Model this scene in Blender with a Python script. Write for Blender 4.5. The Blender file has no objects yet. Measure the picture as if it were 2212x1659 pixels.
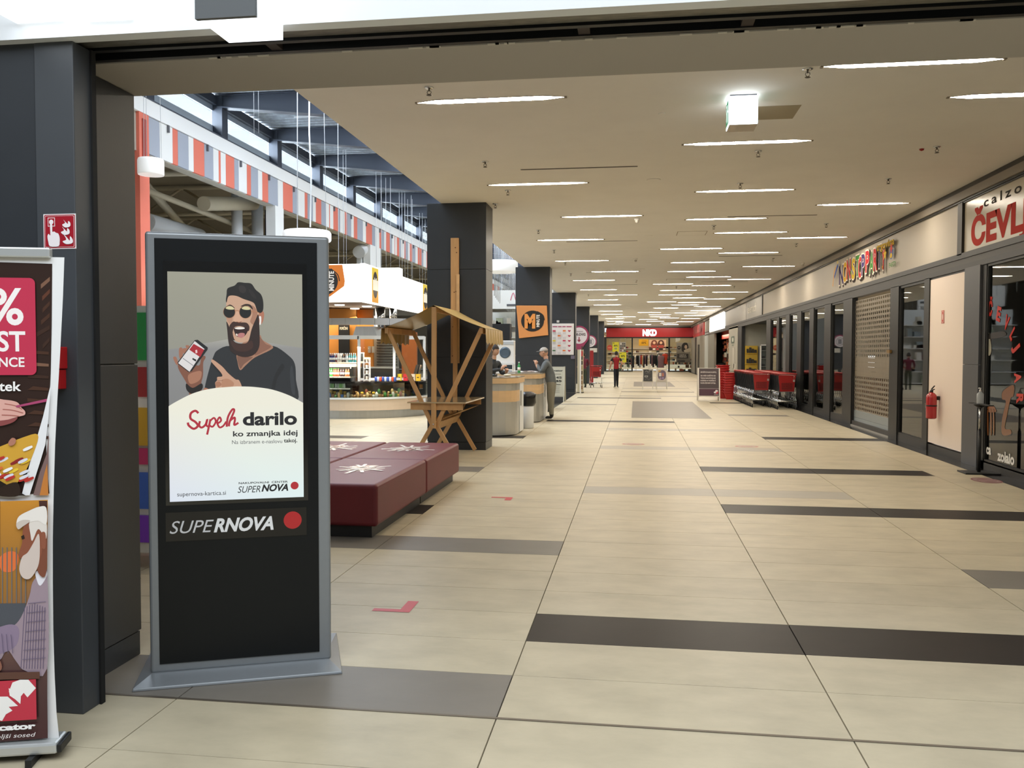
import bpy, bmesh, math, random
from math import pi, sin, cos, radians, atan2, sqrt
from mathutils import Vector, Matrix
from mathutils.geometry import tessellate_polygon
random.seed(7)
SC = bpy.context.scene
COL = SC.collection
# ------------------------------------------------------------------ camera
FPX, YAW, PITCH, ROLL, CAMH = 1859.64, -0.142764, -0.035624, 0.001529, 1.605
_f = Vector((sin(YAW)*cos(PITCH), cos(YAW)*cos(PITCH), sin(PITCH)))
_r0 = _f.cross(Vector((0, 0, 1))).normalized(); _u0 = _r0.cross(_f)
_r = cos(ROLL)*_r0 + sin(ROLL)*_u0; _u = -sin(ROLL)*_r0 + cos(ROLL)*_u0
CAM = Vector((0, 0, CAMH))
cd = bpy.data.cameras.new('camera'); co = bpy.data.objects.new('camera', cd); COL.objects.link(co)
cd.sensor_fit = 'HORIZONTAL'; cd.sensor_width = 36.0; cd.lens = FPX*36/2212; cd.clip_start = 0.05; cd.clip_end = 400
co.matrix_world = Matrix(((_r.x, _u.x, -_f.x, 0), (_r.y, _u.y, -_f.y, 0), (_r.z, _u.z, -_f.z, CAMH), (0, 0, 0, 1)))
SC.camera = co
def ray(x, y): return _f*FPX + _r*(x-1106) + _u*(829.5-y)
def fl(x, y, z=0.0):
    d = ray(x, y); return CAM + d*((z-CAMH)/d.z)
def aY(x, y, Y):
    d = ray(x, y); return CAM + d*(Y/d.y)
def aX(x, y, X):
    d = ray(x, y); return CAM + d*(X/d.x)
def YX(x, X=4.8, y=850): return aX(x, y, X).y
def XY(x, Y, y=850): return aY(x, y, Y).x
# ------------------------------------------------------------------ world, daylight, exposure
def lin(c):
    if isinstance(c, str):
        c = c.lstrip('#'); c = [int(c[i:i+2], 16)/255 for i in (0, 2, 4)]
    return tuple((v/12.92 if v <= .04045 else ((v+.055)/1.055)**2.4) for v in c)
w = bpy.data.worlds.new('overcast_sky'); SC.world = w; w.use_nodes = True
bg = w.node_tree.nodes['Background']; bg.inputs[0].default_value = (0.80, 0.90, 1.0, 1); bg.inputs[1].default_value = 1.3
SC.view_settings.view_transform = 'Standard'; SC.view_settings.look = 'None'
SC.view_settings.gamma = 1; SC.view_settings.use_curve_mapping = False
SC.view_settings.exposure = 0.0
SC.cycles.use_denoising = True
SC.cycles.max_bounces = 8; SC.cycles.diffuse_bounces = 4; SC.cycles.glossy_bounces = 4
SC.cycles.transmission_bounces = 6; SC.cycles.transparent_max_bounces = 12
SC.cycles.sample_clamp_indirect = 4; SC.cycles.caustics_reflective = False; SC.cycles.caustics_refractive = False
LAMP_E = 76.0
def area(name, loc, target, sx, sy, power, col):
    l = bpy.data.lights.new(name, 'AREA'); l.shape = 'RECTANGLE'; l.size = sx; l.size_y = sy; l.energy = power; l.color = col
    o = bpy.data.objects.new(name, l); COL.objects.link(o); o.location = loc
    o.rotation_euler = (Vector(target)-Vector(loc)).to_track_quat('-Z', 'Y').to_euler(); return o
area('clerestory_daylight', (-13.3, 44, 8.75), (0, 44, 7.6), 64, .9, 8000, (.84, .92, 1))
area('added_hall_light', (-7.1, 44, 9.75), (-7.1, 44, 0), 4.0, 64, 10000, (.88, .94, 1))  # added lamp above an unseen roof strip, put in to brighten the hall
area('vestibule_skylight', (0.5, -1.2, 6.6), (0.2, 1.2, 0), 10, 5, 640, (.90, .95, 1))
# ------------------------------------------------------------------ materials
MATS = {}
def M(name, col=None, rough=.5, metal=0.0, emit=0.0, noise=0.0, nscale=8.0, bump=0.0, bscale=60, spec=None, coat=0, alpha=1, stretch=(1, 1, 1), rnd=0.0, world=False):
    if name in MATS: return MATS[name]
    m = bpy.data.materials.new(name); m.use_nodes = True; nt = m.node_tree; b = nt.nodes['Principled BSDF']
    c = lin(col) if isinstance(col, str) else col
    b.inputs['Base Color'].default_value = (*c, 1); b.inputs['Roughness'].default_value = rough; b.inputs['Metallic'].default_value = metal
    if spec is not None: b.inputs['Specular IOR Level'].default_value = spec
    if coat: b.inputs['Coat Weight'].default_value = coat; b.inputs['Coat Roughness'].default_value = .12
    if alpha < 1: b.inputs['Alpha'].default_value = alpha
    if emit:
        b.inputs['Emission Color'].default_value = (*c, 1); b.inputs['Emission Strength'].default_value = emit
    tc = None
    if noise or bump:
        tc = nt.nodes.new('ShaderNodeTexCoord'); mp = nt.nodes.new('ShaderNodeMapping'); mp.inputs['Scale'].default_value = stretch
        if world: ge = nt.nodes.new('ShaderNodeNewGeometry'); nt.links.new(ge.outputs['Position'], mp.inputs['Vector'])
        else: nt.links.new(tc.outputs['Object'], mp.inputs['Vector'])
    if noise or rnd:
        hs = nt.nodes.new('ShaderNodeMix'); hs.data_type = 'RGBA'; hs.blend_type = 'MULTIPLY'; hs.inputs[0].default_value = 1
        hs.inputs[6].default_value = (*c, 1); last = None
        if noise:
            n = nt.nodes.new('ShaderNodeTexNoise'); n.inputs['Scale'].default_value = nscale; n.inputs['Detail'].default_value = 5; n.inputs['Roughness'].default_value = .6
            nt.links.new(mp.outputs[0], n.inputs['Vector'])
            r = nt.nodes.new('ShaderNodeMapRange'); r.inputs[1].default_value = .3; r.inputs[2].default_value = .7; r.inputs[3].default_value = 1-noise; r.inputs[4].default_value = 1+noise*.4
            nt.links.new(n.outputs[0], r.inputs[0]); last = r.outputs[0]
        if rnd:
            oi = nt.nodes.new('ShaderNodeObjectInfo'); r2 = nt.nodes.new('ShaderNodeMapRange'); r2.inputs[3].default_value = 1-rnd; r2.inputs[4].default_value = 1+rnd*.5
            nt.links.new(oi.outputs['Random'], r2.inputs[0])
            if last:
                mu = nt.nodes.new('ShaderNodeMath'); mu.operation = 'MULTIPLY'; nt.links.new(last, mu.inputs[0]); nt.links.new(r2.outputs[0], mu.inputs[1]); last = mu.outputs[0]
            else: last = r2.outputs[0]
        nt.links.new(last, hs.inputs[7]); nt.links.new(hs.outputs[2], b.inputs['Base Color'])
    if bump:
        n2 = nt.nodes.new('ShaderNodeTexNoise'); n2.inputs['Scale'].default_value = bscale; n2.inputs['Detail'].default_value = 3
        nt.links.new(mp.outputs[0], n2.inputs['Vector']); bp = nt.nodes.new('ShaderNodeBump'); bp.inputs['Strength'].default_value = bump; bp.inputs['Distance'].default_value = .01
        nt.links.new(n2.outputs[0], bp.inputs['Height']); nt.links.new(bp.outputs[0], b.inputs['Normal'])
    MATS[name] = m; return m
def attrmat(name, emit=0.0, rough=.5, rnd=0):
    if name in MATS: return MATS[name]
    m = bpy.data.materials.new(name); m.use_nodes = True; nt = m.node_tree; b = nt.nodes['Principled BSDF']
    a = nt.nodes.new('ShaderNodeAttribute'); a.attribute_name = 'ink'; b.inputs['Roughness'].default_value = rough
    if emit:
        b.inputs['Base Color'].default_value = (.01, .01, .01, 1)
        nt.links.new(a.outputs['Color'], b.inputs['Emission Color']); b.inputs['Emission Strength'].default_value = emit
    else: nt.links.new(a.outputs['Color'], b.inputs['Base Color'])
    MATS[name] = m; return m
def glassmat(name, tint=(1, 1, 1), refl=1.0, base=0.0):
    if name in MATS: return MATS[name]
    m = bpy.data.materials.new(name); m.use_nodes = True; nt = m.node_tree; nt.nodes.clear()
    out = nt.nodes.new('ShaderNodeOutputMaterial'); mx = nt.nodes.new('ShaderNodeMixShader'); t = nt.nodes.new('ShaderNodeBsdfTransparent'); g = nt.nodes.new('ShaderNodeBsdfGlossy')
    t.inputs[0].default_value = (*tint, 1); g.inputs['Roughness'].default_value = .02
    fr = nt.nodes.new('ShaderNodeFresnel'); fr.inputs[0].default_value = 1.52
    mm = nt.nodes.new('ShaderNodeMath'); mm.operation = 'MULTIPLY_ADD'; mm.inputs[1].default_value = refl; mm.inputs[2].default_value = base; mm.use_clamp = True
    nt.links.new(fr.outputs[0], mm.inputs[0]); nt.links.new(mm.outputs[0], mx.inputs[0]); nt.links.new(t.outputs[0], mx.inputs[1]); nt.links.new(g.outputs[0], mx.inputs[2]); nt.links.new(mx.outputs[0], out.inputs[0])
    MATS[name] = m; return m
# ------------------------------------------------------------------ mesh builder
def xf(parent):
    m = Matrix.Identity(4); chain = []
    while parent is not None: chain.append(parent); parent = parent.parent
    for p in reversed(chain):
        m = m @ Matrix.Translation(p.location) @ p.rotation_euler.to_matrix().to_4x4()
    return m
class MB:
    def __init__(s): s.v = []; s.f = []; s.mi = []; s.sm = []
    def add(s, vs, fs, mi=0, smooth=False):
        n = len(s.v); s.v += [tuple(v) for v in vs]
        for f in fs: s.f.append([i+n for i in f]); s.mi.append(mi); s.sm.append(smooth)
        return s
    def box(s, x0, x1, y0, y1, z0, z1, mi=0):
        if x0 > x1: x0, x1 = x1, x0
        if y0 > y1: y0, y1 = y1, y0
        if z0 > z1: z0, z1 = z1, z0
        vs = [(x, y, z) for z in (z0, z1) for x, y in ((x0, y0), (x1, y0), (x1, y1), (x0, y1))]
        return s.add(vs, [(0, 3, 2, 1), (4, 5, 6, 7), (0, 1, 5, 4), (1, 2, 6, 5), (2, 3, 7, 6), (3, 0, 4, 7)], mi)
    def bar(s, a, b, w, h, up=(0, 0, 1), mi=0):
        a = Vector(a); b = Vector(b); d = (b-a).normalized(); up = Vector(up)
        if abs(d.dot(up)) > .99: up = Vector((1, 0, 0))
        sd = d.cross(up).normalized()*(w/2); u = sd.cross(d).normalized()*(h/2)
        vs = [p+q for p in (a, b) for q in (-sd-u, sd-u, sd+u, -sd+u)]
        return s.add(vs, [(0, 3, 2, 1), (4, 5, 6, 7), (0, 1, 5, 4), (1, 2, 6, 5), (2, 3, 7, 6), (3, 0, 4, 7)], mi)
    def tube(s, pts, r, n=8, mi=0, cap=True):
        pts = [Vector(p) for p in pts]; rs = r if isinstance(r, (list, tuple)) else [r]*len(pts)
        vs = []; fs = []; prev = None
        for i, p in enumerate(pts):
            d = (pts[min(i+1, len(pts)-1)]-pts[max(i-1, 0)]).normalized()
            if prev is None:
                a = Vector((0, 0, 1)) if abs(d.z) < .9 else Vector((1, 0, 0)); prev = d.cross(a).normalized()
            prev = (prev-d*prev.dot(d)).normalized(); q = d.cross(prev)
            for k in range(n): t = 2*pi*k/n; vs.append(p+(prev*cos(t)+q*sin(t))*rs[i])
        for i in range(len(pts)-1):
            for k in range(n): a = i*n+k; b = i*n+(k+1) % n; fs.append((a, b, b+n, a+n))
        s.add(vs, fs, mi, True)
        if cap: s.add(vs[:n], [tuple(range(n))[::-1]], mi); s.add(vs[-n:], [tuple(range(n))], mi)
        return s
    def lathe(s, prof, c=(0, 0, 0), n=16, mi=0, smooth=True, sx=1, sy=1):
        vs = []; fs = []; c = Vector(c)
        for r, z in prof:
            for k in range(n): t = 2*pi*k/n; vs.append(c+Vector((r*cos(t)*sx, r*sin(t)*sy, z)))
        for i in range(len(prof)-1):
            for k in range(n): a = i*n+k; b = i*n+(k+1) % n; fs.append((a, b, b+n, a+n))
        s.add(vs, fs, mi, smooth)
        if prof[0][0] > 1e-4: s.add(vs[:n], [tuple(range(n))[::-1]], mi)
        if prof[-1][0] > 1e-4: s.add(vs[-n:], [tuple(range(n))], mi)
        return s
    def prism(s, poly, z0, z1, mi=0, axis='z', smooth=False):
        n = len(poly)
        def P(a, b, c): return {'z': (a, b, c), 'y': (a, c, b), 'x': (c, a, b)}[axis]
        vs = [P(a, b, z0) for a, b in poly]+[P(a, b, z1) for a, b in poly]
        tr = tessellate_polygon([[Vector((a, b, 0)) for a, b in poly]])
        s.add(vs, [tuple(t) for t in tr]+[tuple(i+n for i in t) for t in tr], mi)
        s.add(vs, [(i, (i+1) % n, (i+1) % n+n, i+n) for i in range(n)], mi, smooth)
        return s
    def quad(s, a, b, c, d, mi=0): return s.add([a, b, c, d], [(0, 1, 2, 3)], mi)
    def sph(s, c, rx, ry=None, rz=None, n=12, mi=0):
        ry = ry or rx; rz = rz or rx
        m = n//2; prof = [(max(sin(pi*i/m), 1e-5), -cos(pi*i/m)) for i in range(m+1)]
        vs = []; fs = []
        for r, z in prof:
            for k in range(n): t = 2*pi*k/n; vs.append((c[0]+r*cos(t)*rx, c[1]+r*sin(t)*ry, c[2]+z*rz))
        for i in range(m):
            for k in range(n): a = i*n+k; b = i*n+(k+1) % n; fs.append((a, b, b+n, a+n))
        return s.add(vs, fs, mi, True)
    def build(s, name, mats, parent=None, world=False, bevel=0, seg=2, label=None):
        if not isinstance(mats, (list, tuple)): mats = [mats]
        vs = s.v
        if parent is not None and world:
            inv = xf(parent).inverted(); vs = [inv @ Vector(v) for v in vs]
        me = bpy.data.meshes.new(name); me.from_pydata([tuple(v) for v in vs], [], s.f)
        for m in mats: me.materials.append(m)
        me.polygons.foreach_set('material_index', s.mi); me.polygons.foreach_set('use_smooth', s.sm); me.update()
        bm = bmesh.new(); bm.from_mesh(me); bmesh.ops.remove_doubles(bm, verts=bm.verts, dist=1e-5); bmesh.ops.recalc_face_normals(bm, faces=bm.faces); bm.to_mesh(me); bm.free()
        o = bpy.data.objects.new(name, me); COL.objects.link(o); o.parent = parent
        if bevel:
            b = o.modifiers.new('b', 'BEVEL'); b.width = bevel; b.segments = seg; b.limit_method = 'ANGLE'; b.harden_normals = False
        if label: o['label'] = label
        return o
def thing(name, label, cat, loc=(0, 0, 0), rz=0, group=None):
    o = bpy.data.objects.new(name, None); COL.objects.link(o); o.empty_display_size = .1
    o.location = loc; o.rotation_euler = (0, 0, rz); o['label'] = label; o['category'] = cat
    if group: o['group'] = group
    return o
def tag(o, label, cat, group=None):
    o['label'] = label; o['category'] = cat
    if group: o['group'] = group
    return o
def struct(o): o['kind'] = 'structure'; return o
def sroot(name, loc=(0, 0, 0)):
    o = bpy.data.objects.new(name, None); COL.objects.link(o); o.location = loc; o['kind'] = 'structure'; return o
def kids(o): return [c for c in COL.objects if c.parent == o]
def dup(root, loc, rz=None, label=None, group=None, tree=None):
    def cp(o, par):
        c = o.copy(); COL.objects.link(c); c.parent = par
        for ch in [x for x in TREE[o.name]] if o.name in TREE else []: cp(ch, c)
        return c
    TREE = {}
    for x in (tree or COL.objects):
        if x.parent: TREE.setdefault(x.parent.name, []).append(x)
    r = cp(root, None); r.location = loc
    if rz is not None: r.rotation_euler = (0, 0, rz)
    if label: r['label'] = label
    if group: r['group'] = group
    return r
def family(root):
    out = []; 
    def go(o):
        for c in COL.objects:
            if c.parent == o: out.append(c); go(c)
    go(root); return out
# ------------------------------------------------------------------ flat print (posters, signs, screens)
_TC = {}
def glyphs(body, bold=0.0, shear=0.0, sp=1.0):
    k = (body, bold, shear, sp)
    if k in _TC: return _TC[k]
    c = bpy.data.curves.new('t', 'FONT'); c.body = body; c.size = 1; c.offset = bold; c.shear = shear; c.space_character = sp; c.resolution_u = 4
    o = bpy.data.objects.new('t', c); COL.objects.link(o); bpy.context.view_layer.update()
    dg = bpy.context.evaluated_depsgraph_get(); me = bpy.data.meshes.new_from_object(o.evaluated_get(dg))
    vs = [(v.co.x, v.co.y) for v in me.vertices]; fs = [tuple(p.vertices) for p in me.polygons]
    bpy.data.objects.remove(o); bpy.data.curves.remove(c); bpy.data.meshes.remove(me)
    if not vs: vs = [(0, 0)]
    _TC[k] = (vs, fs, min(v[0] for v in vs), max(v[0] for v in vs), min(v[1] for v in vs), max(v[1] for v in vs)); return _TC[k]
HUE = {'r': 'red', 'g': 'green', 'b': 'blue', 'w': 'pale', 'k': 'dark', 'n': 'grey', 'o': 'brown'}
def hue(c):
    r, g, b = [int(c[i:i+2], 16) for i in (1, 3, 5)]; m, n = max(r, g, b), min(r, g, b)
    if m < 80: return 'dark'
    if m-n < 38: return 'pale' if m > 170 else 'grey'
    if r == m: return 'red' if g < r*.5 else 'tan' if m > 165 else 'brown'
    return 'green' if g == m else 'blue'
ORD = 'first second third fourth fifth sixth seventh eighth ninth tenth eleventh twelfth thirteenth fourteenth fifteenth sixteenth seventeenth eighteenth nineteenth twentieth'.split()
class Art:
    """flat print on a panel: origin O, unit axes U (right) and V (up), normal N towards the viewer"""
    def __init__(s, O, U, V, eps=.0006):
        s.O = Vector(O); s.U = Vector(U).normalized(); s.V = Vector(V).normalized(); s.N = s.U.cross(s.V); s.L = 0; s.eps = eps
        s.v = []; s.f = []; s.c = []
    def at(s, p, l): return s.O+s.U*p[0]+s.V*p[1]+s.N*(l*s.eps)
    def poly(s, pts, col, cols=None, same=False):
        if not same: s.L += 1
        n = len(s.v); s.v += [s.at(p, s.L) for p in pts]; c = lin(col) if col is not None else None
        tr = tessellate_polygon([[Vector((p[0], p[1], 0)) for p in pts]])
        for t in tr:
            s.f.append([n+i for i in t]); s.c.append([lin(cols[i]) if cols else c for i in t])
        return s
    def rect(s, x0, y0, x1, y1, col, cols=None, same=False): return s.poly([(x0, y0), (x1, y0), (x1, y1), (x0, y1)], col, cols, same)
    def rrect(s, x0, y0, x1, y1, r, col):
        pts = []
        for cx, cy, a in ((x1-r, y0+r, -90), (x1-r, y1-r, 0), (x0+r, y1-r, 90), (x0+r, y0+r, 180)):
            for k in range(5): t = radians(a+k*22.5); pts.append((cx+r*cos(t), cy+r*sin(t)))
        return s.poly(pts, col)
    def ell(s, cx, cy, rx, ry, col, n=24, same=False): return s.poly([(cx+rx*cos(2*pi*k/n), cy+ry*sin(2*pi*k/n)) for k in range(n)], col, None, same)
    def curve(s, pts, col, m=5): return s.poly(crom(pts, m, True), col)
    def stroke(s, pts, w, col, m=6, smooth=True, taper=False):
        if smooth and len(pts) > 2: pts = crom(pts, m, False)
        P = [Vector(p) for p in pts]; A = []; B = []
        for i, p in enumerate(P):
            d = (P[min(i+1, len(P)-1)]-P[max(i-1, 0)]); d = d.normalized() if d.length > 0 else Vector((1, 0)); nn = Vector((-d.y, d.x)); ww = w/2
            if taper: ww *= .45+.55*sin(pi*(i+.5)/len(P))
            A.append(p+nn*ww); B.append(p-nn*ww)
        s.L += 1; n = len(s.v)
        for a, b in zip(A, B): s.v += [s.at(a, s.L), s.at(b, s.L)]
        for i in range(len(P)-1):
            s.f.append([n+2*i, n+2*i+1, n+2*i+3, n+2*i+2]); s.c.append([lin(col)]*4)
        return s
    def text(s, body, x, y, h, col, width=None, bold=0.0, shear=0.0, align='l', sp=1.0, rot=0, cap=None):
        """h = height of capitals; width squeezes or stretches to a given width"""
        vs, fs, a, b, c, d = glyphs(body, bold, shear, sp)
        k = h/.70; kx = k
        if width: kx = width/(b-a)
        wd = (b-a)*kx; ox = {'l': 0, 'c': -wd/2, 'r': -wd}[align]
        s.L += 1; n = len(s.v); cr, sr = cos(rot), sin(rot)
        for vx, vy in vs:
            px, py = (vx-a)*kx+ox, vy*k; s.v.append(s.at((x+px*cr-py*sr, y+px*sr+py*cr), s.L))
        for f in fs: s.f.append([n+i for i in f]); s.c.append([lin(col)]*len(f))
        return s
    def build(s, name, mat, parent=None, label=None, world=True):
        vs = s.v
        if parent is not None and world:
            inv = xf(parent).inverted(); vs = [inv @ v for v in vs]
        me = bpy.data.meshes.new(name); me.from_pydata([tuple(v) for v in vs], [], s.f); me.materials.append(mat)
        at = me.color_attributes.new('ink', 'FLOAT_COLOR', 'CORNER'); i = 0
        for cc in s.c:
            for c in cc: at.data[i].color = (*c, 1); i += 1
        me.update(); o = bpy.data.objects.new(name, me); COL.objects.link(o); o.parent = parent
        if label: o['label'] = label
        return o
def crom(pts, m=5, closed=True):
    P = [Vector(p) for p in pts]; n = len(P); out = []
    for i in range(n if closed else n-1):
        if closed: a, b, c, d = P[i-1], P[i], P[(i+1) % n], P[(i+2) % n]
        else: a, b, c, d = P[max(i-1, 0)], P[i], P[i+1], P[min(i+2, n-1)]
        for k in range(m):
            t = k/m; out.append(.5*((2*b)+(c-a)*t+(2*a-5*b+4*c-d)*t*t+(3*b-a-3*c+d)*t**3))
    if not closed: out.append(P[-1])
    return [tuple(p) for p in out]
INK = attrmat('printed_ink', 0, .45)
INKG = attrmat('glossy_print', 0, .2)
INKM = attrmat('matt_print', 0, .75); INKM.node_tree.nodes['Principled BSDF'].inputs['Specular IOR Level'].default_value = .12
SCREEN = attrmat('backlit_print', .95)
SIGNLIT = attrmat('lit_sign', 1.6)
# ================================================================== materials of the place
def tilemat(name, col, nz=.16, rough=.40, rnd=.04):
    m = M(name, col, rough=rough, noise=nz, nscale=3.2, rnd=rnd, stretch=(.8, 1.3, 1), bump=.012, bscale=30, spec=.2, world=True); return m
T_BEIGE = tilemat('porcelain_beige', '#b5aa91'); T_DARK = tilemat('porcelain_charcoal', '#2a2521', .15); T_DARK.node_tree.nodes['Principled BSDF'].inputs['Specular IOR Level'].default_value = .07; T_GREY = tilemat('porcelain_grey', '#756f66', .08); T_LGREY = tilemat('porcelain_light_grey', '#9c9588', .06); T_TAUPE = tilemat('porcelain_taupe', '#6a6257', .08)
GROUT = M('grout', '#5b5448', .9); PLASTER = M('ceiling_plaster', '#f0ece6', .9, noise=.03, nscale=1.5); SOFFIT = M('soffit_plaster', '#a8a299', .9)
CLAD = M('charcoal_cladding', '#2b2e32', .42, noise=.08, nscale=3, bump=.02, bscale=90); CLADL = M('grey_cladding', '#4a4c50', .45, noise=.05, nscale=3)
FRAME = M('charcoal_aluminium', '#1c1c1b', .45, .2); FRAMEL = M('grey_aluminium', '#33312e', .5, .1)
STEEL = M('brushed_steel', '#b9bbbb', .32, 1, noise=.08, nscale=40, stretch=(1, 1, .02)); CHROME = M('chrome', '#d0d3d6', .14, 1)
WHITE = M('white_paint', '#e8e6e1', .5); WHITEM = M('white_metal', '#dfe2e4', .35); BLACK = M('black_plastic', '#111213', .5); RUBBER = M('black_rubber', '#0b0b0b', .8)
GALV = M('galvanised_steel', '#7c7a72', .5, .8, noise=.35, nscale=14, stretch=(1, 6, 6)); GLASS = glassmat('shop_glass', (.80, .84, .80), 1.1, .05); CLEAR = glassmat('clear_glass', (.94, .97, .95), .9, .01)
LAMPM = M('lamp_diffuser', (1.0, .895, .75), emit=LAMP_E)
# ================================================================== floor
TP, TR, X0, Y0 = 1.502, .516, -.597, 3.682
cells = {}
def cell(cx, ry, m): cells[(cx, ry)] = m
def strip(x0, x1, Y, m, Y1=None):
    a = round((x0-X0)/TP); b = round((x1-X0)/TP); r0 = round((Y-Y0)/TR); r1 = r0+1 if Y1 is None else round((Y1-Y0)/TR)
    for c in range(a, b):
        for r in range(r0, r1): cells[(c, r)] = m
A_, B_, C_, D_, L1, L2, L3 = -.597, .905, 2.407, 3.909, -2.099, -3.6, -5.1
strip(A_, 5.4, 4.714, T_DARK); strip(L2, A_, 3.69, T_GREY); strip(L3, A_, 6.79, T_GREY); strip(L3, L1, 8.33, T_DARK); strip(L3, L1, 11.43, T_GREY)  # the charcoal row beneath the bench paints in the bench's shade
strip(A_, C_, 9.89, T_LGREY); strip(B_, 5.4, 8.85, T_DARK); strip(B_, D_, 11.95, T_DARK); strip(A_, C_, 14.55, T_LGREY); strip(C_, 5.4, 16.6, T_DARK)
strip(A_, C_, 18.15, T_LGREY); strip(L1, B_, 20.2, T_DARK); strip(L2, L1, 16.1, T_DARK); strip(C_, D_, 22.7, T_GREY); strip(C_, 5.4, 6.26, T_GREY)
strip(C_, D_, 28.3, T_DARK); strip(L2, A_, 27.0, T_GREY); strip(L1, B_, 31.1, T_DARK); strip(A_, C_, 32.6, T_GREY); strip(A_, C_, 36.1, T_DARK); strip(A_, C_, 39.8, T_GREY)
strip(L2, A_, 47, T_GREY); strip(B_, 5.4, 50.3, T_GREY); strip(A_, C_, 54, T_GREY); strip(L1, B_, 57.5, T_DARK); strip(B_, D_, 61, T_GREY); strip(L2, B_, 66, T_GREY)
strip(-8.1, L3, 15.6, T_DARK); strip(-11.1, -6.6, 17.6, T_GREY); strip(-8.1, -5.1, 12.9, T_LGREY)
floor = struct(MB().box(-34, 12, -5, 84, -.25, -.012).build('floor', GROUT))
def tile_mesh(name, w, d, gx, gy, m):
    b = MB(); h = .0012
    x0, x1, y0, y1 = gx/2, w-gx/2, gy/2, d-gy/2
    b.add([(x0, y0, -.011), (x1, y0, -.011), (x1, y1, -.011), (x0, y1, -.011), (x0+h, y0+h, 0), (x1-h, y0+h, 0), (x1-h, y1-h, 0), (x0+h, y1-h, 0)],
          [(4, 5, 6, 7), (0, 1, 5, 4), (1, 2, 6, 5), (2, 3, 7, 6), (3, 0, 4, 7)])
    o = b.build(name, m); me = o.data; bpy.data.objects.remove(o); return me
TM = {}
def tmesh(m, w=TP):
    k = (m.name, round(w, 3))
    if k not in TM: TM[k] = tile_mesh('tile', w, TR, .004, .0018, m)
    return TM[k]
XR = 4.56; nt_ = 0; far = {}
def in_mat(x, y): return -.15 < x < 1.9 and (21.7 < y < 29.3 or 42.3 < y < 49.5)
rows = list(range(-17, 145)); cand = []
for r in rows:
    for c in range(-19, 4):
        x = X0+c*TP; y = Y0+r*TR; w = min(TP, XR-x)
        if w <= .02: continue
        m = cells.get((c, r), T_BEIGE)
        near = (-2 <= c <= 3 and -2 <= r <= 42) and not (c == -2 and r > 30)
        if near and (r*TR+Y0) < 24.6 and nt_ < 300 and not (c == -2 and r < 0):
            o = bpy.data.objects.new('tile', tmesh(m, w)); COL.objects.link(o); o.parent = floor; o.location = (x, y, 0); nt_ += 1
        else: far.setdefault(m.name, []).append((x, y, w))
fb = MB(); fm = [T_BEIGE, T_DARK, T_GREY, T_LGREY, T_TAUPE]
for i, m in enumerate(fm):
    for x, y, w in far.get(m.name, []):
        x0, x1, y0, y1 = x+.0025, x+w-.0025, y+.0013, y+TR-.0013
        fb.add([(x0, y0, 0), (x1, y0, 0), (x1, y1, 0), (x0, y1, 0), (x0, y0, -.011), (x1, y0, -.011), (x1, y1, -.011), (x0, y1, -.011)], [(0, 1, 2, 3), (0, 4, 5, 1), (1, 5, 6, 2), (2, 6, 7, 3), (3, 7, 4, 0)], i)
o = fb.build('tile_field', fm, floor); o['kind'] = 'stuff'
# darker panels let into the floor, the dark border along the shops and between the columns
b = MB(); b.box(-.1, 1.87, 21.7, 29.2, .0, .002); b.build('floor_panel', T_TAUPE, floor, label='brown grey rectangle of floor in the corridor, the nearer one')
b = MB(); b.box(-.1, 1.9, 42.3, 49.4, .0, .002); b.build('floor_panel', T_TAUPE, floor, label='brown grey rectangle of floor behind the two small sign boards')
for i in range(24): MB().box(XR+.003, 4.83, 3.7+i*1.5, 5.197+i*1.5, -.011, .001).build('border_tile', M('granite_black', '#232120', .16, noise=.1, nscale=20), floor)
MB().box(XR+.003, 4.83, 39.7, 78, -.011, .001).build('border_tile', MATS['granite_black'], floor)
MB().box(-3.5, -2.36, 17.1, 35, .0, .0015).build('border_tile', MATS['granite_black'], floor)
MB().box(-2.62, 6.5, 3.676, 3.692, -.01, .003).build('threshold_strip', M('threshold_aluminium', '#6d6458', .5, .6), floor)
for i, (x, y) in enumerate([(820, 1310), (1062, 1078)]):
    p = fl(x, y); s = .055; L = .24
    a = Art((p.x-.02, p.y-.1, .0012), (1, 0, 0), (0, 1, 0))
    if i == 0: a.poly([(0, 0), (L, 0), (L, L), (L-s*1.3, L), (L-s*1.3, s), (0, s)], '#b23a41')
    else: a.poly([(0, L-s), (L-s*1.3, L-s), (L-s*1.3, .04), (L, .04), (L, L), (0, L)], '#b23a41')
    tag(a.build('floor_sticker', INK), ['red L shaped tape mark on the floor right of the dark kiosk', 'small red corner tape mark on the floor right of the bench'][i], 'floor sticker', 'red distance marks on the floor')
p = fl(2131, 1038); a = Art((p.x, p.y, .0012), (1, 0, 0), (0, 1, 0)); a.ell(0, 0, .17, .25, '#6a2430'); a.ell(0, 0, .15, .22, '#8d6f6c'); a.ell(0, 0, .11, .16, '#6a2430')
for k in range(3): a.rect(-.1, -.11+k*.08, .1, -.08+k*.08, '#b9a49c')
tag(a.build('floor_sticker', INK), 'round dark red floor sticker in front of the cobbler shop window', 'floor sticker')
for i, (x, y) in enumerate([(1368, 959.5), (1613, 964.5)]):
    p = fl(x, y); a = Art((p.x-.2, p.y-.1, .0012), (1, 0, 0), (0, 1, 0)); a.ell(.2, .1, .2, .16, '#9c5a50'); a.ell(.2, .1, .16, .12, '#9c8a7c'); a.rect(.1, .07, .3, .12, '#9c5a50')
    tag(a.build('floor_sticker', INK), ['faded red round sticker in the light grey strip, left half', 'faded red round sticker in the light grey strip, right half'][i], 'floor sticker')
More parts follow.
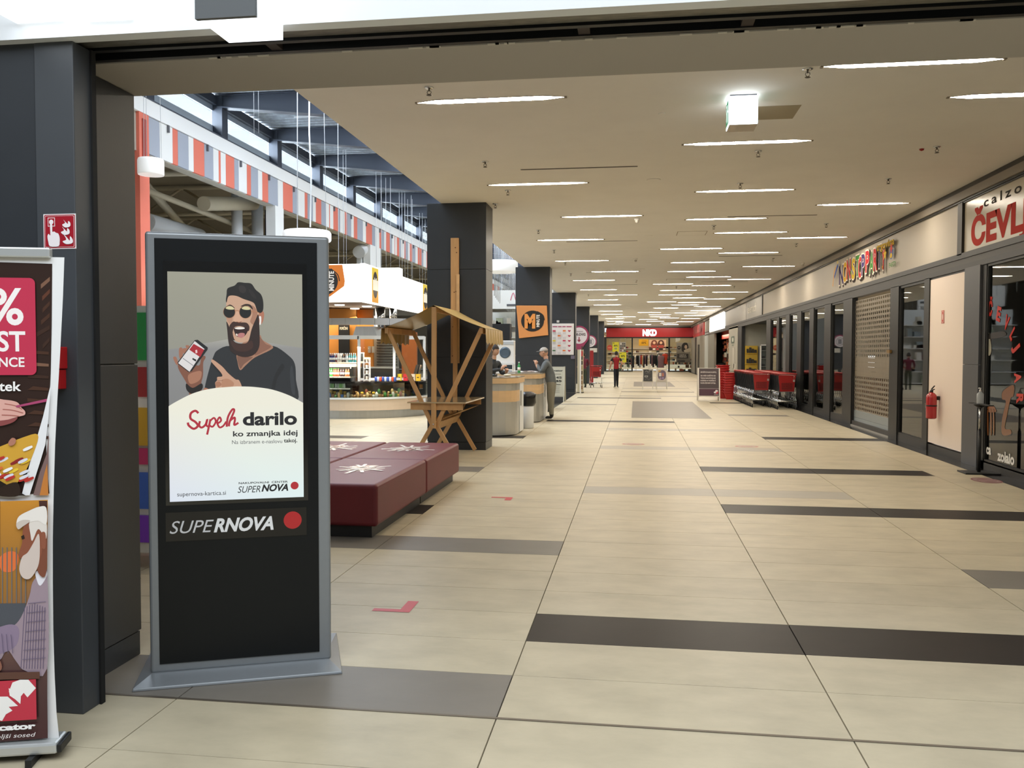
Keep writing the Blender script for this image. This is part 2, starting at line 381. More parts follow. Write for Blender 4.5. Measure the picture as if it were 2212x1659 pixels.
# ================================================================== corridor ceiling and portal
CZ = 4.08
struct(MB().box(-3.2, 5.0, 4.24, 77.6, CZ, CZ+.5).build('ceiling', PLASTER))
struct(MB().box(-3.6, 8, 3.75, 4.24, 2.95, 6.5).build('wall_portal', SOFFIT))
struct(MB().box(-9.2, -9, -6, 3.4, 0, 6.3).build('wall_entrance_left', M('entrance_grey', '#6d6c6a', .7))); struct(MB().box(8, 8.2, -6, 3.4, 0, 6.3).build('wall_entrance_right', MATS['entrance_grey']))
struct(MB().box(-9.2, 8.2, -5.2, -5, 0, 6.3).build('wall_back', MATS['entrance_grey']))
pn = struct(MB().box(-12, 8, 3.41, 3.482, 2.95, 6.3).build('wall_front', M('fascia_white', '#dadde0', .6)))
b = MB(); b.box(-2.62, 8, 3.482, 3.59, 2.965, 3.2); o = b.build('trim_1', GALV); struct(o)
o = struct(MB().box(-2.62, 8, 3.59, 3.75, 2.985, 3.3).build('trim_2', M('track_black', '#101214', .5)))
MB().box(-2.6, 8, 3.60, 3.63, 2.955, 3.0).build('rail', M('rail_black', '#16181a', .45, .5), o); MB().box(-2.6, 8, 3.71, 3.74, 2.952, 3.0).build('rail', MATS['rail_black'], o)
for x in (-1.62, -.25, .42, 1.78):
    q = MB().box(x, x+.05, 3.61, 3.73, 2.958, 2.99); q.build('bracket', M('rust_bracket', '#2c211d', .7), o)
b = MB(); random.seed(3)
for k in range(46):
    x = -2+random.random()*4.6; b.box(x, x+.015+random.random()*.05, 3.742, 3.752, 2.948, 2.953+random.random()*.006)
b.build('plaster_edge', M('plaster_crumbs', '#c9c4b8', .9), o)
# ================================================================== dark left jamb of the portal and the columns
wl = sroot('wall_left', (-3, 3.5, 0))
MB().box(-3.2, -2.603, 3.462, 3.62, 0, 2.95).build('panel', CLAD, wl, True); MB().box(-2.6, -2.415, 3.456, 3.60, 0, 2.95).build('panel', CLADL if 0 else M('jamb_grey', '#3d4044', .45, noise=.06, nscale=3), wl, True, bevel=.004)
MB().box(-9, -3.203, 3.462, 3.62, 0, 2.95).build('panel', CLAD, wl, True); MB().box(-2.414, -2.404, 3.57, 3.60, 0, 2.95).build('seal', RUBBER, wl, True)
def column(x0, x1, y0, y1, top, joints, full=True):
    r = sroot('column', ((x0+x1)/2, (y0+y1)/2, 0)); zs = [.13]+joints+[top]
    MB().box(x0+.012, x1-.012, y0+.012, y1-.012, 0, top).build('core', BLACK, r, True)
    MB().box(x0+.006, x1-.006, y0+.006, y1-.006, 0, .125).build('plinth', CLAD, r, True)
    for a, c in zip(zs, zs[1:]): MB().box(x0, x1, y0, y1, a+.003, c-.003).build('cladding_panel', CLAD, r, True, bevel=.003)
    return r
column(-3.5, -2.6, 3.64, 4.215, 2.95, [1.546])
for i, y in enumerate((14.0, 24.6, 35.1, 45.6, 56.2, 66.8)):
    column(-3.44, -2.445, y, y+.64, CZ, [1.54, 2.99])
# ================================================================== ceiling lamps
LZ = CZ
def lamp_parts(par):
    L = 1.475; h = .062; f = .075
    def hexa(w, e, z, l): return [(-l/2, 0, z), (-l/2+e, -w, z), (l/2-e, -w, z), (l/2, 0, z), (l/2-e, w, z), (-l/2+e, w, z)]
    b = MB(); o_ = hexa(f, .2, -.004, L+.02); i_ = hexa(h, .2, -.004, L-.01); t_ = hexa(f, .2, 0.0, L+.02)
    b.add(o_+i_+t_, [(k, (k+1) % 6, (k+1) % 6+6, k+6) for k in range(6)]+[(k, (k+1) % 6, (k+1) % 6+12, k+12) for k in range(6)])
    b.box(-L/2-.012, -L/2+.012, -.02, .02, -.01, 0); b.box(L/2-.012, L/2+.012, -.02, .02, -.01, 0)
    b.build('frame', M('lamp_frame', '#8d8375', .6), par)
    b = MB(); b.add(hexa(h, .2, -.003, L-.012), [(0, 1, 2, 3, 4, 5)]); b.build('diffuser', LAMPM, par)
lamps_px = [(900, 222, 1222, 207), (1775, 144, 2178, 121), (2048, 210, 2450, 190), (1054, 400, 1271, 394), (1474.5, 313, 1755, 302), (1502, 415, 1717, 408), (1763, 443, 1965, 438), (1212, 469, 1389, 465), (1480, 475, 1658, 470)]
Z6 = [(0,133,500,128),(1315,82,1878,70),(1785,120,2320,109),(912,203,1392,192),(1345,233,1810,222),(128,291,545,285),(988,303,1408,296),(1530,332,1930,326),(400,370,765,367),(965,370,1343,363),(1105,410,1456,406),(1413,427,1757,424),(260,436,590,432),(858,463,1173,460),(1148,474,1458,471),(318,505,600,503),(912,509,1197,507),(1305,522,1580,521),(495,544,760,541),(898,543,1166,541),(1005,566,1262,563),(1238,573,1488,571),(385,580,600,579),(822,595,1040,594),(1043,600,1276,598),(412,618,634,616),(995,618,1215,616),(1167,630,1381,629),(860,641,1065,640),(455,665,644,663),(1135,661,1335,660),(752,674,925,673),(1022,677,1205,676),(475,689,645,688),(833,691,1003,690),(1090,698,1265,697),(583,706,746,706),(837,706,1000,706),(908,715,1068,714),(1068,720,1225,719),(507,720,655,720),(767,728,895,725),(520,738,650,738),(812,740,955,739),(1035,743,1175,742),(578,747,716,746),(518,759,650,759),(535,771,662,770),(732,765,855,763),(812,772,935,771),(938,764,1062,763),(920,752,1050,752)]
k_ = 640/2212
lamps_px += [(1160+a*k_, 480+b*k_, 1160+c*k_, 480+d*k_) for a, b, c, d in Z6]
lpos = []
for a, b_, c, d in lamps_px:
    p = fl(a, b_, CZ); q = fl(c, d, CZ); m = (p+q)/2
    if m.y < 10: m.x = p.x+.7375; m.y = p.y-.0
    y = m.y; 
    if all(abs(m.x-u)+abs(y-v) > .9 or abs(y-v) > .5 for u, v in lpos) and y < 76.5: lpos.append((m.x, y))
where = ['over the bench', 'by the lit exit box, cut by the bulkhead', 'at the upper right edge of the picture', 'left, just short of the first dark column', 'just beyond the lit exit box', 'third beyond the exit box', 'nearest the cobbler sign', 'above the corridor beyond the first column', 'right of the middle, second row']
l0 = None; cnt = {}
for i, (x, y) in enumerate(sorted(lpos, key=lambda t: t[1])):
    sd = 'left' if x < -.4 else 'right' if x > 2.1 else 'middle'; cnt[sd] = cnt.get(sd, 0)+1
    lab = ('slim recessed lamp, %s from the portal in the %s of the corridor ceiling' % (ORD[cnt[sd]-1], sd)) if cnt[sd] <= 14 else 'slim recessed lamp at the far end of the corridor ceiling, %s side' % sd
    if l0 is None:
        l0 = thing('ceiling_lamp', lab, 'lamp', (x, y, LZ), 0, 'recessed linear lamps in the corridor ceiling'); lamp_parts(l0); lt = family(l0)
        l0['label'] = lab
    else: dup(l0, (x, y, LZ), None, lab, 'recessed linear lamps in the corridor ceiling', lt)
# slot vents
v0 = None
for i, (a, b_, c, d) in enumerate([(1125.5, 367, 1377, 358.5), (1225, 523, 1376, 519), (1620, 467, 1715, 465), (1555, 554, 1688, 551), (1268, 588.5, 1375, 587.5), (1285, 615.5, 1375, 614), (1510, 609, 1620, 608)]):
    p = fl(a, b_, CZ); q = fl(c, d, CZ); m = (p+q)/2
    lab = 'long thin dark slot vent in the ceiling, ' + ['nearest of them', 'second row, above the first column gap', 'behind the lamp right of middle', 'right side, third row', 'short of the third column', 'above the third column', 'far right, near the shop fronts'][i]
    if v0 is None:
        v0 = thing('ceiling_vent', lab, 'vent', (m.x, m.y, CZ), 0, 'slot vents'); MB().box(-.78, .78, -.022, .022, -.004, 0).build('frame', M('vent_frame', '#5a5044', .6), v0); MB().box(-.76, .76, -.012, .012, -.0055, -.001).build('slot', BLACK, v0); vt = family(v0)
    else: dup(v0, (m.x, m.y, CZ), None, lab, 'slot vents', vt)
# sprinklers, detectors, speakers
s0 = None
sp = [(927, 192), (1745, 152), (1638, 329), (1048, 352), (1097, 414), (2024, 320), (1919, 389), (1599, 399), (1070, 443), (1163, 498), (1197, 541), (1542, 488), (1785, 484), (1720, 527), (1221, 568), (1233, 592), (1670, 559), (1634, 584), (1461, 620), (1586, 619), (1271, 637)]
for i, (x, y) in enumerate(sp):
    p = fl(x, y-3 if y < 450 else y-1, CZ)
    sd = 'left' if p.x < -.5 else 'right' if p.x > 2.2 else 'middle'; n_ = sum(1 for j in range(i+1) if (lambda q: 'left' if q.x < -.5 else 'right' if q.x > 2.2 else 'middle')(fl(sp[j][0], sp[j][1]-3 if sp[j][1] < 450 else sp[j][1]-1, CZ)) == sd); lab = 'small chrome sprinkler, %s from the portal in the %s of the ceiling' % (ORD[n_-1], sd)
    if s0 is None:
        s0 = thing('sprinkler', lab, 'sprinkler', (p.x, p.y, CZ), 0, 'ceiling sprinklers')
        MB().lathe([(.045, 0), (.045, -.006), (.03, -.012), (.012, -.014)], n=14).build('rosette', CHROME, s0)
        b = MB(); b.tube([(0, 0, -.01), (0, 0, -.035)], .009, 8); b.tube([(-.014, 0, -.03), (-.02, 0, -.05), (0, 0, -.068)], .0035, 6); b.tube([(.014, 0, -.03), (.02, 0, -.05), (0, 0, -.068)], .0035, 6); b.lathe([(.026, -.07), (.024, -.074), (.001, -.075)], n=12)
        b.build('nozzle', M('dark_nozzle', '#5d564d', .4, .7), s0); st = family(s0)
    else: dup(s0, (p.x, p.y, CZ), None, lab, 'ceiling sprinklers', st)
for i, (x, y) in enumerate([(1412, 388), (1399, 509), (1386, 581), (1430, 245)]):
    p = fl(x, y, CZ); r = .1 if i < 3 else .035
    o = thing('ceiling_speaker' if i < 3 else 'blanking_plate', ['round flat loudspeaker in the ceiling, nearest one', 'round flat loudspeaker in the ceiling, middle one', 'round flat loudspeaker in the ceiling, farthest one', 'tiny white ceiling cap left of the lit exit box'][i], 'speaker' if i < 3 else 'ceiling cap', (p.x, p.y, CZ))
    MB().lathe([(r, 0), (r, -.006), (r*.9, -.01)], n=20).build('ring', PLASTER, o); MB().lathe([(r*.88, -.006), (r*.8, -.0095), (.001, -.0095)], n=20).build('grille', M('speaker_grille', '#a3988a', .8), o)
for i, (x, y) in enumerate([(1376, 474), (1373, 561), (1374, 608), (1734, 571)]):
    p = fl(x, y-3, CZ); o = thing('camera_dome', ['small white ceiling detector below the fourth lamp', 'small white ceiling detector right of the middle vent', 'small white ceiling detector, farthest of three', 'small white box detector near the party shop sign'][i], 'detector', (p.x, p.y, CZ))
    MB().lathe([(.05, 0), (.05, -.03), (.035, -.05)], n=14).build('base', WHITE, o); MB().sph((0, -.01, -.06), .035).build('lens', M('lens_grey', '#b7b2a8', .3), o)
p = fl(1991, 321, CZ); o = thing('alarm_lamp', 'tiny red indicator light on the ceiling beside a sprinkler', 'indicator light', (p.x, p.y, CZ)); MB().lathe([(.028, 0), (.026, -.02), (.001, -.03)], n=12).build('lens', M('red_plastic', '#a8201c', .3), o); MB().lathe([(.036, 0), (.036, -.004)], n=12).build('ring', WHITE, o)
for i, (x, y) in enumerate([(1494, 504), (1459, 604)]):
    p = fl(x, y, CZ); o = thing('access_hatch', ['pale access hatch outline in the ceiling right of middle', 'small far access hatch in the corridor ceiling'][i], 'ceiling hatch', (p.x, p.y, CZ))
    MB().box(-.3, .3, -.3, .3, -.003, 0).build('frame', M('hatch_rim', '#9b8f7e', .8), o); MB().box(-.285, .285, -.285, .285, -.0045, -.001).build('lid', PLASTER, o)
# lit exit box
p = fl(1575, 204, CZ); ex = thing('exit_sign', 'glowing white and green cube exit sign hanging under the ceiling', 'exit sign', (p.x+.135, p.y+.135, CZ))
LITW = M('lit_white', (.86, .96, 1.0), emit=4.2); 
MB().box(-.125, .125, -.125, .125, -.012, -.001).build('mount', M('mount_grey', '#6c6c74', .5), ex)
MB().box(-.135, .135, -.135, .135, -.285, -.014).build('light_box', LITW, ex, bevel=.008)
MB().box(-.13, .13, -.13, .13, -.291, -.286).build('bottom_plate', M('acrylic_bottom', '#a2937e', .25), ex)
for sx in (-1, 1):
    a = Art((sx*.1365, sx*.135*-1*-1*0+(.135 if sx < 0 else -.135), -.285), (0, -sx*-1*-1 if 0 else (-1 if sx < 0 else 1), 0), (0, 0, 1))
    a.rect(.02, .02, .25, .25, '#0b7a4d'); a.rect(.10, .05, .17, .22, '#e8fff6'); a.stroke([(.04, .2), (.08, .14), (.05, .08)], .022, '#e8fff6', smooth=False); a.ell(.075, .215, .014, .014, '#e8fff6'); a.stroke([(.18, .14), (.23, .14)], .02, '#e8fff6')
    a.build('pictogram', attrmat('exit_print', 1.2), ex, world=False)
MB().box(p.x+.28, p.x+.75, p.y+.45, p.y+.95, CZ-.003, CZ).build('x', M('hatch_taupe', '#a3977f', .9))
o = bpy.data.objects['x']; o.name = 'access_hatch'; tag(o, 'square taupe hatch in the ceiling right behind the exit cube', 'ceiling hatch')
# ================================================================== right side: cornice, headers, fascias
W = 4.8
wr = sroot('wall_right', (W, 12, 0))
def wb(x0, x1, y0, y1, z0, z1, m, name='panel', bev=0, label=None): return MB().box(x0, x1, y0, y1, z0, z1).build(name, m, wr, True, bevel=bev, label=label)
b = MB(); b.prism([(W-.06, 3.885), (W-.06, 4.0), (W-.0, 4.0), (W-.0, 4.075), (W+.4, 4.075), (W+.4, 3.885)], 4.3, 77, axis='y'); b.build('cornice', M('cornice_grey', '#7f766a', .6), wr, True)
wb(W-.03, W+.3, 4.3, 77, 4.0, 4.0795, M('cornice_dark', '#3a3632', .6), 'cornice_strip')  # dark strip along the top of the grey cornice
wb(W-.03, W+.05, 4.3, 77, 3.86, 3.885, FRAME, 'rail')
wb(W-.02, W+.12, 4.3, 62, 3.02, 3.10, FRAME, 'rail'); wb(W-.005, W+.12, 4.3, 62, 2.93, 3.02, FRAMEL, 'rail'); wb(W-.02, W+.12, 4.3, 62, 2.85, 2.93, FRAME, 'rail')
WHF = M('fascia_cream', '#aea596', .5, noise=.02, nscale=1)
wb(W+.01, W+.1, 13.88, 34.1, 3.10, 3.86, WHF, 'fascia_panel')
wb(W-.02, W+.1, 13.68, 13.86, 3.08, 3.88, FRAMEL, 'post')
wb(W-.02, W+.1, 34.1, 34.25, 3.08, 3.88, FRAMEL, 'post')
wb(W+.01, W+.1, 34.25, 39.2, 3.10, 3.86, M('fascia_taupe', '#6b655a', .35), 'fascia_panel'); wb(W+.01, W+.1, 39.25, 47.9, 3.10, 3.86, MATS['fascia_taupe'], 'fascia_panel')
wb(W+.03, W+.1, 57.5, 62.6, 3.10, 3.86, M('fascia_grey', '#8f8a80', .5), 'fascia_panel')
wb(W+.12, W+.16, 4.3, 62.6, 3.08, 4.08, BLACK, 'backing')
# white backlit sign beyond
o = thing('light_box_sign', 'blown out white lit shop sign between the grey and red fascias', 'shop sign', (W, 52.8, 3.1)); MB().box(W-.06, W+.0, 48.1, 57.4, 3.0, 3.92).build('light_box', M('sign_glow_white', (1, .98, .92), emit=2.2), o, True); MB().box(W-.0, W+.04, 48.0, 57.5, 2.98, 3.95).build('frame', WHITEM, o, True)
# telemach lettering
o = thing('shop_sign', 'pale telemach lettering on the brown grey fascia', 'shop sign', (W, 36.6, 3.3)); a = Art((W+.004, 38.7, 3.3), (0, -1, 0), (0, 0, 1)); a.text('telemach', 0, .05, .34, '#d6d0c2', width=2.7, bold=.015); a.build('lettering', INK, o)
# NON-STOP PARTY sign : runs towards the viewer, U = -Y
npt = thing('shop_sign', 'colourful NON STOP PARTY lettering with trgovina above on the white fascia', 'shop sign', (W, 20, 3.4))
ya = YX(1798); yb = YX(1932)
def zat(px, py): return aX(px, py, W).z
a = Art((W+.009, ya, 3.1), (0, -1, 0), (0, 0, 1), eps=.0012)
def su(px): return ya-YX(px)
cols = ['#4b3f6b', '#e0b23c', '#c23a38', None, '#d8b63a', '#4f8a45', '#c7403a', '#463d70', '#b8343a', '#4f8a45', '#bf3a3a', '#3f3b68', '#c53c3c']
lets = 'NON-STOPPARTY'; xs = [1808, 1817, 1825, 1833, 1836, 1845, 1851, 1858, 1867, 1876, 1885, 1894, 1903]; wd = [10, 9, 9, 3, 8, 8, 9, 8, 9, 10, 9, 9, 9]
for i, (ch, x, ww, c) in enumerate(zip(lets, xs, wd, cols)):
    u0, u1 = su(x), su(x+ww*.93); dz = .03*((i*7) % 3-1)
    if ch == '-': a.rect(u0, .3, u1, .38, '#4f8a45'); continue
    a.text(ch, u0+.05, .13+dz, .44, '#3c2f2c', width=u1-u0, bold=.05, shear=.0)
    a.text(ch, u0-.02, .19+dz, .44, '#f3e9da', width=(u1-u0)*1.1, bold=.065); a.text(ch, u0, .2+dz, .42, c, width=u1-u0, bold=.035)
u = su(1893); a.text('trgovina', u-.02, .545, .15, '#5b4a1c', width=su(1930)-u+.06, bold=.05); a.text('trgovina', u, .56, .14, '#d9b434', width=su(1930)-u, bold=.01)
def star(a, cx, cy, r, col, n=5):
    a.poly([(cx+(r if k % 2 == 0 else r*.42)*sin(pi*k/n), cy+(r if k % 2 == 0 else r*.42)*cos(pi*k/n)) for k in range(2*n)], col)
star(a, su(1911), .43, .13, '#e3bf45'); star(a, su(1906), .2, .05, '#d99a45'); star(a, su(1809), .68, .09, '#e8cf74')
a.ell(su(1925), .42, .11, .13, '#5b76b5'); star(a, su(1925), .5, .12, '#d45a4a', 7); a.ell(su(1925), .36, .07, .05, '#e7c34e'); a.text('PARTY', su(1921), .14, .09, '#4f8a45', width=.45, bold=.02)
a.stroke([(su(1800), .15), (su(1802), .45), (su(1806), .6)], .06, '#e0a04a'); a.stroke([(su(1803), .35), (su(1808), .55), (su(1811), .62)], .09, '#5166a8')
a.build('lettering', INKM, npt)
# cobbler sign
cs = thing('shop_sign', 'white glossy cobbler sign with red CEVLJAR and grey calzolaio letters', 'shop sign', (W, 11, 3.1))
MB().box(W+.012, W+.08, 6.5, 13.66, 3.105, 3.84).build('panel', M('sign_white_gloss', '#b3aa98', .22, spec=.25), cs, True)
b = MB(); b.box(W-.01, W+.1, 6.5, 13.68, 3.08, 3.105); b.box(W-.01, W+.1, 6.5, 13.68, 3.84, 3.87); b.build('frame', FRAME, cs, True)
a = Art((W+.011, YX(2088), 3.12), (0, -1, 0), (0, 0, 1), eps=.0008)
y0c = YX(2088); a.text('ČEVLJAR', .02, .055, .37, '#b3352b', width=1.95*1.46, bold=.045); a.text('calzolaio', y0c-YX(2115), .56-.02, .125, '#3c3935', width=2.15, bold=.02, sp=1.45)
a.build('lettering', INKM, cs)
# ================================================================== right side: shop fronts
def glass(name, y0, y1, z0=.12, z1=2.85, m=GLASS, frame=.045, lab=None):
    t = sroot(name, (W, (y0+y1)/2, 0)); MB().box(W+.03, W+.038, y0+frame, y1-frame, z0+frame, z1-frame).build('pane', m, t, True)
    b = MB(); b.box(W, W+.06, y0, y1, z0, z0+frame); b.box(W, W+.06, y0, y1, z1-frame, z1); b.box(W, W+.06, y0, y0+frame, z0, z1); b.box(W, W+.06, y1-frame, y1, z0, z1); b.build('window_frame', FRAME, t, True); return t
wb(W+.0, W+.1, 4.3, 42, 0, .12, FRAMEL, 'sill')
g1 = glass('window_1', 8.2, YX(2126), .1, 2.86)
wb(W, W+.1, YX(2128)-.0, YX(2117), 0, 2.86, BLACK, 'post'); wb(W-.03, W+.1, YX(2116.5), YX(2083), 0, 1.45, CLADL, 'column_panel', .003); wb(W-.03, W+.1, YX(2116.5), YX(2083), 1.455, 2.86, CLADL, 'column_panel', .003)
wb(W+.0, W+.1, YX(2082.5), YX(2006), .15, 2.82, M('pink_white_panel', '#e2d3c6', .6), 'wall_panel'); wb(W, W+.06, YX(2082), YX(2003), 2.82, 2.86, FRAME, 'rail')
def post(a, c): wb(W-.02, W+.1, YX(c), YX(a), 0, 2.86, FRAME, 'post')
post(1995, 2006)
g2 = glass('window_2', YX(1995), YX(1940))
post(1922, 1940)
post(1821, 1840)
g3 = glass('window_3', YX(1821), YX(1794)); post(1780, 1794)
g4 = glass('window_4', YX(1780), YX(1757)); post(1748, 1757)
g5 = glass('window_5', YX(1748), YX(1730)); post(1721, 1730)
g6 = glass('window_6', YX(1721), YX(1705)); post(1697, 1705)
g7 = glass('window_7', YX(1697), YX(1682)); post(1677, 1682)
g8 = glass('window_8', YX(1677), YX(1664)); post(1655, 1664)
def wposter(y0, y1, seed, cols, lab):
    random.seed(seed); o = thing('window_poster', lab, 'poster', (W+.05, y1, .9)); a = Art((W+.045, y1-.06, .2), (0, -1, 0), (0, 0, 1)); w = y1-y0-.12
    a.rect(0, 0, w, 2.2, cols[0], ['#8f7a70', '#8f7a70', '#a9a59b', '#a9a59b'])
    for k in range(16):
        cx, cy = w*random.uniform(.15, .85), random.uniform(.2, 1.9); r = w*random.uniform(.1, .28)
        a.curve([(cx+r*random.uniform(.6, 1.1)*cos(t), cy+r*random.uniform(.6, 1.5)*sin(t)) for t in [2*pi*j/7 for j in range(7)]], random.choice(cols[1:]), 3)
    a.build('sheet', INKG, o); return o
wposter(YX(1697), YX(1682), 5, ['#9a8a85', '#8d3038', '#a9464a', '#b98f86', '#7b2a33', '#c8b3ad'], 'tall red and pink poster behind the shop glass, nearer one')
wposter(YX(1677), YX(1665), 9, ['#9a9a92', '#b2553a', '#8d2f2c', '#aaa28f', '#6f7f77', '#c8a07a'], 'tall orange and grey poster behind the shop glass, farther one')
# roller shutter with perforated slats
ys0, ys1 = YX(1922), YX(1840)
sh = thing('roller_shutter', 'closed metal roller shutter with rows of small openings', 'shutter', (W+.03, (ys0+ys1)/2, .02))
SHM = M('shutter_metal', '#8d8373', .45, .55, noise=.08, nscale=6); z = .36; n = 0
def shslat(b, z0, z1, perf):
    if not perf: b.box(W+.05, W+.062, ys0+.03, ys1-.03, z0, z1); return
    hh = (z1-z0); b.box(W+.05, W+.062, ys0+.03, ys1-.03, z0, z0+hh*.22); b.box(W+.05, W+.062, ys0+.03, ys1-.03, z1-hh*.22, z1)
    y = ys0+.03; ny = 19; st = (ys1-ys0-.06)/ny
    for k in range(ny+1): b.box(W+.05, W+.062, max(y+k*st-.022, ys0+.03), min(y+k*st+.022, ys1-.03), z0+hh*.22, z1-hh*.22)
while z < 2.75:
    perf = z < .98 or z > 1.45; b = MB(); shslat(b, z, z+.0935, perf or (.98 <= z < 1.1)); b.build('slat', SHM, sh, True); z += .097
for k in range(2): MB().box(W+.045, W+.065, ys0+.03, ys1-.03, .04+k*.16, .195+k*.16).build('bottom_slat', M('shutter_zinc', '#8e979c', .4, .5), sh, True)
b = MB(); b.box(W-.0, W+.09, ys0, ys0+.03, .02, 2.85); b.box(W-.0, W+.09, ys1-.03, ys1, .02, 2.85); b.build('guide_rail', FRAME, sh, True)
MB().box(W-.02, W+.1, ys0, ys1, .0, .03).build('sill', M('sill_zinc', '#a9a49a', .4, .5), sh, True)
MB().box(W-.06, W-.018, ys0-.15, ys0+.03, 1.62, 1.68).build('lock', M('brass', '#9a7a4a', .4, .7), sh, True)
# shop interiors behind the glass
IN1 = M('shop_wall_grey', '#8f8c80', .8); 
b = MB(); b.box(8.9, 9, 4.3, 40.8, 0, 3.6); b.build('wall', IN1); o = struct(bpy.data.objects['wall']); o.name = 'wall_shops_back'
struct(MB().box(W+.17, 9, 4.3, 40.8, 3.05, 3.15).build('ceiling_shops', M('shop_ceiling', '#a29d90', .8)))
struct(MB().box(W+.12, 9, 4.3, 84, -.012, .0).build('floor_shops', M('shop_floor', '#6f6a60', .4)))
struct(MB().box(W+.1, 9, 13.4, 13.5, 0, 3.1).build('wall_shops_partition', IN1))
struct(MB().box(W+.1, 9, 16.0, 16.1, 0, 3.1).build('wall_shops_partition_middle', IN1)) if 0 else None
area('added_shop_fill', (7, 22, 3.0), (7, 22, 0), 2, 14, 520, (1, .93, .82)); area('added_cobbler_fill', (7, 10.5, 3.0), (7, 10.5, 0), 1.5, 3, 110, (.9, .95, 1))  # added fill lamps; brighter interiors stand in for grey reflections on the glass
o = thing('shop_counter', 'long wooden counter inside the shop seen through the glass', 'counter', (6.4, 25, 0)); MB().box(6.1, 6.7, 19.5, 31, 0, .98).build('body', M('counter_wood', '#8a5a3c', .5), o, True); MB().box(6.05, 6.75, 19.4, 31.1, .98, 1.02).build('top', M('counter_top', '#cbb497', .35), o, True)
o = thing('till_screen', 'lit white computer screen on the shop counter behind the glass', 'computer screen', (6.4, 24.5, 1.02)); MB().box(6.3, 6.33, 24.2, 24.75, 1.2, 1.55).build('screen', M('screen_white', (.9, .95, 1), emit=1.3), o, True); MB().box(6.33, 6.36, 24.18, 24.77, 1.18, 1.57).build('case', BLACK, o, True); MB().box(6.32, 6.42, 24.4, 24.55, 1.02, 1.2).build('stand', BLACK, o, True)
# cobbler shop window lettering and tool picture (the figure itself is left out)
wl_ = thing('window_lettering', 'red arched CEVLJAR and white calzolaio letters on the cobbler window', 'window lettering', (W, 12, 1))
def wz(px, py):
    p = aX(px, py, W); return p.y, p.z
yy0 = 13.0; a = Art((W+.026, yy0, 0), (0, -1, 0), (0, 0, 1))
for ch, px, py, rt in [('Č', 2130, 680, -.12), ('E', 2147, 690, -.25), ('V', 2163, 706, -.45), ('L', 2176, 726, -.85), ('J', 2184, 748, -1.15), ('A', 2187, 806, -1.45), ('R', 2192, 850, -1.55)]:
    y, z = wz(px, py); a.text(ch, yy0-y, z, .18, '#c23428', width=.13 if ch not in 'LJ' else .09, bold=.05, rot=rt); a.build('letter', INKG, wl_); a = Art((W+.026, yy0, 0), (0, -1, 0), (0, 0, 1))
y, z = wz(2126, 979); a.text('ca', yy0-y, z, .13, '#e9e9e4', width=.16, bold=.04); a.build('lettering', INKG, wl_); a = Art((W+.026, yy0, 0), (0, -1, 0), (0, 0, 1)); y, z = wz(2150, 992); a.text('zolaio', yy0-y, z-.01, .135, '#e9e9e4', width=.52, bold=.04)
a.build('lettering', INKG, wl_)
tl = thing('window_sticker', 'brown hammer and shoe last picture on the cobbler window', 'window sticker', (W, 12, .8)); a = Art((W+.028, yy0, 0), (0, -1, 0), (0, 0, 1))
def pp(px, py): y, z = wz(px, py); return (yy0-y, z)
OUT = '#2a1c14'
def op(pts, col, g=1.0):
    q = [pp(*p) for p in pts]; cx = sum(p[0] for p in q)/len(q); cy = sum(p[1] for p in q)/len(q)
    a.curve([((x-cx)*1.08+cx, (yy-cy)*1.04+cy) for x, yy in q], OUT); a.curve(q, col)
op([(2162, 845), (2184, 832), (2184, 855), (2178, 862), (2170, 900), (2166, 925), (2178, 928), (2178, 938), (2160, 938), (2160, 905), (2168, 868), (2160, 862)], '#7a4a28'); a.build('shoe_last', INKG, tl); a = Art((W+.028, yy0, 0), (0, -1, 0), (0, 0, 1))
op([(2128, 880), (2140, 876), (2146, 884), (2146, 890), (2130, 890)], '#7a4a28')
for x in (2128, 2135, 2141): op([(x, 890), (x+2.5, 890), (x+3, 935), (x+.5, 935)], '#7a4a28')
a.build('stool', INKG, tl); a = Art((W+.028, yy0, 0), (0, -1, 0), (0, 0, 1))
op([(2128, 715), (2131, 715), (2137, 752), (2133, 768), (2129, 760)], '#a9a695'); op([(2131, 722), (2160, 716), (2168, 722), (2160, 728), (2133, 732)], '#3c3834')
a.build('hammer', INKG, tl)
# green rescue sign seen through the window
o = tag(MB().box(5.6, 5.62, 10.6, 10.9, 1.9, 2.15).build('rescue_sign', M('green_sign', '#0d6b3f', .5)), 'small green sign inside the cobbler shop behind the glass', 'sign')
# wall sticker and fire extinguisher
o = thing('fire_sticker', 'small red and white extinguisher sticker on the pinkish wall panel', 'sign', (W, YX(2044), 1.9)); y, z = wz(2040, 711); a = Art((W-.004, y, z), (0, -1, 0), (0, 0, 1)); a.rect(0, 0, .13, .2, '#b8392f'); a.rect(.012, .012, .118, .188, '#d5c4b4'); a.rect(.03, .02, .1, .18, '#b8392f'); a.ell(.065, .1, .016, .05, '#e9ded2'); a.build('sheet', INK, o); o.location = (W, y, z)
ye, ze = wz(2029, 880); fe = thing('fire_extinguisher', 'red fire extinguisher with black handle hung on the pinkish panel', 'fire extinguisher', (W-.12, ye, .57))
RED = M('extinguisher_red', '#a81e22', .25, coat=.6)
MB().lathe([(.06, 0), (.078, .012), (.08, .03), (.08, .34), (.072, .38), (.045, .41), (.022, .425)], n=22).build('cylinder', RED, fe)
b = MB(); b.lathe([(.02, .42), (.024, .43), (.024, .455), (.012, .46)], n=12); b.bar((0, 0, .455), (0, -.12, .475), .02, .012); b.bar((0, .01, .47), (0, -.13, .53), .018, .01); b.build('valve_handle', BLACK, fe)
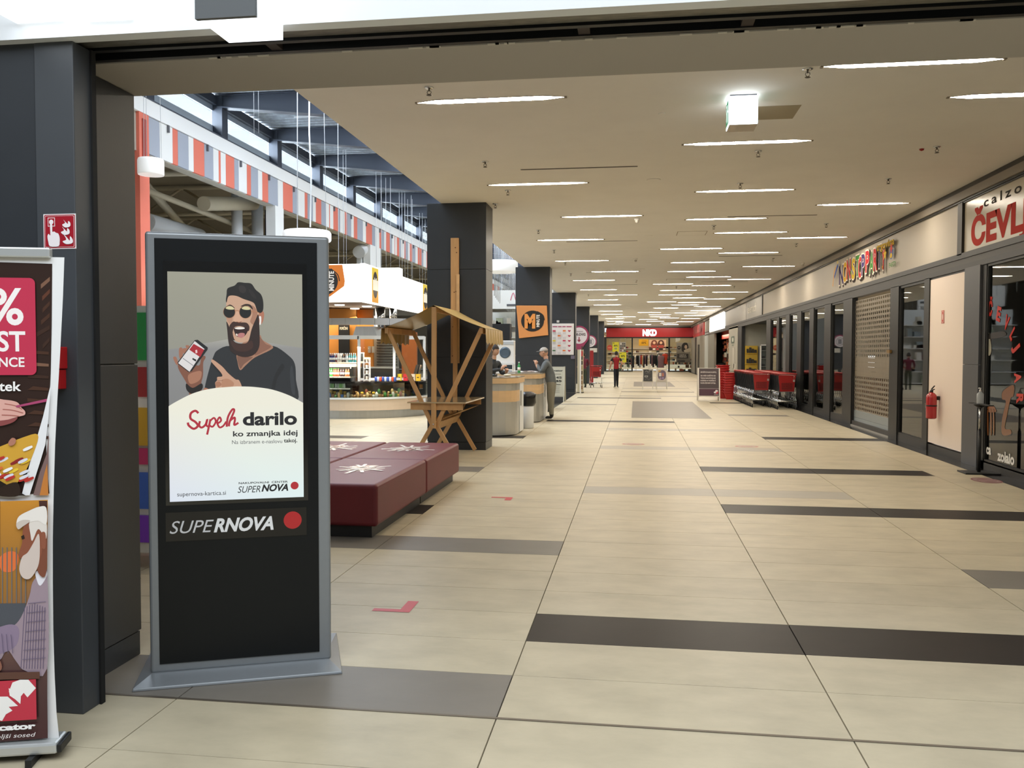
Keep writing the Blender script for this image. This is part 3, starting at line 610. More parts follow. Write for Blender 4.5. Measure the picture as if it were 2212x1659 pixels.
MB().tube([(0, .02, .45), (0, .075, .43), (0, .095, .36), (0, .095, .2), (0, .09, .1)], .011, 8).build('hose', RUBBER, fe); MB().lathe([(.082, .2), (.0825, .205), (.0825, .215), (.082, .22)], n=22).build('strap', BLACK, fe)
a = Art((-.0815, .045, .15), (0, -1, 0), (0, 0, 1)); [a.rect(0, .03+k*.02, .06, .034+k*.02, '#c79a95') for k in range(4)]; a.build('print', INK, fe, world=False)
MB().box(.08, .118, -.03, .03, .3, .36).build('wall_bracket', BLACK, fe)
# sanitiser stand
ps = fl(2146, 1026); ss = thing('sanitiser_stand', 'black and chrome stand holding a clear sanitiser pump bottle', 'stand', (4.58, 12.32, 0))
MB().box(-.22, .22, -.16, .16, 0, .02).build('base', BLACK, ss, bevel=.004); MB().tube([(0, 0, .02), (0, 0, .58)], .022, 10).build('pole', BLACK, ss); MB().tube([(0, 0, .58), (0, 0, .90)], .015, 10).build('upper_pole', CHROME, ss)
MB().lathe([(.02, .88), (.08, .92), (.085, .935), (.001, .936)], n=16).build('tray', BLACK, ss); MB().box(-.03, .03, -.37, .32, .925, .94).build('crossbar', BLACK, ss)
o = thing('sanitiser_bottle', 'clear pump bottle standing on the black stand', 'bottle', (4.58, 12.32, .937)); MB().lathe([(.04, 0), (.044, .01), (.044, .13), (.02, .16), (.014, .17)], n=16).build('bottle_body', M('clear_gel', '#cdd3d6', .1, alpha=.55), o); b = MB(); b.tube([(0, 0, .165), (0, 0, .215)], .009, 8); b.tube([(0, 0, .213), (-.03, -.02, .21)], .008, 6); b.lathe([(.017, .165), (.017, .185)], n=10); b.build('pump', WHITE, o)
# ================================================================== far right: open phone shop, posts, further shops
struct(MB().box(W+.1, 9, 40.6, 40.7, 0, 3.1).build('wall_phone_shop_partition', M('phone_wall', '#9c9b90', .7)))
struct(MB().box(W+.12, 9, 34, 42, 2.95, 3.05).build('ceiling_phone_shop', BLACK))
wb(W-.02, W+.12, YX(1601.6), YX(1593.5), 0, 2.86, BLACK, 'post')
wb(W-.02, W+.12, YX(1593), YX(1574), 0, 2.95, M('panel_bone', '#a8a499', .6), 'wall_panel')
wb(W-.01, W+.12, YX(1542), YX(1529), 0, 3.1, M('panel_mid', '#76736b', .6), 'wall_panel')
wb(W-.01, W+.12, YX(1529)+.02, 62, 0, 3.1, M('door_white', '#aeb3b2', .5), 'door_panel')
wb(W, W+.12, 62, 77, 0, 2.95, M('panel_far', '#8b867b', .6), 'wall_panel'); wb(W-.03, W, YX(1510), YX(1507), 0, 2.3, BLACK, 'post'); wb(W-.03, W, YX(1503.5), YX(1501), 0, 2.9, BLACK, 'post')
o = thing('aed_sign', 'small green and white heart sign on the bone coloured wall panel', 'sign', (W, 45, 2)); y, z = aX(1582, 742, W).y, aX(1582, 742, W).z; a = Art((W-.022, y, z), (0, -1, 0), (0, 0, 1)); a.rect(-.3, 0, 1.1, .35, '#2a4a3c'); a.ell(.4, .18, .3, .12, '#d8dccf'); a.rect(.0, -.12, .8, -.06, '#5f6b60'); a.build('sheet', INK, o)
for i, (px, z0_, z1_) in enumerate([(1585, .7, 1.7), (1588, .45, .9)]):
    y = YX(px); o = tag(MB().box(W-.05, W-.021, y-.5, y+.4, z0_+.2, z1_+.2).build('notice_board', M('paper_white', '#bdb9ae', .6)), ['pale notice sheets on the bone coloured panel', 'lower pale notice sheet on the bone coloured panel'][i], 'notice')
# yellow display wall and shelf in the phone shop
yx = thing('display_wall', 'yellow shelf display of phone accessories in the open phone shop', 'display shelf', (5.5, 40.5, 0))
xa, xb = XY(1608.5, 40.5), XY(1636, 40.5); zb = aY(1600, 802, 40.5).z; zt = aY(1600, 747, 40.5).z
MB().box(xa, xb, 40.5, 40.58, .5, zt).build('back_panel', M('shop_yellow', '#c2a030', .5), yx, True)
random.seed(11)
for r in range(4):
    zz = zt-.35-r*.47; MB().box(xa+.02, xb-.02, 40.38, 40.5, zz, zz+.02).build('shelf', MATS['shop_yellow'], yx, True)
    for c in range(4):
        x = xa+.06+c*(xb-xa-.1)/4; h = random.uniform(.12, .28); o = MB().box(x, x+.09, 40.4, 40.47, zz+.02, zz+.02+h).build('accessory_box', M(random.choice(['box_black', 'box_white', 'box_grey']), {'box_black': '#1c1a18', 'box_white': '#b5b2a8', 'box_grey': '#4c4844'}['box_black'], .5))
        tag(o, 'small packaged phone accessory on the yellow shelves', 'phone accessory', 'accessories on the yellow display')
o = thing('glass_cabinet', 'white edged glass cabinet right of the yellow display', 'cabinet', (6.2, 40, 0)); x0_, x1_ = XY(1641, 40.2), XY(1657, 40.2)
b = MB(); b.box(x0_, x0_+.04, 40.1, 40.3, 0, 2.0); b.box(x1_-.05, x1_, 40.1, 40.3, 0, 2.0); b.box(x0_, x1_, 40.1, 40.3, 1.97, 2.02); b.build('frame', WHITE, o, True); MB().box(x0_+.04, x1_-.05, 40.28, 40.3, .2, 1.97).build('back_panel', M('cabinet_back', '#59605c', .5), o, True)
for r in range(5): MB().box(x0_+.04, x1_-.05, 40.1, 40.28, .3+r*.36, .315+r*.36).build('shelf', M('cab_shelf', '#a9aaa2', .4), o, True); tag(MB().box(x0_+.09, x0_+.2, 40.15, 40.22, .316+r*.36, .42+r*.36).build('phone_box', BLACK), 'dark small box on a shelf of the glass cabinet', 'box', 'boxes in the glass cabinet')
area('phone_shop_light', (7, 37.5, 2.9), (7, 37.5, 0), 2, 4, 35, (1, .97, .9))
# goods shop with red top, seen between the panels
gy0, gy1 = YX(1573), YX(1542); gs = thing('goods_display', 'crowded hanging goods display under a red band in the far right shop', 'goods display', (5.6, 52, 0))
MB().box(5.6, 5.7, gy0, gy1+2, 0, 3.1).build('back_panel', M('brown_dark', '#4a3a30', .7), gs, True); MB().box(5.3, 5.6, gy0, gy1+2, 2.5, 2.95).build('header', M('dull_red', '#a33424', .5), gs, True); MB().box(5.2, 5.3, gy0, gy0+1.6, 2.3, 2.95).build('side_panel', M('dull_orange', '#a9602c', .5), gs, True)
random.seed(21)
for k in range(70):
    y = random.uniform(gy0+.2, gy1+1.5); z = random.uniform(.5, 2.3); c = random.choice(['#b9a184', '#8c2f22', '#2a2624', '#c6bfae', '#5a4a3a', '#a85a34', '#7d8a86'])
    o = MB().box(5.45, 5.59, y, y+random.uniform(.15, .4), z, z+random.uniform(.1, .3)).build('hanging_pack', M('pack_'+c[1:], c, .5)); tag(o, hue(c)+' pack hanging in the crowded far right shop', 'goods pack', 'packs hanging in the far right shop')
struct(MB().box(8.9, 9, 40.8, 84, 0, 3.6).build('wall_shops_back_far', IN1)); struct(MB().box(W+.15, 9, 42, 84, 3.1, 3.2).build('ceiling_shops_far', MATS['shop_ceiling'])); struct(MB().box(W+.1, 9, 61.9, 62, 0, 3.1).build('wall_shops_partition_far', IN1))
area('goods_light', (5.15, 52, 2.7), (5.6, 52, 1.2), 6, .3, 40, (1, .85, .65))
# ================================================================== clothes shop at the far end (NKD)
FY = 77.0
REDF = M('fascia_red', '#b01a1e', .4)
wf = sroot('wall_far', (1, FY, 0))
def fb_(x0, x1, z0, z1, m, name='panel', y0=0, y1=.2): return MB().box(x0, x1, FY+y0, FY+y1, z0, z1).build(name, m, wf, True)
fb_(-3.3, 5.2, 3.93, 4.6, M('far_grey', '#8a8378', .6)); fb_(-2.9, 5.2, 3.86, 3.95, FRAME, 'rail', -.05)
fb_(-2.6, 4.97, 3.06, 3.86, REDF, 'fascia_panel', -.02); fb_(-2.8, 5.1, 2.96, 3.06, FRAME, 'rail', -.05)
for x0, x1 in ((-2.9, -2.6), (XY(1363.5, FY), XY(1366.5, FY)), (XY(1443, FY), XY(1446.5, FY)), (XY(1500, FY), XY(1503.5, FY))): fb_(x0, x1, 0, 2.96, FRAME, 'post')
fb_(-3.5, -2.9, 0, 4.1, M('pale_post', '#a9a59b', .6), 'post', -.05)
o = struct(MB().box(-3, 6, FY+9.9, FY+10, 0, 4).build('wall_shop_back', M('shop_cream', '#d9c6a4', .7))); struct(MB().box(-3, 6, FY+.2, FY+10, 3.4, 3.5).build('ceiling_shop', M('shop_ceil', '#cdbfa6', .7)))
struct(MB().box(-3.05, -2.95, FY+.2, FY+10, 0, 3.5).build('wall_shop_side', MATS['shop_cream'])); struct(MB().box(5.95, 6.05, FY+.2, FY+10, 0, 3.5).build('wall_shop_side_right', MATS['shop_cream']))
area('clothes_shop_light', (1.2, FY+4, 3.35), (1.2, FY+4, 0), 8, 7, 420, (1, .86, .66))
area('clothes_shop_sign_light', (1.2, FY-1.2, 3.98), (1.2, FY+.3, 3.3), 5, .2, 22, (1, .9, .8))
ns = thing('shop_sign', 'white NKD letters glowing on the red fascia', 'shop sign', (1.2, FY, 3.1)); a = Art((.57, FY-.05, 3.19), (1, 0, 0), (0, 0, 1), eps=.004); a.text('NKD', 0, 0, .5, '#f4faff', width=1.24, bold=.075); a.build('lettering', SIGNLIT, ns)
# red side sign on the corridor wall
rs = thing('shop_sign', 'red side fascia with faint lettering beside the clothes shop', 'shop sign', (W, 68, 3)); MB().box(W-.02, W+.05, 62.8, 74, 2.95, 3.86).build('panel', REDF, rs, True); a = Art((W-.03, 73.5, 3.2), (0, -1, 0), (0, 0, 1), eps=.004); [a.rect(.6+k*.75, 0, 1.1+k*.75, .3+.15*(k % 3 == 0), '#b8605c') for k in range(11)]; a.build('lettering', INK, rs)
def pA(x0, y0, x1, y1, Y):
    a_, b_ = aY(x0, y1, Y), aY(x1, y0, Y); return a_.x, a_.z, b_.x, b_.z
def poster(name, lab, box, Y, draw, cat='poster', mat=None):
    x0, z0, x1, z1 = pA(*box, Y); o = thing(name, lab, cat, ((x0+x1)/2, Y, z0)); MB().box(x0, x1, Y, Y+.02, z0, z1).build('board', WHITE, o, True)
    a = Art((x0, Y-.002, z0), (1, 0, 0), (0, 0, 1), eps=.002); draw(a, x1-x0, z1-z0); a.build('sheet', mat or INK, o)
    for x in (x0+.1*(x1-x0), x1-.1*(x1-x0)): MB().tube([(x, Y+.01, z1), (x, Y+.01, 2.97 if Y < FY+.5 else 3.4)], .006, 4).build('wire', CHROME, o, True)
    return o
def yel(txt):
    def d(a, w, h): a.rect(0, 0, w, h, '#d6cd2e'); a.text(txt, w/2, h*.55, h*.16, '#3f4a1e', width=w*.6, bold=.05, align='c'); a.rect(w*.3, h*.25, w*.7, h*.42, '#8e9a6a'); a.rect(w*.08, h*.86, w*.3, h*.92, '#3f4a1e')
    return d
NY = FY-.06
poster('sale_poster', 'yellow sale poster hanging high at the left of the clothes shop window', (1323, 739, 1337, 760), NY, yel('30%'))
poster('sale_poster', 'yellow sale poster hanging lower beside the walking person', (1338, 761, 1353, 783), NY, yel('30%'))
def bw(a, w, h):
    a.rect(0, 0, w, h, '#a9a49a'); random.seed(4)
    for i in range(3):
        for j in range(4): a.rect(w*(.08+i*.3), h*(.05+j*.23), w*(.32+i*.3), h*(.23+j*.23), random.choice(['#5d5953', '#7f5a50', '#3f3c39', '#cfcac0']))
poster('collage_poster', 'grey photo collage poster between the yellow posters', (1338.5, 739, 1352, 760), NY, bw)
def fam(a, w, h):
    a.rect(0, 0, w, h, '#c9a488'); a.rect(0, 0, w, h*.35, '#5a3a34')
    for cx, c in ((.3, '#6b3428'), (.7, '#4c2620')):
        a.curve([(w*(cx-.18), h*.4), (w*(cx-.15), h*.85), (w*cx, h*.98), (w*(cx+.15), h*.85), (w*(cx+.18), h*.4)], c); a.ell(w*cx, h*.72, w*.08, h*.13, '#d6a98c'); a.rect(w*(cx-.16), h*.25, w*(cx+.16), h*.5, '#a6433a')
    for k in range(5): a.rect(w*(.02+k*.2), h*.05, w*(.17+k*.2), h*.2, ['#2b201e', '#e5d9cf', '#b03a3a', '#2b201e', '#c7b7a7'][k])
poster('photo_poster', 'reddish photo poster of two long haired women inside the clothes shop', (1402, 734, 1439, 757), FY+5, fam)
def yb2(a, w, h): a.rect(0, 0, w, h, '#e2ab25'); a.text('20%', w*.5, h*.35, h*.22, '#6b4a10', width=w*.5, bold=.04, align='c'); a.rect(w*.3, h*.7, w*.8, h*.8, '#b57a14')
poster('sale_banner', 'orange yellow sale banner hung inside the clothes shop', (1380, 733, 1401, 747), FY+2, yb2)
def nez(a, w, h):
    a.rect(0, 0, w, h, '#8d8678', ['#47433c', '#5b564d', '#a39c8c', '#8d8678']); a.curve([(w*.42, h*.55), (w*.36, h*.8), (w*.5, h*.98), (w*.75, h*.97), (w*.85, h*.75), (w*.78, h*.55)], '#1d1a18'); a.ell(w*.66, h*.78, w*.1, h*.1, '#b59c86'); a.curve([(w*.55, h*.62), (w*.95, h*.72), (w*.98, h*.55), (w*.6, h*.52)], '#b0a592')
    a.rect(w*.05, h*.2, w*.85, h*.44, '#262422'); a.text('NEŽNI', w*.45, h*.345, h*.055, '#c9c3b5', width=w*.45, align='c', bold=.01); a.text('TRENDI', w*.45, h*.255, h*.055, '#c9c3b5', width=w*.52, align='c', bold=.01); a.ell(w*.18, h*.74, w*.13, h*.09, '#23211f'); a.stroke([(w*.1, h*.73), (w*.18, h*.75), (w*.26, h*.74)], .03, '#b5ae9e'); a.rect(w*.1, 0, w*.6, h*.12, '#2c2926')
poster('fashion_poster', 'dark fashion poster reading NEZNI TRENDI in the right shop window', (1461, 740, 1492, 783), NY, nez)
o = thing('round_sign', 'round red orange sign in the left shop window', 'sign', (-2.1, NY, 1.5)); c = aY(1317, 751, NY); a = Art((c.x, NY, c.z), (1, 0, 0), (0, 0, 1), eps=.003); a.ell(0, 0, .24, .24, '#b8452c'); a.rect(-.15, -.03, .15, .03, '#d9937a'); a.build('sheet', INK, o); MB().box(c.x-.25, c.x+.25, NY, NY+.01, c.z-.25, c.z+.25).build('board', WHITE, o, True) if 0 else None; MB().tube([(c.x, NY+.01, c.z), (c.x, NY+.01, 2.97)], .006, 4).build('wire', CHROME, o, True)
# glass of the shop front (left bay and right bay; the middle is open)
for i, (x0, x1) in enumerate([(-2.6, XY(1363.5, FY)), (XY(1446.5, FY), XY(1500, FY))]):
    t = sroot('window_%d' % (20+i), ((x0+x1)/2, FY, 0)); MB().box(x0, x1, FY+.08, FY+.09, .08, 2.96).build('pane', CLEAR, t, True); MB().box(x0, x1, FY+.06, FY+.12, 0, .08).build('frame', FRAME, t, True)
# clothes rails
def cloth(x, y, z, w, h, d, col, seed):
    random.seed(seed); o = thing('garment', '', 'garment', (x, y, z)); n = 7; b = MB(); vs = []
    prof = [(.12, 0), (.85, -.06), (1.0, -.22), (.82, -.5), (.86, -.8), (.92, -1)]
    for px_, pz in prof:
        for k in range(12):
            t = 2*pi*k/12; r = 1+.1*sin(3*t+seed); vs.append((px_*w/2*cos(t)*r, d/2*sin(t)*r*(1 if px_ > .2 else .3), pz*h))
    fs = [(i*12+k, i*12+(k+1) % 12, (i+1)*12+(k+1) % 12, (i+1)*12+k) for i in range(len(prof)-1) for k in range(12)]
    b.add(vs, fs, 0, True); b.build('body', M('cloth_'+col[1:], col, .85), o)
    MB().tube([(0, 0, 0), (0, 0, .05), (.02, 0, .08)], .006, 5).build('hanger_hook', CHROME, o); return o
pal = ['#15161a', '#1a2230', '#2f4a45', '#8d8f94', '#191317', '#4d1f26', '#b89a76', '#15161a', '#0e0f12', '#6d5052', '#d8cfc4', '#a6321f', '#1c1a1e']
racks = [(XY(1374, 73.8), XY(1402, 73.8), 78.0, 1.52), (XY(1404, 76), XY(1440, 76), 77.6, 1.55), (XY(1420, 79), XY(1445, 79), 79.5, 1.7), (XY(1350, 78), XY(1372, 78), 78.2, 1.5)]
gi = 0
for ri, (x0, x1, y, z) in enumerate(racks):
    o = thing('clothes_rail', ['chrome clothes rail behind the shop entrance, left one', 'chrome clothes rail in the middle of the shop entrance', 'clothes rail standing farther back in the shop', 'clothes rail behind the left window post'][ri], 'clothes rail', ((x0+x1)/2, y, 0))
    MB().tube([(x0, y, z), (x1, y, z)], .015, 6).build('bar', CHROME, o, True)
    for x in (x0, x1): MB().tube([(x, y, 0), (x, y, z)], .015, 6).build('post', CHROME, o, True)
    MB().box(x0, x1, y-.2, y-.17, .05, .08).build('foot', CHROME, o, True)
    n = int((x1-x0)/.13)
    for k in range(n):
        c = pal[(gi*5+k*3) % len(pal)]; g = cloth(x0+.06+k*(x1-x0-.1)/n, y, z-.07, .17, .95+.15*((k*7) % 3-1), .45, c, gi)
        g['label'] = 'garment hanging on %s' % ['the left rail at the shop entrance', 'the middle rail at the shop entrance', 'the rail farther back in the shop', 'the rail behind the left post'][ri]; g['group'] = 'garments on %s' % ['the left rail', 'the middle rail', 'the back rail', 'the rail behind the left post'][ri]; gi += 1
g = cloth(XY(1427, 77.2), 77.2, 1.45, .62, 1.1, .2, '#6f5456', 3); g['label'] = 'mauve shirt shown face on at the front of the rails'
g = cloth(XY(1436, 77.4), 77.4, 1.6, .5, .9, .2, '#b23a22', 4); g['label'] = 'orange red top at the right end of the front rail'
# wall shelves with folded clothes at the back, tables
random.seed(31)
for i in range(60):
    x = random.uniform(-2.7, 5.4); z = random.choice([.5, .9, 1.3, 1.7, 2.1]); c = random.choice(['#b33a30', '#2a2422', '#d9cdb9', '#6d4a3c', '#38475a', '#a97c58', '#8f2f38'])
    tag(MB().box(x, x+.28, FY+9.5, FY+9.85, z, z+.18).build('folded_stack', M('fold_'+c[1:], c, .8)), hue(c)+' folded stack of clothes on the back shelves of the clothes shop', 'clothes stack', 'folded stacks on the back shelves')
o = thing('goods_shelving', 'long white shelves along the back wall of the clothes shop', 'shelf', (1, FY+9.7, 0))
for z in (.5, .9, 1.3, 1.7, 2.1): MB().box(-2.8, 5.5, FY+9.45, FY+9.9, z-.03, z).build('shelf', WHITE, o, True)
random.seed(33)
for i in range(46):
    r_ = i % 2; x = random.uniform(XY(1448, FY+1), XY(1498, FY+1)) if r_ else random.uniform(-2.5, XY(1361, FY+1)); c = random.choice(['#c9c3b4', '#7a2a22', '#2a2624', '#a6a093', '#8a5a3a', '#556a55', '#b8502f']); z = random.choice([.05, .35, .65, .95]) if r_ else random.choice([.05, .4, .8, 1.2, 1.5])
    tag(MB().box(x, x+random.uniform(.12, .3), FY+.9, FY+1.2, z, z+random.uniform(.15, .27)).build('shelf_good', M('good_'+c[1:], c, .6)), hue(c)+' goods item on the low shelves in the %s bay of the clothes shop window' % ('right' if r_ else 'left'), 'shelf item', 'goods in the %s window bay' % ('right' if r_ else 'left'))
for r_, x0, x1 in ((1, XY(1447, FY+1), XY(1499, FY+1)), (0, -2.55, XY(1362, FY+1))):
    o = thing('goods_shelf', 'low white goods shelf in the %s window bay' % ('right' if r_ else 'left'), 'shelf', ((x0+x1)/2, FY+1, 0))
    for z in ((.05, .35, .65, .95) if r_ else (.05, .4, .8, 1.2, 1.5)): MB().box(x0, x1, FY+.9, FY+1.25, z-.025, z).build('shelf', WHITE, o, True)
# ================================================================== high hall on the left: striped beam, clerestory, roof
BX = -12.0
HG = M('band_grey', '#a0a6b2', .7); HR = M('band_red', '#dc745e', .7); HW = M('band_white', '#e9e9e6', .7); HD = M('roof_steel', '#343a46', .5)
hb = sroot('beam', (BX, 35, 6.5))
segs = []
o1 = lambda a: 290+a/4.879
o2 = lambda a: 600+a/5.53
e1 = [125, 248, 385, 440, 553, 607, 720, 815, 872, 893, 947, 1037, 1083, 1170, 1213, 1288, 1333, 1395, 1497, 1552]
c1 = 'GWRGWRGWRWRGWRGWRGWR'
e2 = [160, 225, 305, 338, 403, 438, 503, 560, 597, 607, 648, 703, 730, 785, 812, 862, 893, 935, 1002, 1040, 1112, 1150, 1200, 1222, 1258, 1280, 1325, 1352, 1382, 1388, 1410, 1442, 1458, 1498, 1515, 1545, 1565, 1595, 1632, 1660, 1705, 1728, 1765, 1775]
c2 = 'GWRGWRGWRWRGWRGWRGWRGWRGWRGWRWRGWRGWRGWRGWR'
px = [o1(a) for a in e1]+[o2(a) for a in e2]; ys = [aX(p, 340+(p-316)*.407, BX).y for p in px]; cs_ = (c1+c2)
Ys = ys; 
while Ys[-1] < 76: Ys.append(Ys[-1]+random.choice([.5, 1.1, 1.4, .8])); cs_ += 'GWR'[len(cs_) % 3]
MC = {'G': HG, 'W': HW, 'R': HR}
for k in range(len(Ys)-1):
    MB().box(BX, BX+.06, Ys[k]+.004, Ys[k+1]-.004, 6.52, 7.43).build('stripe_panel', MC[cs_[k]], hb, True)
MB().box(BX-.3, BX, 19.2, 84, 6.50, 7.44).build('core', M('beam_core', '#b9b3a5', .7), hb, True)
MB().box(BX-.6, BX+.10, 12, 84, 7.44, 7.85).build('ledge', M('ledge_white', '#f2f2f0', .6), hb, True); MB().box(BX+.095, BX+.115, 12, 84, 7.83, 7.862).build('ledge_edge', HD, hb, True)
random.seed(2)
for k in range(16):
    y = 20.8+k*2.05; MB().box(BX+.06, BX+.12, y, y+.05, 7.25, 7.43).build('bracket', M('bracket_grey', '#6c6d72', .6), hb, True)
# supporting columns
for i, (a, c, m) in enumerate([(297, 316, HR), (590, 607, HW), (796, 818, HW)]):
    ya_, yb_ = aX(a, 420, BX).y, aX(c, 420, BX).y; r = sroot('column', (BX, (ya_+yb_)/2, 0)); MB().box(BX-.25, BX+.08, ya_-.02, yb_+.02, 0, 7.44 if i == 0 else 6.52).build('shaft', m, r, True); MB().box(BX-.28, BX+.1, ya_-.04, yb_+.04, 0, .15).build('base', FRAMEL, r, True)
    if i == 0: MB().box(BX+.08, BX+.1, ya_+.1, yb_-.1, 6.3, 7.3).build('bracket', M('red_steel', '#9a3428', .5), r, True)
for y in (56, 70): r = sroot('column', (BX, y, 0)); MB().box(BX-.25, BX+.08, y, y+.7, 0, 6.52).build('shaft', HW, r, True)
# clerestory
CX = -12.6; PY = [24.64-4.03*2, 24.64-4.03]+[24.64+4.03*k for k in range(0, 14)]
cw = sroot('wall_clerestory', (CX, 40, 8)); 
MB().box(CX-.05, CX, 12, 84, 7.8, 8.42).build('lower_band', M('frosted_band', '#aebac4', .5), cw, True); MB().box(CX-.05, CX, 12, 84, 8.86, 9.3).build('upper_band', M('upper_band', '#8e9aa8', .5), cw, True)
b = MB(); b.box(CX-.02, CX+.14, 12, 84, 9.02, 9.28); b.build('purlin', HD, cw, True)
for i, y in enumerate(PY):
    MB().box(CX-.02, CX+.3, y-.12, y+.24, 7.85, 9.3).build('mullion', HD, cw, True)
    MB().box(CX-.03, CX-.022, y+.26, y+3.9, 8.42, 8.86).build('pane', glassmat('sky_glass', (.95, .98, 1), .5), cw, True)
# rafters and corrugated deck
hr_ = sroot('roof', (-8, 40, 9.3))
for y in PY:
    b = MB(); b.prism([(-12.5, 9.3), (-12.5, 8.98), (-9.03, 8.64), (-3.0, 8.0), (-2.4, 8.0), (-2.4, 9.3)], y-.09, y+.09, axis='y'); b.build('rafter', HD, hr_, True)
    MB().box(-12.5, -2.4, y-.16, y+.16, 9.28, 9.32).build('flange', HD, hr_, True)
    b = MB(); b.prism([(-12.45, 8.98), (-12.45, 8.95), (-9.03, 8.60), (-2.4, 7.96), (-2.4, 7.99), (-9.03, 8.635)], y-.16, y+.16, axis='y'); b.build('flange', HD, hr_, True)
DK = M('deck_galvanised', '#9aa1a8', .42, .5, noise=.35, nscale=6)
for k in range(56):       # corrugation: ribs run across the hall, one strip per bay pitch
    b = MB(); pts = []
    y = 12.3+k*1.2
    for j in range(4):
        y0_ = y+j*.3; pts += [(y0_, 9.42), (y0_+.12, 9.42), (y0_+.16, 9.34), (y0_+.26, 9.34)]
    vs = []; 
    for (yy, zz) in pts+[(y+1.2, 9.42)]: vs += [(-12.7, yy, zz), (-9.2, yy, zz)]
    b.add(vs, [(2*i, 2*i+1, 2*i+3, 2*i+2) for i in range(len(vs)//2-1)]); b.build('deck_sheet', DK, hr_, True)
MB().box(-12.9, -9.2, 12, 84, 9.45, 9.5).build('deck_top', HD, hr_, True); MB().box(-5, -2.2, 12, 84, 9.4, 9.5).build('deck_top', HD, hr_, True); MB().box(-9.2, -5, 12, 84, 9.44, 9.45).build('unseen_roof_pane', glassmat('sky_glass2', (.97, .98, 1), .5), hr_, True)  # glazed strip out of view, added so the hall lamp shines through
for y in (26.6, 30.6, 34.6, 38.6): MB().box(-10.9, -3, y, y+.03, 9.15, 9.18).build('conduit', WHITEM, hr_, True)
struct(MB().box(-3.2, -3.0, 4.24, 84, CZ+.1, 8.0).build('wall_corridor_upper', M('upper_wall', '#b5b0a6', .8)))
struct(MB().box(-3.22, 5, 12, 84, 9.42, 9.5).build('roof_corridor', HD))
# big hall beyond the beam
struct(MB().box(-34.2, -34, -5, 84, 0, 8.2).build('wall_market', M('market_wall', '#a79c8a', .8)))
struct(MB().box(-34, BX-.7, -5, 84, 8.0, 8.06).build('ceiling_market', M('market_ceiling', '#8d8373', .85)))
struct(MB().box(-34, -3, 84, 84.2, 0, 10).build('wall_end', M('end_wall', '#c9c6be', .8)))
struct(MB().box(-34, -12.6, 11.8, 12, 0, 8.06).build('wall_market_near', MATS['market_wall']))
struct(MB().box(-12.6, -3.5, 3.65, 3.8, 0, 2.95).build('wall_hall_near', MATS['upper_wall']))
area('market_light', (-22, 34, 8.3), (-22, 34, 0), 14, 36, 900, (1, .93, .82))
TR_ = M('truss_beige', '#b3a88f', .6); tr = sroot('roof_truss', (-16, 30, 8))
def tb(*p, r=.07, m=TR_, n='member'): return MB().tube(p, r, 20 if r > .15 else 8).build(n, m, tr, True)
for y in (24, 31, 38, 45, 52, 60):
    tb((-13, y, 7.9), (-33, y, 7.9), r=.09); tb((-13, y, 6.9), (-33, y, 6.9), r=.08)
    for k in range(6): x = -14-k*3.2; tb((x, y, 7.9), (x-1.6, y, 6.9), r=.05); tb((x-1.6, y, 6.9), (x-3.2, y, 7.9), r=.05)
tb((-12.8, 20, 6.55), (-18, 34, 6.0), r=.13); tb((-14, 18, 7.4), (-14, 60, 7.4), r=.1)
tb(aX(316, 410, -13.5), aX(545, 500, -13.5), r=.09)
tb(aX(317, 480, -14.5), aX(430, 512, -14.5), r=.28, m=WHITEM, n='duct')
tb(aX(440, 440, -13), aX(548, 440, -13.0), r=.22, m=TR_, n='duct')
for p_, r in ((512, .18), (556, .2)): q = aX(p_, 470, -13.2); tb((q.x, q.y, 6.9), (q.x, q.y, 1), r=r, m=WHITEM, n='duct')
q = aX(575, 470, -12.6); tb((q.x, q.y, 6.5), (q.x, q.y, 1), r=.05, m=M('blue_black_pipe', '#1d2634', .5), n='pipe')
q = aX(784, 552, -12.4); MB().box(q.x-.1, q.x+.1, q.y-.6, q.y+1.6, 4.2, 6.1).build('duct_box', WHITEM, tr, True); tb(aX(775, 545, -12.3), aX(795, 530, -12.3), r=.28, m=WHITEM, n='duct')
# hanging cables
hc = sroot('trim_3', (-9, 30, 8))
CB = M('cable_white', '#c9ccd0', .5); random.seed(8)
def cable(pxx, Y, z0, z1, r=.006, m=CB): 
    x = XY(pxx, Y, 300); MB().tube([(x, Y, z0), (x, Y, z1)], r, 4).build('cable', m, hc, True)
for pxx in (549, 559): cable(pxx, 21, 7.2, 9.3)
for pxx, Y in ((741, 30), (747, 30), (812, 33), (823, 33), (833, 35), (843, 35), (862, 38), (868, 38), (874, 38), (880, 40), (890, 40), (906, 44), (912, 44), (918, 46), (888, 39), (730, 26)): cable(pxx, Y, 3.9 if Y > 28 else 4.2, 8.9, .008)
for k in range(16):
    Y = 32+k*1.5; cable(1068+k*3, Y+8, 4.3, 9.2, .018)
q = XY(669, 22, 300); MB().tube([(q, 22, 9.3), (q-.02, 22.02, 7.5), (q+.03, 22, 6.2), (q, 22, 4.95)], .02, 6).build('cable', WHITEM, hc, True)
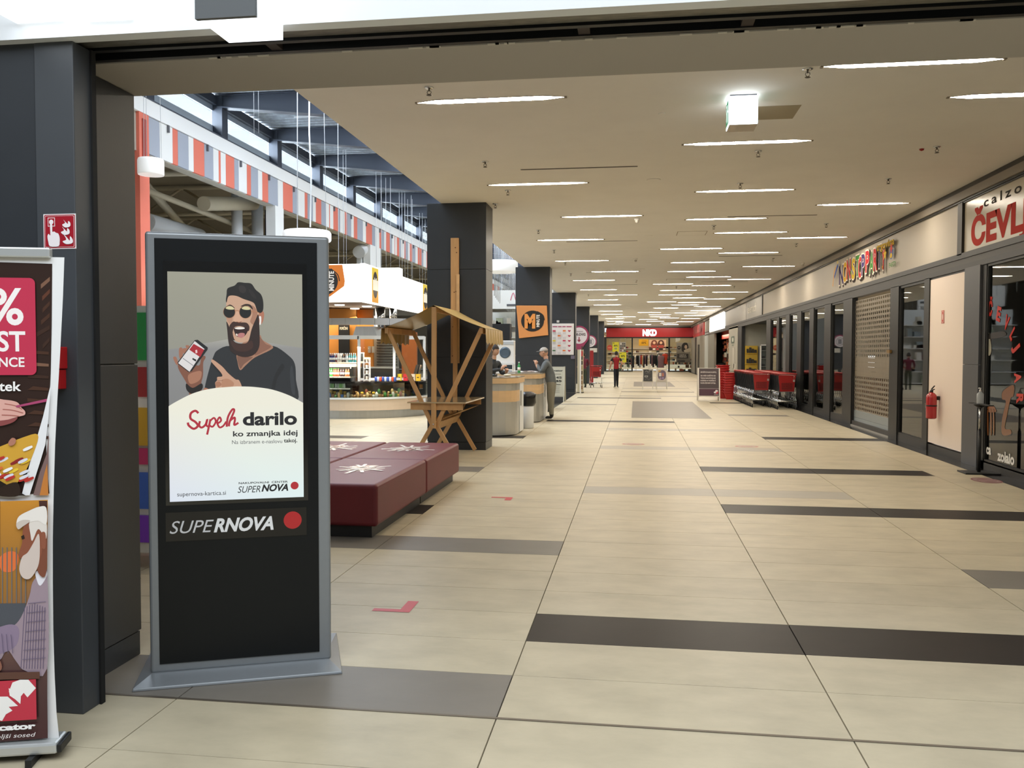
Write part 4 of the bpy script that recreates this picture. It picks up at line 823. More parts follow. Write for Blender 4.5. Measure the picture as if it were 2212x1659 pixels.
# white pendants
LITP = M('pendant_glow', (1, .99, .95), emit=1.5)
def pendant(x, y, z, r, h, lab, top=9.2, mat=WHITEM):
    o = thing('pendant_lamp', lab, 'lamp', (x, y, z), 0, 'round white pendant lamps in the hall')
    MB().lathe([(r*.97, 0), (r, .03), (r, h-.05), (r*.94, h), (.01, h+.01)], n=32).build('shade', M('pendant_white', '#f4f4f2', .4, emit=.35), o); MB().lathe([(r*.94, .004), (.01, .003)], n=32).build('diffuser', LITP, o)
    for k in range(3): t = 2*pi*k/3+.4; MB().tube([(r*.8*cos(t), r*.8*sin(t), h), (r*.7*cos(t), r*.7*sin(t), top-z)], .006, 4).build('cable', CB, o)
    return o
pendant(-8.67, 22, 4.58, .63, .26, 'wide flat white drum lamp hanging behind the kiosk display', 9.2)
pendant(-11.5, 19.3, 5.85, .3, .38, 'small white drum lamp in front of the red hall column', 9.42)
pendant(XY(1080, 38, 570), 38, 5.2, .8, .5, 'white drum lamp seen between the first two dark columns', 9.2)
pendant(XY(1105, 47, 570), 47, 4.6, .9, .35, 'farther flat white drum lamp between the first two dark columns', 9.2)
# far left side: shelving, signs and appliances seen between the columns
random.seed(14)
sh_ = thing('market_shelving', 'tall white shelving full of goods seen between the first two dark columns', 'shelf', (-7, 47, 0))
for z in (.1, .7, 1.3, 1.9, 2.5, 3.1): MB().box(-9.5, -4.2, 47, 47.6, z-.04, z).build('shelf_board', WHITE, sh_, True)
MB().box(-9.5, -4.2, 47.6, 47.66, 0, 3.9).build('back_panel', M('shelf_back', '#dfe2e0', .6), sh_, True)
for k in range(90):
    x = random.uniform(-8.6, -4.4); z = random.choice([.1, .7, 1.3, 1.9, 2.5, 3.1]); c = random.choice(['#c03a34', '#e5e2da', '#7f8c96', '#dcd6c6', '#9aa5aa', '#b9c4b0'])
    tag(MB().box(x, x+random.uniform(.15, .4), 47.05, 47.4, z, z+random.uniform(.15, .45)).build('carton', M('carton_'+c[1:], c, .6)), hue(c)+' small carton on the tall white shelving between the columns', 'carton', 'cartons on the tall white shelving')
o = thing('overhead_sign', 'long pale sign with faint red letters above the shelves between columns', 'sign', (-6, 46, 4)); MB().box(-8.5, -4.4, 46, 46.06, 4.0, 5.0).build('board', M('pale_board', '#e6e6e2', .5), o, True); a = Art((-8.3, 45.99, 4.2), (1, 0, 0), (0, 0, 1), eps=.003); [a.stroke([(1.6+k*.5, .25), (1.75+k*.5, .65), (1.9+k*.5, .25), (2.0+k*.5, .5)], .05, '#c97b8c') for k in range(4)]; a.rect(1.4, -.05, 3.8, .05, '#55565a'); a.build('sheet', INK, o)
MB().tube([(-7, 46.03, 5), (-7, 46.03, 9.3)], .01, 4).build('cable', CB, o, True); MB().tube([(-5, 46.03, 5), (-5, 46.03, 9.3)], .01, 4).build('cable', CB, o, True)
bx_ = XY(1079, 33); o = thing('black_cabinet', 'black cabinet standing behind the snack bar between the columns', 'cabinet', (bx_, 33, 0)); MB().box(bx_-.3, XY(1101, 33), 33, 33.5, 0, 2.75).build('body', BLACK, o, True); MB().box(bx_-.3, XY(1101, 33), 32.98, 33, 1.8, 1.84).build('trim', FRAMEL, o, True)
wm = XY(1091, 30); o = thing('washing_machine', 'white washing machine with a dark round door behind the snack bar', 'washing machine', (wm, 30, 1.25)); MB().box(-.32, .32, 0, .55, 0, .8).build('body', WHITE, o, bevel=.02); MB().lathe([(.19, 0), (.2, .01), (.14, .03), (.13, .02)], n=20).build('door', M('door_ring', '#5a6a78', .3, .4), o); d = kids(o)[-1]; d.rotation_euler = (pi/2, 0, 0); d.location = (.0, -.0, .38)
MB().box(-.3, .3, -.012, 0, .66, .78).build('control_panel', M('panel_grey', '#b9bdc0', .4), o)
o = thing('appliance_table', 'white display plinth carrying the washing machine', 'plinth', (wm, 30.3, 0)); MB().box(-.6, .6, -.35, .35, 0, 1.21).build('body', WHITE, o); MB().box(-.62, .62, -.37, .37, 1.21, 1.25).build('top', WHITEM, o)
o = thing('poster_card', 'small white price card with dark picture below the washing machine', 'card', (wm, 29.9, .9)); MB().box(-.05, .3, -.01, 0, 0, .35).build('board', WHITE, o); a = Art((-.03, -.012, .05), (1, 0, 0), (0, 0, 1)); a.rect(0, .1, .3, .25, '#25303a'); a.rect(0, 0, .3, .05, '#7a8a9a'); a.build('sheet', INK, o, world=False)
# colourful toy machine glimpsed between the first column and the kiosk
tx = -3.86; ty = 5.9; tm = thing('toy_machine', 'tall colourful toy vending machine glimpsed behind the dark kiosk', 'vending machine', (tx, ty, 0))
MB().box(tx-.35, tx+.45, ty, ty+.6, .12, 1.95).build('body', M('machine_white', '#dad7d2', .4), tm, True)
for x in (-.3, .38):
    for y in (.05, .5): MB().box(tx+x-.03, tx+x+.03, ty+y, ty+y+.05, 0, .12).build('foot', BLACK, tm, True)
zz = [(1.55, 1.9, '#1f9a4a'), (1.28, 1.5, '#a3282c'), (.92, 1.2, '#d4a32a'), (.78, .9, '#c9306a'), (.45, .72, '#3a64c4'), (.2, .4, '#7b2fc0')]
for z0, z1, c in zz: MB().box(tx-.33, tx+.43, ty-.02, ty, z0, z1).build('front_panel', M('toy_'+c[1:], c, .35), tm, True)
for k in range(2): MB().lathe([(.05, 0), (.05, .02), (.01, .05)], (0, 0, 0), 10).build('bulb', M('bulb_glow', (1, .95, .9), emit=3), tm); d = kids(tm)[-1]; d.location = (.0+.1*k, -.05, 1.51-.3*k)
MB().tube([(tx+.1, ty-.05, .3), (tx+.12, ty-.15, .12), (tx+.05, ty-.25, .02), (tx+.4, ty-.3, .01)], .008, 5).build('cable', BLACK, tm, True)
# ================================================================== snack kiosk island
KW = M('kiosk_laminate', '#cfbca6', .45, noise=.05, nscale=3, stretch=(.3, .3, 4)); KO = M('kiosk_orange', '#d08a3c', .5); KS = M('kiosk_white_glow', (1, .97, .90), emit=1.5)
ks = thing('snack_kiosk', 'round fronted snack kiosk island with white lit canopy and glass display', 'kiosk', (-7.5, 23, 0))
foot = [(-11, 20.1), (-9, 20.1), (-7.6, 20.1), (-7.0, 20.13), (-6.5, 20.28), (-6.05, 20.55), (-5.7, 20.95), (-5.45, 21.5), (-5.35, 22.2), (-5.3, 24), (-5.3, 26.5)]
def off(pts, d):
    out = []
    for i, p in enumerate(pts):
        a_ = Vector(pts[max(i-1, 0)]); c_ = Vector(pts[min(i+1, len(pts)-1)]); t = (c_-a_).normalized(); out.append((p[0]+t.y*d, p[1]-t.x*d))
    return out
ft = crom(foot, 3, False)
def band(d0, d1, z0, z1, name, m, z0b=None, z1b=None, par=ks):
    A = off(ft, -d0); B = off(ft, -d1); n = len(A); vs = [(x, y, z0) for x, y in A]+[(x, y, z1) for x, y in A]+[(x, y, z1 if z1b is None else z1b) for x, y in B]+[(x, y, z0 if z0b is None else z0b) for x, y in B]
    fs = []
    for i in range(n-1):
        for k in range(4): a_, b_ = k*n, ((k+1) % 4)*n; fs.append((a_+i, a_+i+1, b_+i+1, b_+i))
    fs += [(0, n, 2*n, 3*n), (n-1, 2*n-1, 3*n-1, 4*n-1)]
    b = MB(); b.add(vs, fs, 0, False); return b.build(name, m, par, True)
band(.10, .16, 0, .2, 'kick_plate', STEEL); band(.02, .14, .2, .47, 'front_panel', KW); band(0, .2, .47, .51, 'rail', WHITEM); band(.14, .9, .46, .5, 'display_shelf', M('display_white', '#e9e2d2', .5))
band(.04, .05, .51, .86, 'display_glass', CLEAR, z0b=.51, z1b=.86); band(.04, .5, .86, .87, 'display_top', CLEAR); band(.42, .95, .80, .9, 'worktop', M('worktop_dark', '#3c3835', .35)); band(.9, .95, .05, .8, 'inner_panel', KW)
# posts and header of the glass screen
hx = lambda p, Y: XY(p, Y)
fr = MB(); Yf = 20.75
for p in (776, 917): x = hx(p, Yf if p < 900 else 21.6); yy = Yf if p < 900 else 21.6; fr.box(x-.03, x+.03, yy-.03, yy+.03, .9, 2.03)
x0_, x1_ = -9.5, hx(776, Yf); fr.box(x0_, x1_, Yf-.03, Yf+.03, 1.95, 2.05); fr.bar((x1_, Yf, 2.0), (hx(917, 21.6), 21.6, 2.0), .06, .09); fr.bar((x1_, Yf, .95), (hx(917, 21.6), 21.6, .95), .06, .06)
x = hx(855, 21.3); fr.box(x-.03, x+.03, 21.15, 21.2, .9, 1.95)
fr.build('screen_frame', WHITEM, ks, True)
g = MB(); g.quad((x1_, Yf, .98), (hx(917, 21.6), 21.6, .98), (hx(917, 21.6), 21.6, 1.96), (x1_, Yf, 1.96)); g.build('screen_glass', CLEAR, ks, True)
# canopy
def canopy_panel(p0, p1, z0, z1, name='canopy_panel'): 
    b = MB(); b.bar((p0[0], p0[1], (z0+z1)/2), (p1[0], p1[1], (z0+z1)/2), .1, z1-z0); return b.build(name, KS, ks, True)
canopy_panel((-12, 20.0), (-6.5, 20.0), 2.83, 3.74); canopy_panel((-6.5, 20.0), (-6.62, 27.6), 2.83, 3.76)
MB().box(-12, -6.55, 20.05, 27.6, 2.84, 2.9).build('canopy_ceiling', M('canopy_dark', '#2b2724', .6), ks, True)
MB().box(-12, -6.55, 20.05, 27.6, 3.6, 3.62).build('canopy_top', WHITEM, ks, True)
for (p, Y) in ((-8.2, 21), (-7.5, 21.2), (-7.0, 21.9), (-7.7, 23)):
    MB().lathe([(.13, 0), (.12, -.02)], (p, Y, 2.84), 16).build('spotlight', M('spot_glow', (1, .93, .8), emit=5), ks, True)
area('kiosk_light', (-8, 22.5, 2.8), (-7.4, 21.6, 0), 3, 3, 210, (1, .86, .66)); area('kiosk_display_light', (-6.7, 20.7, 1.75), (-6.8, 20.6, .5), 2.2, .3, 80, (1, .88, .7))
def kart(p0, p1, Y0, z0, z1, draw, name='canopy_print'):
    pass
c = aY(714, 613, 19.94); a = Art((-8.3, 19.94, 2.83), (1, 0, 0), (0, 0, 1), eps=.004)
xe = XY(745, 19.94, 600); L = xe+8.3
a.poly([(L-1.0, .1), (L-.38, .13), (L-.02, .38), (L, .5), (L-.06, .89), (L-1.0, .89)], '#e07c1c'); a.ell(L-.55, .5, .38, .34, '#1b1715', 28); a.stroke([(L-.35, .8), (L-.18, .66), (L-.13, .5)], .025, '#1b1715')
a.rect(L-.75, .3, L-.42, .72, '#e07c1c'); a.text('MINUTE', L-.27, .27, .12, '#f4efe6', width=.47, bold=.03, rot=pi/2); a.build('canopy_print', attrmat('canopy_ink', .9), ks)
for pa, pb in ((798, 813), (909, 921)):
    ya_, yb_ = aX(pa, 620, -6.5).y, aX(pb, 620, -6.5).y; a = Art((-6.44, ya_, 2.86), (-.016, 1, 0), (0, 0, 1), eps=.004); w_ = yb_-ya_
    a.rect(0, 0, w_, .86, '#efa02c', ['#efa02c', '#efa02c', '#efd23c', '#efd23c']); a.ell(w_/2, .44, w_*.38, .33, '#2a221e', 24); a.rect(w_*.1, .3, w_*.9, .56, '#fff6dd'); a.text('M', w_*.32, .48, .14, '#fff6dd', width=w_*.36); a.build('canopy_print', attrmat('canopy_ink', .9), ks)
o = thing('small_light_sign', 'small white sign box rising above the kiosk canopy', 'sign', (-7.5, 24, 3.62)); q0, q1 = XY(812, 25, 580), XY(862, 25, 580); MB().box(q0, q1, 25, 25.4, 3.65, 4.15).build('box', KS, o, True); a = Art((q0, 24.99, 3.65), (1, 0, 0), (0, 0, 1), eps=.004); a.poly([(.05, .1), (.2, .3), (.35, .18), (.5, .25), (.6, .1)], '#8d8d9c'); a.build('print', attrmat('canopy_ink', .9), o)
# inside of the kiosk: orange back wall, menu board, hood, ring
MB().box(-9.5, XY(770, 23.2), 23.2, 23.3, 0, 2.84).build('back_wall', KO, ks, True); MB().box(XY(770, 23.6), XY(806, 23.6), 23.6, 23.7, 0, 2.84).build('back_wall', KO, ks, True); MB().box(XY(868, 24), XY(900, 24), 24, 24.1, 0, 2.2).build('back_wall', M('kiosk_rust', '#b5652c', .5), ks, True)
MB().box(XY(806, 24), XY(860, 24), 24, 24.1, 0, 2.3).build('back_wall', M('kiosk_grey', '#8f9492', .4), ks, True)
for k in range(12): MB().box(XY(814, 23.98), XY(858, 23.98), 23.97, 24, 1.1+k*.08, 1.12+k*.08).build('shelf_line', FRAMEL, ks, True)
b = MB(); n = 20
vs = []
for k in range(n+1):
    t = pi*(1.05-k/n*1.05)+.1; vs.append((-7.2+2.0*cos(t)*1.1, 23.2-2.3*sin(t)))
b2 = MB()
for (xa_, ya_), (xb_, yb_) in zip(vs, vs[1:]): b2.bar((xa_, ya_, 2.4), (xb_, yb_, 2.4), .08, .17)
b2.build('ring_beam', M('ring_grey', '#b4b6ba', .5, 0), ks, True)
b = MB(); b.prism([(XY(770, 22.6), 2.05), (XY(822, 22.6), 2.05), (XY(815, 22.6), 2.32), (XY(777, 22.6), 2.32)], 22.3, 23.1, axis='y'); b.build('extractor_hood', STEEL, ks, True)
MB().tube([(XY(822, 22.9), 22.9, 2.3), (XY(822, 22.9), 22.9, 2.84)], .13, 14).build('duct', CHROME, ks, True); MB().tube([(XY(850, 23.2), 23.2, 2.5), (XY(850, 23.2), 23.2, 2.84)], .1, 14).build('duct', CHROME, ks, True)
mb = thing('menu_board', 'narrow black menu board on the orange kiosk wall', 'menu board', (-7.5, 23.1, 1.4)); x0_, x1_ = XY(732, 23.1), XY(755, 23.1); z0_, z1_ = aY(740, 765, 23.1).z, aY(740, 702, 23.1).z; MB().box(x0_, x1_, 23.1, 23.14, z0_, z1_).build('board', BLACK, mb, True); a = Art((x0_, 23.09, z0_), (1, 0, 0), (0, 0, 1), eps=.003); a.text('POPEČENI', .04, z1_-z0_-.13, .07, '#e6dfc8', width=x1_-x0_-.08, bold=.03); a.build('lettering', INK, mb)
for k, p in enumerate((798, 806)): tag(MB().box(XY(p-3, 23.55), XY(p+3, 23.55), 23.56, 23.58, aY(p, 762, 23.55).z, aY(p, 748, 23.55).z).build('wall_notice', M('notice_grey', '#b5b1a8', .6)), ['left of two small grey notices on the kiosk back wall', 'right of two small grey notices on the kiosk back wall'][k], 'notice')
# worktop machines
o = thing('coffee_machine', 'dark coffee machine on the kiosk worktop', 'coffee machine', (-6.9, 22.4, .9)); x_ = XY(818, 22.2); MB().box(x_-.5, x_+.45, 22.1, 22.6, .9, 1.2).build('body', M('machine_dark', '#2b2c2d', .3, .4), o, True); MB().box(x_-.5, x_+.45, 22.05, 22.6, 1.2, 1.24).build('top', STEEL, o, True); MB().tube([(x_-.2, 22.05, 1.1), (x_-.2, 22.0, 1.0)], .02, 6).build('spout', CHROME, o, True)
MB().box(XY(790, 22), XY(905, 22), 21.9, 22.9, 0, .9).build('back_counter', M('counter_dark', '#46423d', .4), ks, True)
def kthing(nm, lab, cat, p, Y, z, grp=None): return thing(nm, lab, cat, (XY(p, Y), Y, z), 0, grp)
o = kthing('till', 'black till with tilted screen at the right end of the kiosk', 'till', 898, 21.6, .9); MB().box(-.12, .12, -.1, .1, 0, .1).build('base', BLACK, o); MB().bar((-.02, 0, .1), (.05, .05, .4), .22, .03, mi=0).build('screen', BLACK, o); MB().bar((.03, .06, .12), (.12, .1, .4), .24, .02).build('stand', M('till_beige', '#cbb493', .5), o)
for p, c, lab in ((807, '#e2c21e', 'yellow cardboard box on the kiosk counter'), (824, '#c2242a', 'red cardboard box beside the yellow box on the kiosk counter'), (850, '#d6c6b0', 'pale box near the kiosk till'), (862, '#e0b22a', 'orange yellow box at the right end of the kiosk counter')):
    o = kthing('sauce_box', lab, 'box', {807: 864, 824: 877, 850: 893, 862: 904}[p], 21.3, .9); MB().box(-.055, .055, -.05, .05, 0, .17).build('carton', M('kbox_'+c[1:], c, .5), o); MB().box(-.057, .057, -.052, .052, .165, .175).build('lid', M('kbox_'+c[1:], c, .5), o)
    a = Art((-.04, -.0535, .04), (1, 0, 0), (0, 0, 1)); a.ell(.04, .05, .03, .012, '#3a2a20'); a.build('print', INK, o, world=False)
o = kthing('card_reader_stand', 'white framed payment screen on the kiosk counter', 'screen', 783, 20.9, .9); MB().box(-.05, .05, -.02, .02, .45, .72).build('case', WHITE, o, bevel=.005); MB().box(-.035, .03, -.024, -.02, .5, .7).build('screen', BLACK, o); MB().box(-.015, .015, -.01, .01, 0, .45).build('stand', FRAMEL, o)
o = kthing('white_card', 'blank rounded white card standing above the drinks shelf', 'card', 731, 20.7, 1.36); MB().box(-.11, .11, -.006, .006, .0, .24).build('board', WHITE, o, bevel=.005); MB().box(-.05, .05, 0, .04, 0, .01).build('foot', WHITE, o)
o = kthing('snack_rack', 'white wire rack with small snack bags on the kiosk counter', 'rack', 793, 20.62, .9); b = MB()
for x in (-.07, .07): b.box(x-.006, x+.006, -.05, -.04, 0, .56); b.box(x-.006, x+.006, .04, .05, 0, .56)
b.build('frame', WHITEM, o)
for k in range(4): MB().box(-.07, .07, -.05, .05, .04+k*.14, .05+k*.14).build('tray', WHITEM, o)
MB().box(-.075, .075, -.055, .055, .55, .6).build('header', M('rack_header', '#d8cf9c', .5), o)
random.seed(6)
for k in range(4):
    for j in range(3): tag(MB().lathe([(.018, 0), (.024, .03), (.022, .07), (.012, .085)], (o.location.x-.045+j*.045, o.location.y-.02, .95+k*.14+.0), 8).build('snack_bag', M(['bag_grey', 'bag_white'][j % 2], ['#5a5048', '#c9c2b6'][j % 2], .5)), 'small snack bag on the white wire rack', 'snack bag', 'snack bags on the wire rack')
# drinks shelves at the left of the kiosk
ds = thing('drinks_cooler', 'open drinks cooler with lit shelves at the left end of the kiosk', 'cooler', (-7.6, 20.5, 0))
XL, XRr = -9.3, XY(758, 20.35); b = MB(); b.box(XRr-.0, XRr+.03, 20.3, 20.9, .5, 1.35); b.build('side_panel', CLEAR, ds, True); MB().box(XL, XRr, 20.85, 20.9, .5, 1.35).build('back_panel', M('cooler_dark', '#2d2a26', .5), ds, True)
z_sh = [aY(730, 782, 20.35).z, aY(730, 813, 20.35).z, aY(730, 838, 20.35).z]
for k, z in enumerate(z_sh): MB().box(XL, XRr, 20.3, 20.85, z-.035, z-.005).build('shelf', M('shelf_cream', '#ddd4c4', .5), ds, True); a = Art((XL, 20.295, z-.035), (1, 0, 0), (0, 0, 1)); [a.rect(1.0+j*.12, .004, 1.08+j*.12, .026, '#f4f0e6') for j in range(10)]; a.build('price_strip', INK, ds)
MB().box(XL, XRr, 20.25, 20.8, z_sh[0]-.12, z_sh[0]-.05).build('light_canopy', M('cooler_glow', (1, .85, .6), emit=1.6), ds, True)
area('cooler_light', (-7.6, 20.28, z_sh[0]-.13), (-7.6, 20.6, .8), 1.6, .1, 14, (1, .93, .82))
BOT = {}
def bottle(x, y, z, c, cap, h, lab, grp, r=.028):
    key = (c, cap, h, r)
    if key not in BOT:
        o = thing('drink_bottle', lab, 'bottle', (x, y, z), 0, grp); MB().lathe([(r*.9, 0), (r, .01), (r, h*.6), (r*.45, h*.82), (r*.4, h*.93)], n=12).build('bottle_body', M('drink_'+c[1:], c, .15, coat=.5), o); MB().lathe([(r*.48, h*.92), (r*.48, h)], n=10).build('cap', M('cap_'+cap[1:], cap, .4), o); MB().lathe([(r*1.02, h*.22), (r*1.02, h*.5)], n=12).build('label', M('label_white', '#d9d6ce', .5), o)
        BOT[key] = (o, family(o)); return o
    o, t = BOT[key]; return dup(o, (x, y, z), 0, lab, grp, t)
def can(x, y, z, c, lab, grp):
    if c not in BOT:
        o = thing('drink_can', lab, 'can', (x, y, z), 0, grp); MB().lathe([(.024, 0), (.03, .01), (.03, .105), (.024, .115)], n=12).build('can_body', M('can_'+c[1:], c, .25, .3), o); MB().lathe([(.023, .116), (.001, .1165)], n=12).build('lid', STEEL, o); BOT[c] = (o, family(o)); return o
    o, t = BOT[c]; return dup(o, (x, y, z), 0, lab, grp, t)
random.seed(12)
for i, p in enumerate([714, 718, 722, 727, 731, 736, 741, 746, 750, 755, 759, 764, 768]):
    c = ['#16214e', '#1a2a6c', '#16214e', '#6c1a22', '#d8cfc0', '#d2cabb', '#17161a', '#2b2a33', '#d4e3e2', '#2b8f95', '#2b8f95', '#48a9ad', '#2b7f88'][i]
    bottle(XY(p, 20.45), 20.45, z_sh[0]-.003, c, '#e5e5e5', .22, '%s drink bottle, %s from the left on top of the drinks cooler' % (['dark blue', 'blue', 'dark blue', 'dark red', 'pale', 'pale', 'black', 'dark', 'clear', 'teal', 'teal', 'light teal', 'teal'][i], ORD[i]), 'bottles on the top shelf')
for i, p in enumerate([713, 717, 722, 726, 731, 737, 742, 748, 753]):
    c = ['#2f9e3f', '#2f9e3f', '#d4532a', '#d4532a', '#d4532a', '#3b1c1c', '#3b1c1c', '#b8642c', '#b8642c'][i]
    bottle(XY(p, 20.42), 20.42, z_sh[1]-.003, c, '#2b2b2b' if i > 4 else '#3fae4a', .2, '%s drink bottle, %s from the left on the middle cooler shelf' % (['green', 'green', 'orange red', 'orange red', 'orange red', 'dark', 'dark', 'brown', 'brown'][i], ORD[i]), 'bottles on the middle shelf')
for i, p in enumerate([712, 716, 720, 726, 731, 735, 740, 744]): can(XY(p, 20.42), 20.42, z_sh[2]-.003, ['#b9c4b6', '#7fb06a', '#9cc28a', '#c9d2c6'][i % 4], 'pale green drink can, %s from the left on the lowest cooler shelf' % ORD[i], 'cans on the lowest shelf')
for i in range(9):
    p = 812+i*5.2; x = XY(p, 20.75); can(x, 20.75, .9, ['#3a56a8', '#cdd6e6', '#d8573a', '#3a56a8', '#cfd8e2'][i % 5], '%s drink can, %s from the left in the row on the kiosk worktop' % (['blue', 'white', 'orange', 'blue', 'white'][i % 5], ORD[i]), 'cans on the worktop')
# sandwiches and rolls in the curved display
SND = {}
pts_ = off(ft, -.32); Ls = []
for i in range(len(pts_)-1):
    n = max(1, int((Vector(pts_[i+1])-Vector(pts_[i])).length/.1)); Ls += [(Vector(pts_[i])*(1-k/n)+Vector(pts_[i+1])*(k/n)) for k in range(n)]
random.seed(19); ct = 0
pal2 = ['#b88a4e', '#a0703c', '#caa56c', '#8c5a2e', '#d8b67c', '#c79a5c', '#3f7a2e', '#dcb22c', '#3b6aa8', '#cfc8b8', '#9a4a30']
for row, dd in ((0, .0), (1, .13)):
    pq = off(ft, -(.24+row*.14))
    for i in range(len(pq)-1):
        A0, B0 = Vector(pq[i]), Vector(pq[i+1]); n = max(1, round((B0-A0).length/.095))
        for k in range(n):
            p = A0.lerp(B0, (k+.5)/n)
            if p.x < -7.9 or p.y > 21.7: continue
            c = random.choice(pal2); kind = ct % 3; key = (c, kind)
            if key not in SND:
                o = thing('sandwich' if kind < 2 else 'salad_cup', '', 'food', (p.x, p.y, .502)); b = MB()
                if kind == 0: b.sph((0, 0, .04), .036, .06, .036, 10)
                elif kind == 1: b.lathe([(.03, 0), (.042, .05), (.04, .1), (.015, .14)], n=9)
                else: b.lathe([(.032, 0), (.04, .075), (.038, .085)], n=10)
                b.build('filling', M('food_'+c[1:], c, .6), o); b = MB(); b.box(-.03, .03, -.045, .045, -.001, .004); b.build('wrapper', M('paper_wrap', '#d6cdb8', .6), o); SND[key] = (o, family(o))
            else: o = dup(SND[key][0], (p.x, p.y, .502), random.uniform(-.6, .6), None, None, SND[key][1])
            o['label'] = '%s %s in the %s row of the curved glass food display' % (hue(c), ['roll on paper', 'twisted snack bag', 'snack cup'][kind], ['front', 'rear'][row]); o['group'] = 'food in the kiosk display'; o.location.z = .502+row*.07; ct += 1
            if row: o.location.z = .572
band(.33, .5, .502, .57, 'display_step', M('crate_brown', '#6d4a2e', .7))
# ================================================================== free standing advertising display (near left)
def onpl(px, py, A, ang):
    u = Vector((cos(ang), sin(ang), 0)); n = Vector((-sin(ang), cos(ang), 0)); d = ray(px, py); t = n.dot(A-CAM)/n.dot(d); q = CAM+d*t; return (q-A).dot(u), q.z
TA = radians(22.2); TO = Vector((-2.357, 3.857, 0))
tt = thing('advertising_display', 'tall dark digital advertising display with silver frame on a grey foot plate', 'advertising display', TO, TA)
SIL = M('satin_silver', '#8b8f92', .4, .45, noise=.03, nscale=30); NAVY = M('display_black', '#0d1012', .35, spec=.3)
b = MB(); b.box(.018, .885, -.0, .11, .035, 2.19); b.build('housing', SIL, tt, bevel=.014, seg=3)
MB().box(.062, .826, -.006, .0, .08, 2.158).build('front_panel', NAVY, tt, bevel=.002)
b = MB(); x0_, x1_, y0_, y1_ = -.045, .935, -.13, .49
b.add([(x0_, y0_, 0), (x1_, y0_, 0), (x1_, y1_, 0), (x0_, y1_, 0), (x0_+.004, y0_+.004, .014), (x1_-.004, y0_+.004, .014), (x1_-.004, y1_-.004, .014), (x0_+.004, y1_-.004, .014), (x0_+.07, -.012, .04), (x1_-.06, -.012, .04), (x1_-.06, .14, .04), (x0_+.07, .14, .04)],
      [(0, 3, 2, 1), (0, 1, 5, 4), (1, 2, 6, 5), (2, 3, 7, 6), (3, 0, 4, 7), (4, 5, 9, 8), (5, 6, 10, 9), (6, 7, 11, 10), (7, 4, 8, 11), (8, 9, 10, 11)]); b.build('foot_plate', SIL, tt, bevel=.004)
MB().box(.10, .775, -.0075, -.006, .86, 2.05).build('bezel', M('bezel_black', '#0a0b0c', .12, coat=.5), tt)
MB().box(.098, .766, -.0085, -.0075+.0015, .684, .826).build('logo_strip', M('strip_black', '#0c0b0c', .15), tt)
SW, SH = .633, 1.118
a = Art((.12, -.0078, .88), (1, 0, 0), (0, 0, 1), eps=.00018)
def q7(X, Y): return ((X-66)/774*SW, SH*(1-(Y-81)/1299))
def qm(X, Y): return q7(X*.4194, 107+Y*.4194)
gc = ['#a8a58d', '#8d8d8a', '#9b9d9a']
n = len(a.v); a.rect(0, 0, SW, SH, None, ['#858585', '#858584', '#a3a190', '#9c9b8a']); a.poly([(0, .42), (SW, .42), (SW, .75), (SW*.5, .80), (0, .74)], None, ['#828383', '#868686', '#929290', '#adaba1', '#8c8c8b'])
def C(pts, col, m=4): a.curve([qm(*p) for p in pts], col, m)
def Pm(pts, col): a.poly([qm(*p) for p in pts], col)
# shirt
C([(1000, 930), (820, 990), (760, 1080), (700, 1260), (640, 1500), (640, 1640), (1000, 1700), (1500, 1700), (1915, 1700), (1905, 1400), (1890, 1180), (1800, 1060), (1590, 930), (1400, 1000)], '#23262a')
C([(1700, 1180), (1600, 1350), (1560, 1520), (1600, 1560), (1640, 1380), (1740, 1230)], '#181a1d'); C([(1850, 1200), (1880, 1400), (1890, 1600), (1840, 1560), (1820, 1300)], '#32363a')
# neck and chest
C([(1390, 780), (1440, 850), (1580, 935), (1540, 990), (1330, 1090), (1200, 1200), (1125, 1262), (1090, 1150), (1080, 1040), (1150, 900)], '#a67a62'); C([(1390, 800), (1480, 900), (1560, 940), (1450, 1010), (1330, 1060), (1370, 950)], '#8a5f4c'); C([(1090, 1060), (1250, 1080), (1300, 1090), (1180, 1180), (1125, 1240)], '#7d5847')
# ear
C([(1400, 470), (1445, 450), (1465, 500), (1445, 600), (1400, 640), (1385, 560)], '#b0735a')
# face
C([(945, 300), (960, 250), (1100, 230), (1300, 260), (1380, 400), (1390, 560), (1370, 760), (1250, 860), (1100, 880), (990, 780), (950, 640), (945, 450)], '#c9a287')
C([(1290, 380), (1350, 420), (1375, 540), (1330, 640), (1270, 600), (1300, 500)], '#a87a62'); C([(960, 420), (945, 560), (1000, 640), (1030, 560), (1000, 480)], '#b98d74')
# hair
C([(940, 310), (950, 230), (965, 150), (1060, 110), (1110, 65), (1200, 70), (1290, 80), (1350, 160), (1420, 220), (1450, 300), (1455, 400), (1440, 460), (1400, 480), (1370, 460), (1340, 370), (1300, 330), (1180, 290), (1080, 250), (980, 255), (950, 340)], '#14110f'); C([(1120, 120), (1180, 110), (1220, 160), (1190, 210), (1130, 190)], '#2a2422'); C([(1250, 150), (1320, 200), (1360, 280), (1300, 260)], '#221d1b')
# eyebrows
C([(945, 400), (990, 370), (1030, 385), (1060, 420), (1000, 400)], '#2b1c15'); C([(1140, 395), (1200, 360), (1270, 365), (1305, 410), (1300, 430), (1240, 385)], '#2b1c15')
